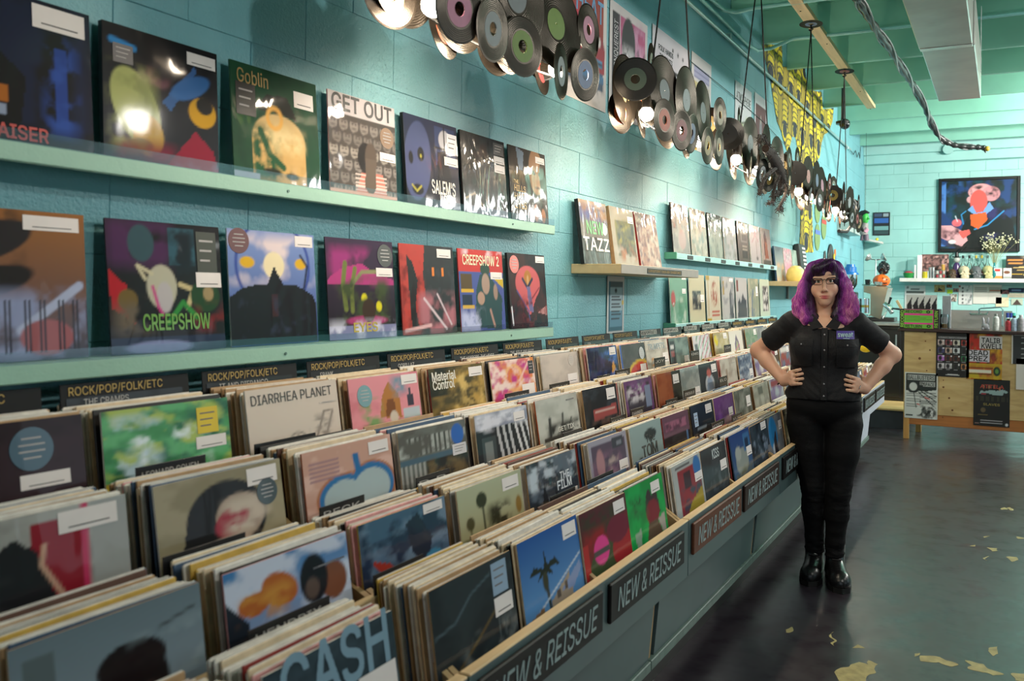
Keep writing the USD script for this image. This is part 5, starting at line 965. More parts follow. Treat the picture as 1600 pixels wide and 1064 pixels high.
t = flatprint('notice', 'narrow white-framed blue notice with lines of small print below the wooden shelf', 'notice', (.004, 4.075, 1.545), .222, .305, 'x', '#c4c8c8', [('r', .1, .1, .92, .95, '#2c6478'), ('r', .16, .14, .88, .88, '#9cb8c4'), ('g' and 'r', .16, .6, .88, .88, '#5c90a8'), ('r', .16, .1, .92, .18, '#4c5c64'), ('e', .5, .25, .07, .04, '#1c2430'), ('r', .86, .42, .96, .5, '#c8b04c')] + [('r', .24, .34 + .065 * k, .72 + .08 * (k % 2), .34 + .065 * k + .022, '#1c2a38') for k in range(8)], 40, seed=4)
t = flatprint('notice', 'dark page with four blue pictures pinned to the back wall corner', 'notice', (at(1364, 332, y=YB - .012)[0], YB - .012, at(1364, 332, y=YB - .012)[2]), .24, .34, 'y', '#14181e', [('r', .1, .05, .55, .2, '#3c4a64'), ('r', .6, .05, .9, .2, '#8c98a0'), ('r', .1, .27, .92, .45, '#2c5ca4'), ('r', .1, .6, .92, .76, '#6c9c9c'), ('r', .1, .82, .9, .95, '#2c4448')], 30, seed=3)

mur = [(1190, 68), (1222, 69), (1223, 103), (1258, 106), (1262, 140), (1284, 143), (1286, 170), (1303, 168), (1301, 190), (1296, 206), (1288, 211), (1284, 224), (1281, 246), (1275, 256), (1270, 262), (1268, 285), (1271, 395), (1249, 395), (1251, 330), (1252, 298), (1250, 262), (1246, 236), (1243, 216), (1238, 214), (1234, 232), (1231, 242), (1226, 226), (1220, 205), (1214, 190), (1209, 160), (1204, 128), (1196, 95)]
mp = np.array([at(a, b, x=.004)[1:] for a, b in mur])
y0, z0 = mp.min(0); y1, z1 = mp.max(0); z1 = min(z1, ZC)
ny, nz = 190, 190
yy, zz = np.meshgrid(np.linspace(y0, y1, ny), np.linspace(z0, z1, nz))
col = np.empty((nz, ny, 3)); base = lin('#a8962c'); col[:] = base
st_ = meshkit.noise(np.stack([yy * 45, zz * 3, yy * 0], -1)); col = np.where((st_ > .62)[..., None], lin('#7c6c28'), col)
g_ = random.Random(5)
for cy in np.arange(y0 + .1, y1, .40):
    for cz in np.arange(z1 - .1, z0, -.34):
        ey, ez = cy + g_.uniform(-.03, .03) + (.2 if int(round((z1 - cz) / .34)) % 2 else 0), cz + g_.uniform(-.05, .05)
        s = g_.uniform(1.0, 1.25)
        for k in range(5, 0, -1):
            d = np.hypot((yy - ey) / (.125 * s), (zz - ez - .050 * k * s) / (.055 * s)); up_ = zz > ez + .050 * k * s - .02
            col = np.where(((d < 1) & up_)[..., None], lin('#22262c'), col); col = np.where(((d < .82) & up_)[..., None], lin('#d8c428'), col)
        d = np.hypot((yy - ey) / (.135 * s), (zz - ez) / (.10 * s)); col = np.where((d < 1)[..., None], lin('#22262c'), col); col = np.where((d < .86)[..., None], lin('#dcc824'), col)
        d2 = np.hypot((yy - ey) / (.085 * s), (zz - ez - .02) / (.07 * s)); col = np.where((d2 < 1)[..., None], lin('#262a34'), col)
import shapely
pg = shapely.geometry.Polygon(mp).buffer(0)
ins = shapely.contains_xy(pg, yy.ravel(), zz.ravel()).reshape(yy.shape)
i, j = np.meshgrid(np.arange(nz - 1), np.arange(ny - 1), indexing='ij'); a = (i * ny + j).ravel(); keep = (ins[:-1, :-1] & ins[1:, 1:] & ins[:-1, 1:] & ins[1:, :-1]).ravel(); a = a[keep]; b, c_, d_ = a + 1, a + ny, a + ny + 1
ff = np.vstack([np.stack([a, b, c_], 1), np.stack([b, d_, c_], 1)]); us, inv = np.unique(ff, return_inverse=True)
mm = trimesh.Trimesh(np.stack([np.full(yy.size, .0045), yy.ravel(), zz.ravel()], 1)[us], inv.reshape(-1, 3), process=False)
t = thing('wall_mural', 'yellow and black tree of drooping eyes painted on the record wall', 'mural', (0, 0, 0))
part(t, 'painting', mm, MATTE, col=col.reshape(-1, 3)[us])
for q in (((1278, 350), (1278, 391), '#5c78c0', 'blue band'), ((1288, 334), (1288, 374), '#b84840', 'red band'), ((1278, 316), (1278, 340), '#7c9a68', 'plain face')):
    a, b = at(*q[0], x=.01), at(*q[1], x=.01); cc = (a + b) / 2; r = .148
    t = thing('painted_record', 'olive green painted record with a %s, stuck on the wall beyond the lamps' % q[3], 'painted record', (.006, cc[1], cc[2] if q[3] != 'plain face' else cc[2]))
    part(t, 'disc', xf(disc_mesh(r, .0036, .003, 36), (0, 90, 0)), mat('disc_olive', '#7c9a62', .5), smooth=40)
    if q[3] != 'plain face': part(t, 'band', box(.0018, -r * .92, .03, .003, r * .92, .078), mat('band_' + q[2].strip('#'), q[2], .5))
# ------------------------------------------------------------------ the woman
class Field:
    """A signed distance field on a grid, filled primitive by primitive (each only near itself)."""
    def __init__(s, lo, hi, h):
        s.lo = np.array(lo, float); s.h = h; s.n = np.ceil((np.array(hi) - s.lo) / h).astype(int) + 1
        s.F = np.full(s.n, 0.05, np.float32)

    def _win(s, a, b, m):
        i0 = np.clip(np.floor((a - m - s.lo) / s.h).astype(int), 0, s.n); i1 = np.clip(np.ceil((b + m - s.lo) / s.h).astype(int) + 1, 0, s.n)
        if (i1 <= i0).any(): return None, None
        ax = [s.lo[k] + s.h * np.arange(i0[k], i1[k], dtype=np.float32) for k in range(3)]
        return tuple(slice(i0[k], i1[k]) for k in range(3)), np.meshgrid(*ax, indexing='ij')

    def _mix(s, w, d, k, sub=False):
        F = s.F[w]
        if sub:
            d = -d; hh = np.clip(.5 - .5 * (F - d) / k, 0, 1); s.F[w] = F + (d - F) * hh + k * hh * (1 - hh)
        else:
            hh = np.clip(.5 + .5 * (F - d) / k, 0, 1); s.F[w] = F + (d - F) * hh - k * hh * (1 - hh)

    def cone(s, a, b, ra, rb, k=.015, sub=False):
        a, b = np.array(a, float), np.array(b, float); R = max(ra, rb)
        w, G = s._win(np.minimum(a, b) - R, np.maximum(a, b) + R, .05)
        if w is None: return
        ba = b - a; L2 = ba @ ba + 1e-12
        t = np.clip(sum((G[q] - a[q]) * ba[q] for q in range(3)) / L2, 0, 1)
        d = np.sqrt(sum((G[q] - a[q] - ba[q] * t) ** 2 for q in range(3))) - (ra + (rb - ra) * t)
        s._mix(w, d, k, sub)

    def ell(s, c, r, k=.02, sub=False, rot=None):
        c, r = np.array(c, float), np.array(r, float); R = r.max()
        w, G = s._win(c - R, c + R, .05)
        if w is None: return
        P = [G[q] - c[q] for q in range(3)]
        if rot is not None:
            T = trimesh.transformations.euler_matrix(*[math.radians(v) for v in rot])[:3, :3]
            P = [T[0, q] * P[0] + T[1, q] * P[1] + T[2, q] * P[2] for q in range(3)]
        k0 = np.sqrt(sum((P[q] / r[q]) ** 2 for q in range(3))); k1 = np.sqrt(sum((P[q] / r[q] ** 2) ** 2 for q in range(3))) + 1e-9
        s._mix(w, k0 * (k0 - 1) / k1, k, sub)

    def cut(s, p, n):
        """Keeps what lies behind the plane through p with normal n."""
        ax = [s.lo[k] + s.h * np.arange(s.n[k], dtype=np.float32) for k in range(3)]
        n = np.array(n, float); n /= np.linalg.norm(n)
        d = (ax[0] - p[0])[:, None, None] * n[0] + (ax[1] - p[1])[None, :, None] * n[1] + (ax[2] - p[2])[None, None, :] * n[2]
        s.F = np.maximum(s.F, d.astype(np.float32))

    def mesh(s, smooth=2):
        F = s.F; ins = F < 0
        idx = np.full(F.shape, -1, np.int32); nz = [m - 1 for m in F.shape]
        c = np.zeros(nz, np.int8)
        for dx in (0, 1):
            for dy in (0, 1):
                for dz in (0, 1): c += ins[dx:dx + nz[0], dy:dy + nz[1], dz:dz + nz[2]]
        cells = np.argwhere((c > 0) & (c < 8)); idx[cells[:, 0], cells[:, 1], cells[:, 2]] = np.arange(len(cells))
        acc = np.zeros((len(cells), 3)); cnt = np.zeros(len(cells))
        for ax in range(3):
            o1, o2 = [q for q in range(3) if q != ax]
            for u in (0, 1):
                for v in (0, 1):
                    p = cells.copy(); p[:, o1] += u; p[:, o2] += v; q = p.copy(); q[:, ax] += 1
                    fa, fb = F[tuple(p.T)], F[tuple(q.T)]; m = (fa < 0) != (fb < 0)
                    t = np.where(m, fa / np.where(m, fa - fb, 1), 0); pt = p.astype(float); pt[:, ax] += t
                    acc[m] += pt[m]; cnt[m] += 1
        V = acc / cnt[:, None] * s.h + s.lo
        faces = []
        for ax in range(3):
            o1, o2 = [(1, 2), (2, 0), (0, 1)][ax]
            sl0 = [slice(None)] * 3; sl1 = [slice(None)] * 3; sl0[ax] = slice(0, -1); sl1[ax] = slice(1, None)
            e = np.argwhere(ins[tuple(sl0)] != ins[tuple(sl1)])
            e = e[(e[:, o1] > 0) & (e[:, o2] > 0)]
            fl_ = ins[tuple(e.T)]
            def cell(u, v):
                g = e.copy(); g[:, o1] -= u; g[:, o2] -= v; return idx[tuple(g.T)]
            a, b, c_, d = cell(1, 1), cell(0, 1), cell(0, 0), cell(1, 0)
            q = np.stack([a, b, c_, d], 1); q[~fl_] = q[~fl_][:, ::-1]
            q = q[(q >= 0).all(1)]
            faces += [q[:, [0, 1, 2]], q[:, [0, 2, 3]]]
        m = trimesh.Trimesh(V, np.vstack(faces), process=False)
        from scipy.sparse import coo_matrix
        E_ = m.edges_unique; r_ = np.concatenate([E_[:, 0], E_[:, 1]]); c_2 = np.concatenate([E_[:, 1], E_[:, 0]])
        A_ = coo_matrix((np.ones(len(r_)), (r_, c_2)), shape=(len(V), len(V))).tocsr(); dg = np.maximum(np.asarray(A_.sum(1)), 1)
        X = np.array(m.vertices)
        for it in range(smooth * 2): X = X + (.5 if it % 2 == 0 else -.52) * (A_ @ X / dg - X)
        m = trimesh.Trimesh(X, m.faces, process=False)
        lab = trimesh.graph.connected_component_labels(m.face_adjacency, node_count=len(m.faces)); big = np.bincount(lab).argmax()
        m.update_faces(lab == big); m.remove_unreferenced_vertices()     # stray crumbs of the field go
        return m


her = thing('person', 'woman with purple hair and glasses in black shirt and trousers, hands on her hips', 'person', (1.045, 4.50, 0), (0, 0, 10.4))
HR = math.radians(4)
def hd(p):
    """The head's slight tilt, about the neck."""
    x, y, z = p[0], p[1], p[2] - 1.40
    return (x * math.cos(HR) - z * math.sin(HR) * .35, y, 1.40 + z + x * math.sin(HR))


B = Field((-.46, -.20, .86), (.46, .24, 1.66), .0034)
# trunk under the shirt, neck
B.ell((0, .01, 1.19), (.155, .085, .16), .03); B.ell((0, .01, 1.02), (.145, .085, .14), .03); B.cone((-.14, .015, 1.312), (.14, .015, 1.312), .040, .040, .03)
B.ell((0, -.02, 1.285), (.115, .062, .06), .03)
B.cone((0, .035, 1.29), (0, .022, 1.44), .053, .049, .025)
# head
B.ell(hd((0, .015, 1.537)), (.072, .092, .090), .012); B.ell(hd((0, -.018, 1.475)), (.052, .061, .062), .03); B.ell(hd((0, -.058, 1.428)), (.024, .022, .022), .03)
for s in (-1, 1):
    B.ell(hd((s * .038, -.043, 1.487)), (.026, .026, .026), .025)
    B.ell(hd((s * .030, -.087, 1.5305)), (.0175, .015, .0085), .009, sub=True)
    B.ell(hd((s * .030, -.0690, 1.5425)), (.021, .0105, .0058), .007)
    B.ell(hd((s * .030, -.0685, 1.5205)), (.018, .0085, .004), .007)
    B.cone(hd((s * .048, -.07, 1.552)), hd((s * .014, -.082, 1.549)), .008, .007, .012)
    B.ell(hd((s * .0115, -.087, 1.4825)), (.0065, .008, .0058), .006)
    B.ell(hd((s * .077, .012, 1.51)), (.010, .020, .030), .008)
    B.ell(hd((s * .022, -.070, 1.458)), (.012, .012, .014), .02)
B.cone(hd((0, -.078, 1.540)), hd((0, -.094, 1.490)), .0065, .0085, .012); B.ell(hd((0, -.0965, 1.4875)), (.0092, .009, .0082), .007)
B.ell(hd((0, -.0762, 1.4570)), (.0275, .0090, .0046), .006); B.ell(hd((0, -.0757, 1.4475)), (.0225, .0095, .0056), .006)
B.cone(hd((-.024, -.081, 1.4525)), hd((.024, -.081, 1.4525)), .0012, .0012, .004, sub=True)
# arms: upper arm, forearm, hand on the hip
for s in (-1, 1):
    sh, el, wr = np.array((s * .172, .018, 1.305)), np.array((s * .338, .105, 1.160)), np.array((s * .2, -.015, 1.012 if s < 0 else .990))
    B.cone(sh, el, .052, .041, .03); B.cone(el, el + (wr - el) * .35, .040, .039, .02); B.cone(el + (wr - el) * .35, wr, .039, .0265, .02)
    B.ell(el + (s * .008, .01, -.006), (.034, .034, .036), .02)
    kn = wr + np.array((-s * .045, -.058, .022))                 # knuckles
    d = np.array((-s * .80, -.42, .22)); d /= np.linalg.norm(d)
    up = np.array((0.0, .1, 1.0)); up -= d * (up @ d); up /= np.linalg.norm(up)
    B.cone(wr, kn + up * .022, .024, .015, .012); B.cone(wr, kn - up * .022, .024, .014, .012); B.cone(wr + d * .02, kn, .022, .015, .012)
    for q, (off, L, dz) in enumerate(((.031, .062, .10), (.0105, .070, .04), (-.0100, .066, -.04), (-.030, .052, -.13))):
        a = kn + up * off; b = a + (d + np.array((0, -.10, dz))) * L * .5
        e = b + np.array((-s * .85, .28, .16 + dz)) * L * .36; g = e + np.array((-s * .72, .50, .10 + dz)) * L * .26
        B.cone(a - d * .012, b, .0095, .0087, .005); B.cone(b, e, .0087, .0080, .003); B.cone(e, g, .0080, .0068, .003)
    ta = wr + d * .012 + up * .018; tb = ta + np.array((s * .004, .030, .028)); tc = tb + np.array((-s * .012, .030, .010))
    B.cone(ta, tb, .013, .0105, .008); B.cone(tb, tc, .0105, .0085, .004)
B.cut((0, 0, .865), (0, 0, -1))
body = B.mesh(2); v = body.vertices
skin = lin('#d6a68c'); c = np.tile(skin, (len(v), 1))
def dab(p, r, col, amt):
    d = np.sqrt((((v - np.array(p)) / np.array(r)) ** 2).sum(1)); m = np.clip(1.6 - d * 1.6, 0, 1)[:, None] * amt; return c * (1 - m) + lin(col) * m
for s in (-1, 1):
    c = dab(hd((s * .042, -.06, 1.485)), (.035, .04, .03), '#d28c78', .35)
    c = dab(hd((s * .031, -.08, 1.5385)), (.021, .02, .0042), '#2a1818', .95)
    c = dab(hd((s * .030, -.08, 1.5205)), (.020, .02, .004), '#6a4034', .55)
    c = dab(hd((s * .034, -.08, 1.5625)), (.024, .03, .0055), '#3a2026', .9)
    c = dab(hd((s * .011, -.098, 1.480)), (.006, .012, .004), '#6a3a30', .8)  # nostril shade painted into the skin colour
c = dab(hd((0, -.086, 1.4560)), (.030, .02, .0058), '#a8323e', 1); c = dab(hd((0, -.086, 1.4465)), (.026, .02, .0072), '#b8424a', 1)
c = dab(hd((0, -.086, 1.4518)), (.029, .02, .0016), '#5c1c24', .9)  # shade between the lips painted into the skin colour
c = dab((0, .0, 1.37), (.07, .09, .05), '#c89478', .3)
SKIN = usdkit.material(stage, '/World/Looks/skin', {'a': ('attribute', {'attribute': 'col'}), 'tc': ('texture_coordinate', {}), 'n': ('noise_texture', {'scale': 160.0, 'detail': 3.0}), 'b': ('bump', {'strength': .12, 'distance': .004}), 'p': ('principled_bsdf', {'roughness': .46, 'subsurface_weight': .18, 'subsurface_scale': .01, 'subsurface_radius': (1.0, .35, .2)})}, [('a.color', 'p.base_color'), ('tc.object', 'n.vector'), ('n.fac', 'b.height'), ('b.normal', 'p.normal')], surface='p.BSDF')
part(her, 'body', body, SKIN, smooth=True, col=c)
EYE_M = print_mat('eye', .12, .8)
for s in (-1, 1):
    e = trimesh.creation.icosphere(4, .0125); q = e.vertices / .0125
    lookat = np.array((0.02, -1.0, .02)); lookat /= np.linalg.norm(lookat); a = np.degrees(np.arccos(np.clip(q @ lookat, -1, 1)))
    cc = np.where((a < 14)[:, None], lin('#0a0808'), np.where((a < 33)[:, None], lin('#4c4a30'), lin('#d8d0cc')))
    e.apply_translation(hd((s * .030, -.0640, 1.5310))); part(her, 'eye', e, EYE_M, smooth=True, col=cc)

# shirt
BLKC = mat('shirt_black_cotton', '#0f0f13', .7, var=.2, scale=30, bump=.2, bscale=260, spec=.3, sheen=.08)
H = Field((-.40, -.22, .86), (.40, .22, 1.42), .0042)
H.ell((0, .012, 1.20), (.176, .112, .165), .03); H.ell((-.075, -.072, 1.190), (.080, .066, .078), .045); H.ell((.075, -.072, 1.190), (.080, .066, .078), .045)
H.ell((0, .006, 1.07), (.166, .115, .14), .04); H.ell((0, .010, .945), (.188, .132, .115), .05)
H.cone((-.150, .014, 1.318), (.150, .014, 1.318), .054, .054, .025)
H.cone((-.055, .02, 1.345), (.055, .02, 1.345), .040, .040, .03)
for s in (-1, 1):
    H.cone((s * .160, .016, 1.310), (s * .31, .088, 1.190), .062, .062, .03)
ax = [H.lo[k] + H.h * np.arange(H.n[k], dtype=np.float32) for k in range(3)]
for s in (-1, 1):
    n = np.array((s * .74, .40, -.54)); n /= np.linalg.norm(n); p = np.array((s * .285, .075, 1.215))
    d = (ax[0] - p[0])[:, None, None] * n[0] + (ax[1] - p[1])[None, :, None] * n[1] + (ax[2] - p[2])[None, None, :] * n[2]
    far_ = (s * ax[0] > .2)[:, None, None]
    H.F = np.where(far_, np.maximum(H.F, d), H.F).astype(np.float32)
H.cone((0, .03, 1.335), (0, .03, 1.48), .060, .068, .008, sub=True)
H.cone((0, -.085, 1.312), (0, -.06, 1.44), .008, .070, .008, sub=True)
H.cone((0, -.06, 1.352), (0, -.05, 1.45), .040, .058, .008, sub=True)
hem = .925
H.cut((0, 0, hem), (0, -.06, -1))
shirt = H.mesh(3)
v = shirt.vertices; nn = shirt.vertex_normals
w = meshkit.fbm(np.stack([v[:, 0] * 9 + v[:, 2] * 6, v[:, 1] * 9, v[:, 2] * 16 - np.abs(v[:, 0]) * 12], 1), 3, 4) - .5
amt = .010 + .012 * np.clip((1.12 - v[:, 2]) / .2, 0, 1)
shirt.vertices = v + nn * (w * amt)[:, None]
sh = part(her, 'shirt', shirt, BLKC, smooth=True)


def front_y(x, z):
    vv = shirt.vertices; d = np.hypot(vv[:, 0] - x, vv[:, 2] - z); m = d < .012
    return vv[m, 1].min()


def drape(x0, x1, z0, z1, off=.0025, n=9):
    g = [(x, z) for z in np.linspace(z0, z1, n) for x in np.linspace(x0, x1, n)]
    pts = np.array([(x, front_y(x, z) - off, z) for x, z in g]); i, j = np.meshgrid(np.arange(n - 1), np.arange(n - 1), indexing='ij'); a = (i * n + j).ravel()
    return trimesh.Trimesh(pts, np.vstack([np.stack([a, a + 1, a + n], 1), np.stack([a + 1, a + n + 1, a + n], 1)]), process=False)


def slab(m, t):
    """Gives a draped sheet a thickness."""
    b = m.copy(); b.vertices = b.vertices + np.array((0, t, 0)); b.faces = b.faces[:, ::-1]; return [m, b]


for x0, x1 in ((-.168, -.055), (.055, .168)):
    part(her, 'pocket_flap', slab(drape(x0, x1, 1.205, 1.243, .0045), .004), BLKC, smooth=True)
    part(her, 'pocket', slab(drape(x0 + .004, x1 - .004, 1.10, 1.215, .0028), .003), BLKC, smooth=True)
part(her, 'button_placket', slab(drape(-.014, .016, .935, 1.295, .0035, 14), .003), BLKC, smooth=True)
STEEL = mat('button_grey', '#8c8c90', .3, .3)
for z in (1.262, 1.185, 1.10, 1.015, .955): part(her, 'button', ball((.001, front_y(.001, z) - .005, z), .0048, 2, (1, .5, 1)), STEEL, smooth=True)
for x in (-.112, .112): part(her, 'button', ball((x, front_y(x, 1.213) - .007, 1.213), .0045, 2, (1, .5, 1)), STEEL, smooth=True)
pt = part(her, 'name_patch', slab(drape(.058, .146, 1.243, 1.283, .0065), .004), mat('patch_purple', '#4a3c8c', .6), smooth=True, label='purple name patch with pale lettering')
tx = text('sweat', .024, .074, .0008, True); vv = tx.vertices.copy()
yy_ = np.array([front_y(.062 + a, 1.262) for a in np.linspace(0, .08, 20)]); px_ = .064 + vv[:, 1]
tx = trimesh.Trimesh(np.stack([px_, np.interp(vv[:, 1], np.linspace(0, .08, 20), yy_) - .0125 - vv[:, 0], 1.254 + vv[:, 2]], 1), tx.faces, process=False)
part(pt, 'lettering', tx, lettmat('#b8d8d4'))
part(pt, 'underline', box(.09, front_y(.1, 1.246) - .0125, 1.2455, .122, front_y(.1, 1.246) - .009, 1.2485), lettmat('#b8d8d4'))
# collar: two flaps lying on the chest
for s in (-1, 1):
    pts = [(s * .006, 1.300), (s * .058, 1.365), (s * .088, 1.335), (s * .060, 1.285)]
    top = np.array([(x, front_y(x, min(z, 1.345)) - (.004 if k in (0, 3) else .008), z) for k, (x, z) in enumerate(pts)])
    m = trimesh.Trimesh(np.vstack([top, top + (0, .006, 0)]), [[0, 1, 2], [0, 2, 3], [4, 6, 5], [4, 7, 6], [0, 4, 5], [0, 5, 1], [1, 5, 6], [1, 6, 2], [2, 6, 7], [2, 7, 3], [3, 7, 4], [3, 4, 0]], process=False)
    m = m.subdivide().subdivide(); part(her, 'collar', m, BLKC, smooth=40)

# trousers
JEAN = mat('trousers_black_denim', '#0a0a0c', .75, var=.2, scale=40, bump=.2, bscale=300, spec=.2)
T = Field((-.24, -.22, .10), (.26, .24, 1.02), .0046)
T.ell((0, .012, .90), (.188, .122, .12), .03); T.ell((-.085, .055, .83), (.098, .085, .09), .04); T.ell((.09, .055, .83), (.098, .085, .09), .04)
for s, jo in ((-1, [(-.090, .015, .80, .097), (-.072, .012, .66, .083), (-.046, .0, .47, .060), (-.043, .018, .35, .058), (-.036, .035, .20, .046), (-.033, .04, .135, .047)]), (1, [(.100, .015, .80, .097), (.094, -.005, .66, .085), (.080, -.03, .47, .061), (.074, -.02, .35, .059), (.066, -.012, .20, .047), (.064, -.01, .135, .048)])):
    for a, b in zip(jo[:-1], jo[1:]): T.cone(a[:3], b[:3], a[3], b[3], .018)
T.cut((0, 0, 1.0), (0, 0, 1)); T.cut((0, 0, .128), (0, 0, -1))
tr = T.mesh(3); v = tr.vertices; nn = tr.vertex_normals
w = meshkit.fbm(np.stack([v[:, 0] * 14, v[:, 1] * 14, v[:, 2] * 34], 1), 3, 8) - .5
tr.vertices = v + nn * (w * (.004 + .012 * np.exp(-((v[:, 2] - .42) / .09) ** 2) + .016 * np.exp(-((v[:, 2] - .16) / .05) ** 2)))[:, None]
part(her, 'trousers', tr, JEAN, smooth=True)
# boots
LEA = mat('boot_black_leather', '#121214', .30, var=.2, scale=30, bump=.15, bscale=70, coat=.15); SOLE = mat('boot_sole', '#0c0c0c', .6)
for nm, (hx, hy), (tx_, ty) in (('a', (-.034, .062), (-.058, -.125)), ('b', (.066, .015), (.098, -.185))):
    K_ = Field((-.20, -.32, -.01), (.22, .20, .26), .0045)
    h_, t__ = np.array((hx, hy, .0)), np.array((tx_, ty, .0)); dd = (t__ - h_) / np.linalg.norm(t__ - h_)
    K_.cone(h_ + (0, 0, .055), h_ + dd * .02 + (0, 0, .20), .046, .050, .02); K_.cone(h_ + (0, 0, .048), t__ - dd * .045 + (0, 0, .045), .042, .047, .03); K_.cone(h_ + dd * .05 + (0, 0, .085), t__ - dd * .06 + (0, 0, .052), .040, .040, .03)
    K_.ell(t__ - dd * .035 + (0, 0, .043), (.048, .052, .040), .02)
    K_.cut((0, 0, .022), (0, 0, -1)); K_.cut((0, 0, .215), (0, 0, 1))
    bo = part(her, 'boot', K_.mesh(2), LEA, smooth=True)
    n2 = np.array((-dd[1], dd[0], 0))
    out = [h_ - dd * .048, h_ - dd * .035 + n2 * .036, h_ + dd * .04 + n2 * .040, t__ - dd * .06 + n2 * .052, t__ - dd * .005 + n2 * .036, t__ + dd * .016, t__ - dd * .005 - n2 * .036, t__ - dd * .06 - n2 * .052, h_ + dd * .04 - n2 * .040, h_ - dd * .035 - n2 * .036]
    from shapely.geometry import Polygon
    so = Polygon([(p[0], p[1]) for p in out]).buffer(.006).buffer(0)
    part(bo, 'sole', trimesh.creation.extrude_polygon(so, .026, engine='earcut'), SOLE)
    for q in range(4):
        pz = .085 + .026 * q; cpt = h_ + dd * (.085 - .019 * q) + (0, 0, pz + .012)
        part(bo, 'lace', tube([cpt - n2 * .024 + dd * .004, cpt + dd * .012, cpt + n2 * .024 + dd * .004], .0028, 6), mat('boot_lace', '#1c1c1e', .7))
part(her, 'wristband', tube([np.array((-.203, -.008, 1.018)) + np.array((.022 * math.cos(a), .022 * math.sin(a), .022 * math.cos(a) * .9)) * 1.28 for a in np.linspace(0, 2 * math.pi, 20)], .0035, 6), mat('wristband_dark', '#2a1c14', .6), smooth=60)
part(her, 'ring', tube([np.array((.175, -.085, 1.003)) + .0095 * np.array((.3 * math.cos(a), math.sin(a), .95 * math.cos(a))) for a in np.linspace(0, 2 * math.pi, 14)], .0014, 5), mat('ring_silver', '#c8c8c8', .2, .9))

# glasses
GLS = mat('glasses_brown_black', '#241a18', .25, coat=.4)
fr = part(her, 'glasses', tube([hd((x, y, z)) for x, y, z in ((-.009, -.101, 1.537), (0, -.104, 1.540), (.009, -.101, 1.537))], .0020, 8), GLS, smooth=60)
for s in (-1, 1):
    loop = []
    for a in np.linspace(0, 2 * math.pi, 33):
        ca, sa = math.cos(a), math.sin(a); x = .0255 * np.sign(ca) * abs(ca) ** .62; z = .0165 * np.sign(sa) * abs(sa) ** .62
        loop.append(hd((s * (.0345 + x), -.0985 + .012 * ((.0345 + x) / .06) ** 2, 1.531 + z + .06 * x * (1 if z > 0 else .4))))
    part(fr, 'rim', tube(loop, [.0022 if p[2] > hd((s * .0345, 0, 1.533))[2] else .0012 for p in loop], 7, caps=False), GLS, smooth=60)
    part(fr, 'temple', tube([hd((s * .060, -.092, 1.541)), hd((s * .071, -.05, 1.540)), hd((s * .079, .01, 1.530))], .0019, 6), GLS, smooth=60)

# hair: dark roots, violet and magenta lengths, pink ends, in loose waves
HA = Field((-.21, -.14, 1.27), (.21, .20, 1.70), .0044)
HA.ell(hd((0, .030, 1.552)), (.097, .112, .098), .02)
HA.cone((0, .085, 1.53), (0, .10, 1.38), .080, .072, .03)
for s in (-1, 1):
    HA.cone(hd((s * .056, .015, 1.600)), hd((s * .094, .005, 1.505)), .034, .037, .02); HA.cone(hd((s * .094, .005, 1.505)), (s * .114, .000, 1.430), .037, .044, .02)
    HA.cone((s * .116, .000, 1.430), (s * .116, -.015, 1.375), .044, .040, .02); HA.cone((s * .116, -.015, 1.375), (s * .098, -.035, 1.335), .036, .026, .02); HA.cone((s * .078, .015, 1.50), (s * .062, -.030, 1.345), .024, .026, .02)
    HA.ell((s * .134, -.01, 1.40), (.022, .03, .03), .02)
HA.cone(hd((.030, -.050, 1.622)), hd((-.040, -.076, 1.596)), .022, .021, .015); HA.cone(hd((-.040, -.076, 1.596)), hd((-.074, -.046, 1.556)), .019, .018, .015)
HA.cone(hd((.030, -.050, 1.622)), hd((.074, -.032, 1.570)), .021, .020, .015)
# face opening
HA.ell(hd((.000, -.125, 1.500)), (.066, .087, .074), .010, sub=True)
HA.ell(hd((.028, -.112, 1.572)), (.036, .055, .034), .010, sub=True)
HA.cone((0, -.11, 1.46), (0, -.085, 1.30), .064, .046, .012, sub=True)
hair = HA.mesh(3); v = hair.vertices; nn = hair.vertex_normals
w = meshkit.fbm(np.stack([v[:, 0] * 26, v[:, 1] * 26, v[:, 2] * 15], 1), 3, 6) - .5
low_ = np.clip((1.54 - v[:, 2]) / .15, .1, 1)
hair.vertices = v + nn * (w * .045 * low_)[:, None]


def hair_col(p):
    n_ = meshkit.fbm(np.stack([p[:, 0] * 18, p[:, 1] * 18, p[:, 2] * 6], 1), 3, 2)
    side = np.clip((np.abs(p[:, 0]) - .055) / .06, 0, 1); t_ = np.clip(side * 1.15 + (n_ - .5) * 1.3 - .1 + .35 * np.clip((p[:, 2] - 1.60) / .03, 0, 1), 0, 1); e_ = np.clip((1.43 - p[:, 2]) / .08, 0, 1) * side
    stops = np.array([lin('#241026'), lin('#561a64'), lin('#98309a'), lin('#c45aa2')]); k_ = np.clip(t_ * 2.3 + e_ * .7, 0, 2.999); i_ = k_.astype(int)
    return stops[i_] + (stops[np.minimum(i_ + 1, 3)] - stops[i_]) * (k_ - i_)[:, None], k_


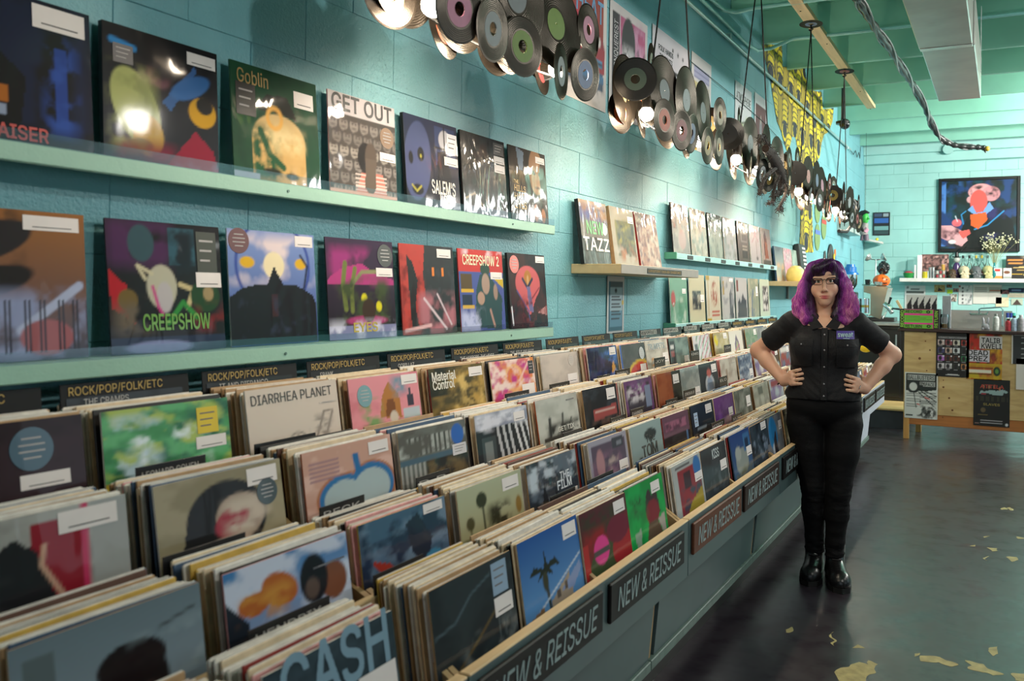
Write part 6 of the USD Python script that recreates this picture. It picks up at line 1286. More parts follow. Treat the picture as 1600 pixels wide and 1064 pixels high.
hc, _ = hair_col(hair.vertices)
HAIRM = print_mat('hair_base', .42, .15)
hp = part(her, 'hair', hair, HAIRM, smooth=True, col=hc)
g = np.random.default_rng(12)
fp, fi = trimesh.sample.sample_surface(hair, 8000, seed=5); fn = hair.face_normals[fi]
keep_ = ~((np.abs(fp[:, 0]) < .055) & (fp[:, 1] < -.02) & (fp[:, 2] < 1.57) & (fn[:, 1] > -.2)); fp, fn = fp[keep_], fn[keep_]
from scipy.spatial import cKDTree
tree_, HV, HN = cKDTree(hair.vertices), np.array(hair.vertices), np.array(hair.vertex_normals)
tone = hair_col(fp)[1] + g.normal(size=len(fp)) * .30
n = len(fp); K = 9; pts = np.empty((n, K, 3)); p = fp.copy(); L = g.uniform(.05, .095, (n, 1)); ph = g.uniform(0, 6.28, (n, 1)); am = .0012 + .0042 * np.clip((1.53 - fp[:, 2:3]) / .12, 0, 1)
for q in range(K):
    N0 = HN[tree_.query(p)[1]]
    dn = np.stack([p[:, 0] * 4.0 * np.clip((p[:, 2] - 1.56) / .06, 0, 1), .0 * p[:, 0] - .25 * (p[:, 2] > 1.6), -np.ones(n)], 1); dn -= N0 * (dn * N0).sum(1)[:, None]
    dn /= np.linalg.norm(dn, axis=1, keepdims=True) + 1e-6; sd = np.cross(N0, dn)
    pts[:, q] = p + N0 * (.0006 + am * .35 * (1 + np.sin(ph * 1.7 + q * .8)))
    p = p + dn * L / (K - 1) + sd * am * np.cos(ph + q * .95)
    near_ = tree_.query(p)[1]; dd_ = ((p - HV[near_]) * HN[near_]).sum(1); p = p - HN[near_] * dd_[:, None] * .9
inface = ((np.abs(pts[:, :, 0]) < .060) & (pts[:, :, 1] < .0) & (pts[:, :, 2] < 1.553) & (pts[:, :, 2] > 1.36)).any(1); pts, tone = pts[~inface], tone[~inface]
for b_, (lo_, hi_, cl) in enumerate(((-9, .55, '#2c1230'), (.55, 1.2, '#641e74'), (1.2, 1.9, '#96309e'), (1.9, 2.45, '#bb4aa8'), (2.45, 9, '#dc8cb4'))):
    m = (tone >= lo_) & (tone < hi_)
    if not m.any(): continue
    q = UsdGeom.BasisCurves.Define(stage, fresh(str(hp.GetPath()), 'strands'))
    q.CreateTypeAttr('linear'); q.CreateCurveVertexCountsAttr([K] * int(m.sum())); q.CreatePointsAttr(Vt.Vec3fArray.FromNumpy(pts[m].reshape(-1, 3).astype(np.float32))); q.CreateWidthsAttr([.0011]); q.SetWidthsInterpolation('constant')
    UsdShade.MaterialBindingAPI.Apply(q.GetPrim()).Bind(mat('hair_tone_%s' % cl.strip('#'), cl, .35, var=.15, coat=.1)); tag(q, kind='stuff')
# ------------------------------------------------------------------ plywood counter at the back
YC = 9.29
PLYP = usdkit.material(stage, '/World/Looks/counter_plywood', {'tc': ('texture_coordinate', {}), 'm': ('mapping', {'scale': (1.0, 1.0, 5.0)}), 'n': ('noise_texture', {'scale': 3.0, 'detail': 6.0, 'distortion': .6}), 'r': ('rgb_ramp', {'ramp': [(.3, tuple(lin('#a88a58'))), (.55, tuple(lin('#c2a670'))), (.75, tuple(lin('#ccb484')))]}), 'p': ('principled_bsdf', {'roughness': .5})}, [('tc.object', 'm.vector'), ('m.vector', 'n.vector'), ('n.fac', 'r.fac'), ('r.color', 'p.base_color')], surface='p.BSDF')
BEAMW = mat('counter_beam_wood', '#a86a34', .5, var=.2, scale=10, stretch=(.3, 1, 3)); LEGW = mat('counter_leg_wood', '#c09050', .5, var=.15, scale=10, stretch=(2, 2, .3)); TOPW = mat('counter_top_dark', '#2c1812', .35, var=.2, scale=8)
t = thing('counter', 'long shop counter faced with knotty plywood panels on timber legs', 'counter', (0, 0, 0))
part(t, 'counter_top', rbox(.90, YC - .03, 1.095, 5.2, YC + .62, 1.125, .004), TOPW)
for x0, x1 in ((.965, 1.295), (1.297, 2.5), (2.502, 3.72), (3.722, 5.15)): part(t, 'panel', rbox(x0, YC, .262, x1, YC + .018, 1.095, .002), PLYP)
part(t, 'beam', rbox(.985, YC + .004, .150, 5.15, YC + .045, .262, .004), BEAMW)
for x in (.965, 2.4, 3.8, 5.05): part(t, 'leg', rbox(x, YC + .0, .0, x + .055, YC + .05, .262, .003), LEGW); part(t, 'rear_leg', rbox(x + .075, YC + .5, .0, x + .13, YC + .56, .262, .003), LEGW)
part(t, 'end_panel', box(.965, YC + .018, .262, .983, YC + .6, 1.095), PLYP)
KN = mat('wood_knot', '#6c4420', .6, var=.3)
for px, py, r in ((1445, 519, .008), (1446, 533, .007), (1453, 547, .008), (1437, 560, .013), (1448, 579, .007), (1474, 605, .010), (1474, 594, .006), (1483, 622, .010), (1488, 641, .010), (1473, 652, .007), (1462, 615, .008)):
    p = at(px, py, y=YC - .001); part(t, 'knot', xf(cyl(r, 0, .0012, 12), (90, 0, 0), (p[0], YC, p[2])), KN)
t = thing('counter_step', 'low plywood platform with a dark painted front beside the counter', 'platform', (0, 0, 0))
part(t, 'deck', rbox(.02, 9.86, .20, .955, 11.3, .222, .003), PLYP); part(t, 'riser', box(.02, 9.89, 0, .955, 9.91, .20), mat('riser_slate', '#2c333c', .5))
FR = mat('cabinet_black', '#121314', .3, coat=.2)
t = thing('black_cabinet', 'tall black under-counter cabinet behind the woman\'s elbow', 'cabinet', (0, 0, 0))
part(t, 'body', rbox(.05, 10.6, .222, .92, 11.3, 1.10, .008), FR); part(t, 'door', rbox(.08, 10.585, .26, .80, 10.6, 1.06, .005), FR); part(t, 'handle', rbox(.74, 10.565, .82, .757, 10.585, 1.0, .004), mat('handle_steel', '#b8bcbc', .25, .9)); part(t, 'wood_strip', box(.845, 10.588, .26, .868, 10.6, .72), LEGW)
t = thing('steel_worktop', 'thin steel worktop above the black cabinet', 'worktop', (0, 0, 0)); part(t, 'top', rbox(.01, 10.55, 1.102, .955, 11.6, 1.135, .004), mat('worktop_steel', '#a8acac', .3, .8))

yp = lambda lab, px, py, w, h, bg, ops, texts=(), n=44, cat='poster', dy=0, name='poster', group='gig posters on the counter front': (lambda p: flatprint(name, lab, cat, (p[0], YC - .002 - dy, p[2]), w, h, 'y', bg, ops, n, texts, seed=int(px), group=group))(at(px, py, y=YC - .002))
px2m = lambda a, b: abs(at(a, 560, y=YC)[0] - at(b, 560, y=YC)[0])
g_ = random.Random(3)
cells = []
for r in range(4):
    for c in range(4):
        x0, y0 = .05 + .235 * c, .18 + .175 * r; cl = ['#c8b4b0', '#8c4a50', '#d8d0c0', '#a83c30', '#3c3c64', '#b89c90', '#c8ccd0', '#28302c', '#a868b8', '#5c2c28', '#4c2c24', '#2c6c48', '#b8b4b8', '#a8a4a8', '#2c302c', '#b07848'][r * 4 + c]
        cells += [('r', x0, y0, x0 + .2, y0 + .12, cl), ('e', x0 + .08, y0 + .06, .05, .05, '#1c1a1e'), ('r', x0 + .15, y0, x0 + .2, y0 + .035, '#d0d0d4'), ('r', x0 + .02, y0 + .135, x0 + .14, y0 + .145, '#8c8c90')]
yp('black poster with a grid of sixteen small pictures on the counter', 1463, 517.5, .305, .452, '#101214', cells + [('r', .06, .105, .94, .15, '#9a9a9e'), ('r', .35, .93, .68, .945, '#b8b8b8'), ('r', .3, .955, .72, .965, '#b8b8b8')], [('RHYTHM FOUNDATION', .08, .143, .03, .84, '#2a2a2e', 1)], n=70)
yp('red and yellow poster with four lines of thick black capitals', 1510.5, 520, .318, .456, '#8c3420', [('n', 4, .5, '#c89420', 0), ('n', 5, .52, '#2c2814', 0), ('n', 6, .56, '#b82818', 0), ('r', .36, .06, 1, .33, '#c8c4c4'), ('r', .02, .36, .66, .62, '#c8c4cc'), ('r', 0, .66, 1, .98, '#b8a020'), ('n', 5, .5, '#a85820', (0, .7, 1, 1)), ('h', 26, .5, '#5c1c14', (.04, .72, .75, .76), 0), ('r', .04, .79, .7, .85, '#d8d4c0'), ('h', 24, .5, '#2c2a10', (.06, .88, .72, .93), 0), ('e', .86, .81, .1, .1, '#1c3424'), ('e', .86, .81, .05, .05, '#5c8c40')], [('TALIB', .42, .20, .105, .52, '#101010', 1), ('KWELI', .42, .325, .105, .56, '#101010', 1), ('DEAD', .05, .475, .105, .56, '#101010', 1), ('PREZ', .06, .60, .105, .54, '#101010', 1)], n=60)
yp('black and white hand-drawn poster with red dashes low on the counter', 1414, 581, .312, .465, '#c8ccc8', [('r', .04, .02, .97, .40, '#1c2422'), ('r', .08, .05, .9, .165, '#b4b8b6'), ('r', .45, .19, .62, .27, '#a0a4a2'), ('r', .56, .2, .92, .3, '#b4b8b6'), ('e', .26, .31, .2, .145, '#1c2422'), ('e', .26, .31, .12, .09, '#c8ccc8'), ('p', '#c8ccc8', .04, .44, .34, .44, .97, .36, .97, .98, .04, .98), ('h', 26, .28, '#5c6260', (.05, .46, .5, .8), 0), ('h', 30, .28, '#4c5250', (.45, .42, .95, .7), 0), ('l', '#1c2422', .012, .28, .44, .36, .78), ('l', '#1c2422', .012, .42, .42, .95, .76), ('l', '#1c2422', .012, .5, .4, .96, .62), ('l', '#1c2422', .01, .55, .38, .97, .5), ('l', '#c85048', .012, .62, .53, .76, .57), ('l', '#c85048', .012, .38, .68, .46, .7), ('e', .7, .86, .26, .13, '#5c605e'), ('n', 12, .5, '#d8dcda', (.35, .72, .95, .97)), ('n', 12, .55, '#1c2422', (.35, .72, .95, .97)), ('e', .4, .84, .12, .08, '#c8ccc8'), ('r', .04, .92, .25, .95, '#1c2422')], [('BALLBUSTERS', .09, .15, .085, .80, '#26302c', 1), ('IN', .47, .255, .05, .12, '#26302c', 1), ('SPACE', .57, .285, .07, .33, '#26302c', 1)], n=70)
yp('black poster with red heading and a row of pale figures, lowest on the counter', 1521.5, 591.5, .322, .458, '#131615', [('r', .4, .035, .6, .05, '#8c8c8c'), ('p', '#8ca4a4', .16, .32, .2, .24, .3, .26, .5, .22, .62, .24, .8, .2, .94, .24, .92, .28, .84, .27, .8, .33, .68, .33, .56, .33, .4, .3), ('r', .22, .29, .34, .33, '#8c2c38'), ('e', .28, .16, .025, .04, '#a87050'), ('e', .43, .16, .025, .04, '#a87050'), ('e', .57, .15, .025, .04, '#a87050'), ('e', .72, .19, .025, .04, '#a87050'), ('s', 26, .3, '#3c3c2c', (.06, .36, .95, .46), 0), ('e', .27, .66, .07, .05, '#5c4c34'), ('r', .12, .755, .4, .77, '#6c5c34'), ('r', .54, .765, .9, .775, '#6c5c34'), ('h', 40, .5, '#a0a0a4', (.2, .855, .8, .94), 0), ('r', .04, .945, .16, .96, '#8c6c64'), ('e', .92, .95, .04, .03, '#c8ccd0')], [('ATTILA', .18, .19, .075, .66, '#a83c2c', 1), ('SLAVES', .27, .56, .05, .46, '#8c7c3c', 1)], n=60)
yp('dark grey list poster at the right edge of the counter', 1581, 521, .28, .295, '#2a2e30', [('r', .06, .03, .9, .07, '#b8b8b8')] + [('r', .3, .12 + .06 * k, .5 + .2 * (k % 3) / 2, .135 + .06 * k, '#a8acac') for k in range(13)] + [('r', 0, 0, .03, 1, '#c8c4c0')], n=40)
t = yp('torn white paper and brown card scraps stapled near the counter\'s right edge', 1588, 560, .24, .30, '#cfcac2', [('r', .35, 0, 1, .5, '#8c5c30')], n=20, cat='paper', name='paper_scrap')

# record return box
p0 = at(1406, 511, y=YC + .06); p1 = at(1468, 513, y=YC + .06)
x0, x1 = p0[0], p1[0]; zt = 1.125
t = thing('record_return_box', 'black box with a green and pink hand-lettered sign, on the counter\'s left end', 'box', (x0, YC + .02, zt))
W_ = x1 - x0; Hh = .198
part(t, 'box', rbox(0, 0, 0, W_, .34, Hh, .003), mat('box_black', '#121412', .5))
q, col = panel(W_ * .735, Hh - .006, 60, '#6cb83c', [('r', 0, 0, 1, .02, '#d83c8c'), ('r', 0, .22, 1, .31, '#d8308c'), ('r', 0, .70, 1, .79, '#d8308c'), ('r', .97, 0, 1, 1, '#d8308c'), ('e', .82, .12, .07, .085, '#10140c'), ('e', .82, .12, .025, .03, '#6cb83c'), ('e', .84, .88, .07, .085, '#10140c'), ('e', .84, .88, .025, .03, '#6cb83c')] + [('r', .04, .37 + .08 * k, .55 + .4 * ((k * 7) % 3) / 2, .385 + .08 * k, '#2c4c1c') for k in range(4)], 3)
q.vertices = np.stack([q.vertices[:, 1] + W_ * .12, -.002 - q.vertices[:, 0], q.vertices[:, 2] + .003], 1)
s = part(t, 'sign', q, MATTE, col=col, label='green and pink hand-lettered sign')
for w_, zz, ww in (('RECORD', Hh * .80, .085 * W_ / .2), ('RETURN', Hh * .045, .085 * W_ / .2)):
    tx = text(w_, .030, W_ * .42, .001, True); vv = tx.vertices; part(s, 'lettering', trimesh.Trimesh(np.stack([vv[:, 1] + W_ * .15, -.003 - vv[:, 0], vv[:, 2] + zz], 1), tx.faces, process=False), lettmat('#10140c'))
for w_, xx in (('RECORD', W_ * .028), ('RETURN', W_ * .88)):
    tx = text(w_, .030, .17, .001, True); vv = tx.vertices; part(t, 'side_lettering', trimesh.Trimesh(np.stack([xx + .030 * 0 + (.032 - vv[:, 2]) if False else xx + .034 - vv[:, 2] - .004, -.0015 - vv[:, 0], .013 + vv[:, 1]], 1), tx.faces, process=False), lettmat('#8cc83c'))
yy_ = YC + .18
p = at(1416, 457, y=yy_); w_ = px2m(1416, 1467); h_ = p[2] - (zt + Hh) + .02
t = flatprint('record', 'white record sleeve with black flame shapes standing in the return box', 'record', (p[0], yy_, zt + Hh + .145), .30, .315, 'y', '#d2d0ce', [('p', '#1c1a22', .04 + .2 * k, .55, .02 + .2 * k, .35, .1 + .2 * k, .22, .2 + .2 * k, .04, .17 + .2 * k, .25, .2 + .2 * k, .4, .17 + .2 * k, .6) for k in range(5)] + [('e', .5, .52, .16, .12, '#2a261e')], 50, th=.004)
p = at(1410, 478, y=YC + .12); t = thing('wooden_paddle', 'flat wooden stick leaning out of the return box', 'stick', (p[0], YC + .12, zt + Hh - .02), (0, -28, 0)); part(t, 'stick', rbox(-.014, -.003, -.05, .014, .003, .12, .003), PINE)
t = thing('glass_jar', 'glass tip jar with coins beside the return box', 'jar', tuple(np.append(at(1476, 500, y=YC + .15)[:2], zt)))
GLASS = usdkit.material(stage, '/World/Looks/clear_glass', {'t': ('transparent_bsdf', {'color': (.94, .97, .96)}), 'g': ('glossy_bsdf', {'roughness': .04}), 'f': ('fresnel', {'IOR': 1.45}), 'm': ('mix_closure', {})}, [('f.fac', 'm.fac'), ('t.BSDF', 'm.closure1'), ('g.BSDF', 'm.closure2')], surface='m.closure')
part(t, 'glass', lathe([(.0, .002), (.040, .002), (.042, .01), (.042, .13), (.038, .15), (.036, .15), (.040, .128), (.040, .012), (0, .008)], 28), GLASS, smooth=40); part(t, 'coins', cyl(.037, .010, .05, 24), mat('jar_coins', '#8c6c3c', .35, .5, var=.6, scale=120))
part(t, 'note', box(-.03, -.035, .06, .03, -.033, .12), mat('jar_note', '#b8bcc4', .7))
ACR = mat('acrylic_grey', '#aeb4ba', .2, coat=.5)
t = thing('card_stand', 'clear ribbed acrylic leaflet holder beside the return box', 'stand', tuple(np.append(at(1472, 500, y=YC + .3)[:2], zt)))
part(t, 'back', rbox(0, 0, 0, .085, .006, .34, .002), ACR)
for k in range(5): part(t, 'rib', box(.004 + .018 * k, -.005, .1, .010 + .018 * k, 0, .335), ACR)

# ------------------------------------------------------------------ back bar
YK = 12.75
SS = mat('brushed_steel', '#9a9a96', .28, .85, var=.06, scale=4, stretch=(.2, 1, 6)); CHR = mat('chrome', '#d0d2d2', .08, 1.0, var=.02)
t = thing('bar_sink', 'stainless steel sink unit with a splashback under the papers', 'sink', (0, 0, 0))
a, b = at(1482, 484, y=12.6), at(1566, 486, y=12.6)
part(t, 'splashback', rbox(a[0], 12.62, .95, b[0] + .12, 12.66, a[2], .004), SS); part(t, 'basin', rbox(a[0], 12.0, .80, b[0] + .12, 12.62, 1.0, .006), SS); part(t, 'stand', box(a[0] + .03, 12.05, 0, b[0] + .08, 12.58, .80), mat('sink_stand', '#5c5c5a', .4, .5))
c0 = at(1516, 491, y=12.5); c1 = at(1543, 491, y=12.5)
part(t, 'tap_body', tube([c0 + (0, 0, .03), c0, c1, c1 + (0, 0, .03)], .013, 10), CHR, smooth=50)
q0 = at(1530, 491, y=12.45); q1 = at(1530, 483, y=12.4); q2 = at(1563, 480, y=12.3); q3 = at(1567, 484, y=12.28); q4 = at(1566, 510, y=12.28)
part(t, 'spout', tube([q0, q1, q1 + (.02, 0, .01), q2, q3, q4], .010, 10), CHR, smooth=50)
WHS = mat('white_shelf', '#d8d4cc', .5)
t = thing('back_shelf', 'white floating shelf lined with skulls and bottles', 'shelf', (0, 0, 0)); SZ = at(1500, 435, y=12.95)[2]
part(t, 'board', rbox(.535, 12.90, SZ - .052, 3.3, YB, SZ, .003), WHS)
sx = lambda px: at(px, 433, y=13.02)[0]
def onshelf(px): return (sx(px), 13.02, SZ)
t = thing('fruit_bowl', 'small green bowl heaped with red, at the shelf\'s left end', 'bowl', onshelf(1419.5)); part(t, 'bowl', lathe([(0, 0), (.05, 0), (.065, .03), (.075, .075), (.07, .075), (.05, .02), (0, .015)], 28), mat('bowl_green', '#1c7a34', .35), smooth=40); part(t, 'contents', ball((0, 0, .07), .062, 3, (1, 1, .55)), mat('bowl_red', '#a83040', .6, var=.4, scale=60), smooth=True)
t = thing('candle', 'short white candle on the back shelf', 'candle', onshelf(1430)); part(t, 'wax', rbox(-.014, -.014, 0, .014, .014, .19, .004), mat('candle_white', '#e4e2de', .5)); part(t, 'wick', cyl(.0015, .19, .2, 6), SOCK)
t = thing('candle', 'tall white candle on the back shelf', 'candle', onshelf(1436.5)); part(t, 'wax', rbox(-.032, -.03, 0, .032, .03, .33, .006), mat('candle_white', '#e4e2de', .5)); part(t, 'wick', cyl(.0015, .33, .34, 6), SOCK)
p = at(1440, 400, y=13.10); flatprint('picture', 'brown mottled crowd picture leaning behind the cups', 'picture', (p[0], 13.12, SZ + .345), .36, .345, 'y', '#4c3430', [('n', 8, .5, '#8c6460', 0), ('n', 10, .55, '#2c2020', 0), ('n', 9, .6, '#c09088', 0)], 36)
for px, h_, r_, cl, lb, mt_ in ((1445, .095, .034, '#b8a818', 'squat yellow cup on the back shelf', 0), (1453.5, .15, .022, '#8c9090', 'grey metal cylinder on the back shelf', 1), (1458.5, .155, .014, '#d4d4d4', 'slim silver tube on the back shelf', 1), (1450, .1, .012, '#b8c4c4', 'small pale tube on the back shelf', 0), (1473.5, .20, .024, '#b88c3c', 'amber bottle with pale cap on the back shelf', 0)):
    t = thing('cup' if 'cup' in lb else 'bottle' if 'bottle' in lb else 'tube', lb, 'cup' if 'cup' in lb else 'bottle' if 'bottle' in lb else 'tube', onshelf(px)); part(t, 'body', lathe([(0, 0), (r_, 0), (r_ * 1.02, h_ * .7), (r_, h_), (r_ * .9, h_), (r_ * .9, h_ * .95), (0, h_ * .95)], 24), mat('shelf_' + cl.strip('#'), cl, .3, .8 if mt_ else 0), smooth=40); part(t, 'rim', tube([(r_ * math.cos(a_), r_ * math.sin(a_), h_) for a_ in np.linspace(0, 6.3, 20)], .002, 5), mat('rim_pale', '#c8ccc8', .3))
t = thing('spice_rack', 'small wire rack of red and pale jars on the back shelf', 'rack', onshelf(1470))
for k in range(3):
    for r in range(2): part(t, 'jar', cyl(.017, .01 + .055 * r, .05 + .055 * r, 16, -.045 + .042 * k, -.02), mat('rack_' + 'ab'[(k + r) % 2], ('#a83c44', '#c8c0b8')[(k + r) % 2], .4), smooth=40)
part(t, 'frame', [tube([(-.07, -.045, z), (.065, -.045, z), (.065, .02, z), (-.07, .02, z), (-.07, -.045, z)], .003, 5) for z in (.008, .06, .112)] + [tube([(x, -.045, 0), (x, -.045, .115)], .003, 5) for x in (-.07, -.024, .02, .065)], CHR)
sk = [(1488, '#4c3a2a', .86, 'small dark brown skull, leftmost of the row'), (1506.5, '#c8b898', 1.15, 'cream skull, second from the left in the row'), (1525.5, '#5c6062', 1.15, 'dark silver skull, third from the left in the row'), (1544, '#b8b07c', 1.18, 'yellow-green skull, rightmost of the row')]
for px, cl, sc, lb in sk:
    F_ = Field((-.09, -.11, -.005), (.09, .10, .16), .005)
    F_.ell((0, .02, .10), (.062, .078, .055), .02); F_.ell((0, -.035, .065), (.045, .04, .045), .02); F_.cone((-.025, -.045, .018), (.025, -.045, .018), .022, .022, .02)
    for s in (-1, 1): F_.ell((s * .022, -.078, .075), (.017, .022, .015), .005, sub=True); F_.ell((s * .05, -.04, .055), (.012, .03, .010), .01)
    F_.ell((0, -.080, .048), (.009, .016, .013), .004, sub=True); F_.cone((-.022, -.07, .026), (.022, -.07, .026), .003, .003, .003, sub=True); F_.cut((0, 0, .0), (0, 0, -1))
    t = thing('skull', lb, 'skull', onshelf(px), (0, 0, 14), 'skulls on the back shelf', (sc, sc, sc)); part(t, 'cranium', F_.mesh(1), mat('skull_' + cl.strip('#'), cl, .5, var=.25, scale=30), smooth=True)
    part(t, 'teeth', [rbox(-.02 + .008 * k, -.072, .020, -.014 + .008 * k, -.066, .032, .001) for k in range(5)], mat('teeth_' + cl.strip('#'), cl, .4), kind='stuff')
for k, (px, cl, cap, lb) in enumerate(((1494, '#3c1c54', '#16121a', 'purple bottle with a grey head and a black hat'), (1504, '#2c3c8c', '#1c1c1c', 'clear bottle with a black cap and blue label'), (1514, '#b8ccc8', '#1c1c1c', 'clear bottle with a black cap behind the second skull'), (1524.5, '#b8b8a0', '#b8a03c', 'clear bottle with a gold cap behind the third skull'), (1533.5, '#b83c34', '#c0a840', 'clear bottle with a gold cap and red label'), (1542.5, '#a8bcb4', '#6c7c74', 'small clear bottle behind the rightmost skull'))):
    t = thing('bottle', lb, 'bottle', (sx(px), 13.10, SZ), group='bottles behind the skulls')
    if k == 0:
        part(t, 'body', lathe([(0, 0), (.045, 0), (.055, .08), (.05, .17), (.03, .22), (0, .225)], 24), mat('bottle_purple', cl, .25, coat=.5), smooth=50); part(t, 'head', ball((0, 0, .265), .045, 3), mat('bottle_head_grey', '#a8aca4', .5), smooth=True); part(t, 'hat', lathe([(0, .300), (.06, .300), (.062, .308), (.028, .312), (.024, .37), (0, .372)], 24), SOCK, smooth=40)
        part(t, 'feather', tube([(0, 0, .36), (.05, 0, .40), (.12, 0, .46)], [.012, .02, .004], 8), SOCK)
    else:
        part(t, 'glass', lathe([(0, 0), (.036, 0), (.038, .01), (.038, .17), (.03, .20), (.014, .23), (.013, .29), (.016, .292), (.012, .30), (0, .30)], 24), GLASS, smooth=40); part(t, 'label', lathe([(.0385, .05), (.0392, .05), (.0392, .13), (.0385, .13)], 24), mat('blabel_' + cl.strip('#'), cl, .5)); part(t, 'cap', cyl(.016, .285, .325, 16), mat('cap_' + cap.strip('#'), cap, .35, .4), smooth=40)
t = thing('flower_vase', 'turquoise glass vase of dried white flowers before the framed picture', 'vase', (sx(1553.5), 12.99, SZ))
part(t, 'glass', lathe([(0, 0), (.03, 0), (.04, .05), (.036, .10), (.016, .15), (.012, .21), (.018, .22), (.010, .215), (.012, .15), (.03, .09), (.03, .02), (0, .01)], 24), mat('vase_turquoise', '#3caab0', .08, trans=.6), smooth=40)
gg = np.random.default_rng(4); st = []; fl_ = []
for k in range(34):
    e = np.array((gg.normal() * .10, gg.normal() * .05, .40 + gg.random() * .20)); st.append(tube([(0, 0, .16), (e[0] * .3, e[1] * .3, .30), e], .0016, 4, caps=False))
    for m in range(4): fl_.append(ball(e + gg.normal(size=3) * .022, .007 + gg.random() * .005, 1))
part(t, 'stems', st, mat('dry_stem', '#8a8a58', .7), kind='stuff'); part(t, 'blossoms', fl_, mat('dry_blossom', '#cfcba8', .8), kind='stuff')
for px, lb, ops in ((1558, 'left orange-footed card on the shelf', [('r', .1, .1, .7, .35, '#b83028'), ('r', 0, .75, 1, 1, '#d8843c')]), (1571, 'right cream card with a brown picture on the shelf', [('e', .5, .4, .35, .15, '#6c3c24'), ('r', 0, .8, 1, 1, '#8c9088')])):
    p = at(px - 5, 420, y=12.96); flatprint('card', lb, 'card', (p[0], 12.96, SZ + .145), .115, .145, 'y', '#d8d0c4', ops, 18)
p = at(1572, 402, y=13.08); flatprint('picture', 'black record cover with orange bars at the shelf\'s right end', 'picture', (p[0], 13.1, SZ + .32), .34, .32, 'y', '#14120f', [('r', .06, .15, .6, .22, '#c8803c'), ('r', .08, .28, .6, .35, '#c8803c'), ('n', 8, .5, '#7c7468', (.55, 0, 1, .4)), ('p', '#c8a868', .25, .5, 1, .44, 1, .52, .25, .54), ('p', '#b89858', .4, .62, 1, .58, 1, .66), ('r', .2, .76, .6, .82, '#b8942c'), ('r', .65, .78, 1, .84, '#c8b45c')], 30)

# the framed picture: a plain stand-in in the same colours
p = at(1466.8, 279.7, y=YB - .03); fw, fh = 1.045, 1.045
t = thing('framed_picture', 'large black-framed dark picture with pink, red and orange shapes and blue edges', 'framed picture', (p[0], YB - .012, p[2] - fh), (0, 0, -90))
FB = mat('frame_black', '#0e0f10', .35)
for a_ in (rbox(0, 0, 0, .04, .042, fh, .004), rbox(0, fw - .042, 0, .04, fw, fh, .004), rbox(0, .042, 0, .04, fw - .042, .05, .004), rbox(0, .042, fh - .042, .04, fw - .042, fh, .004)): part(t, 'frame_rail', a_, FB)
q, col = panel(fw - .084, fh - .092, 110, '#14201f', [('n', 4, .56, '#123c46', 0), ('r', 0, .02, .06, .97, '#4c7cc0'), ('n', 6, .5, '#3c70b8', (.05, 0, .25, .18)), ('n', 8, .6, '#1c3a6c', 0), ('p', '#0c1616', .18, .95, .34, .55, .5, .46, .75, .42, .95, .6, 1, 1, .2, 1), ('n', 6, .58, '#2a2a5c', (.55, .3, 1, 1)), ('l', '#2c88c0', .007, .3, .64, .27, .5, .33, .45), ('l', '#2c88c0', .009, .45, .72, .62, .66, .83, .46), ('e', .53, .17, .17, .12, '#d89a9c'), ('e', .66, .2, .12, .11, '#c88a90'), ('n', 10, .56, '#2c2226', (.34, .05, .78, .34)), ('e', .39, .28, .05, .05, '#c89498'), ('e', .5, .31, .115, .17, '#cf5650'), ('p', '#6c98d0', .35, .43, .42, .37, .47, .48, .56, .46, .64, .32, .7, .42, .6, .5, .44, .5), ('p', '#cf5a28', .39, .5, .6, .47, .62, .58, .5, .72, .4, .66), ('e', .21, .62, .065, .055, '#d4646c'), ('p', '#d8a0a4', 0, .66, .14, .66, .32, .76, .36, .88, .28, .97, .16, .92, 0, .84), ('p', '#c85a54', .22, .75, .38, .72, .4, .78, .3, .86), ('n', 9, .58, '#4c3038', (0, .68, .34, .95)), ('e', .15, .9, .05, .03, '#e0dcd8'), ('l', '#c8d4e0', .006, .19, .52, .22, .6)], 5)
q.apply_translation([.022, .042, .05]); part(t, 'picture', q, print_mat('framed_print', .3, .25), col=col)

# papers pinned to the back wall
G = 'papers pinned under the back shelf'
pb = lambda lab, px, py, px2, py2, bg, ops, name='paper', n=24: (lambda a, b: flatprint(name, lab, 'paper', (a[0], YB - .008, a[2]), b[0] - a[0], a[2] - b[2], 'y', bg, ops, n, seed=int(px), group=G))(at(px, py, y=YB), at(px2, py2, y=YB))
pb('white notice with two bold heading lines, behind the return box', 1414, 446, 1445.5, 490, '#c8c8c4', [('r', .28, .1, .72, .17, '#3c4440'), ('r', .08, .2, .92, .27, '#3c4440'), ('r', .36, .36, .62, .42, '#3c4440'), ('e', .14, .07, .05, .04, '#2c3430')])
pb('landscape photo with a dark figure, leftmost of the small photos', 1460, 445, 1476.5, 456.5, '#b8a064', [('n', 5, .5, '#8c7440', 0), ('p', '#2c2018', .3, .9, .4, .3, .55, .5, .85, .8)])
pb('tiny dark photo with an orange spot', 1479, 444.5, 1487.5, 449.5, '#2c2c38', [('n', 6, .55, '#b8783c', 0)])
pb('lime green sticky note', 1480, 452.5, 1488.5, 458.5, '#a0c828', [('n', 8, .6, '#7ca020', 0)])
pb('small reddish photo beside the green note', 1489.5, 450.5, 1498, 456, '#3c3038', [('n', 5, .5, '#a87868', 0)])
pb('small tilted brown and white photo', 1484, 459.5, 1495, 471, '#c8c0b4', [('n', 4, .5, '#4c3424', 0)])
pb('white drawing of black notes on a stem', 1498, 445.5, 1519, 476, '#ccccc8', [('e', .3, .15 + .19 * k, .07, .05, '#1c2020') for k in range(5)] + [('n', 8, .6, '#7c8080', (.5, 0, 1, 1)), ('r', 0, .02, .15, .12, '#8c2430')])
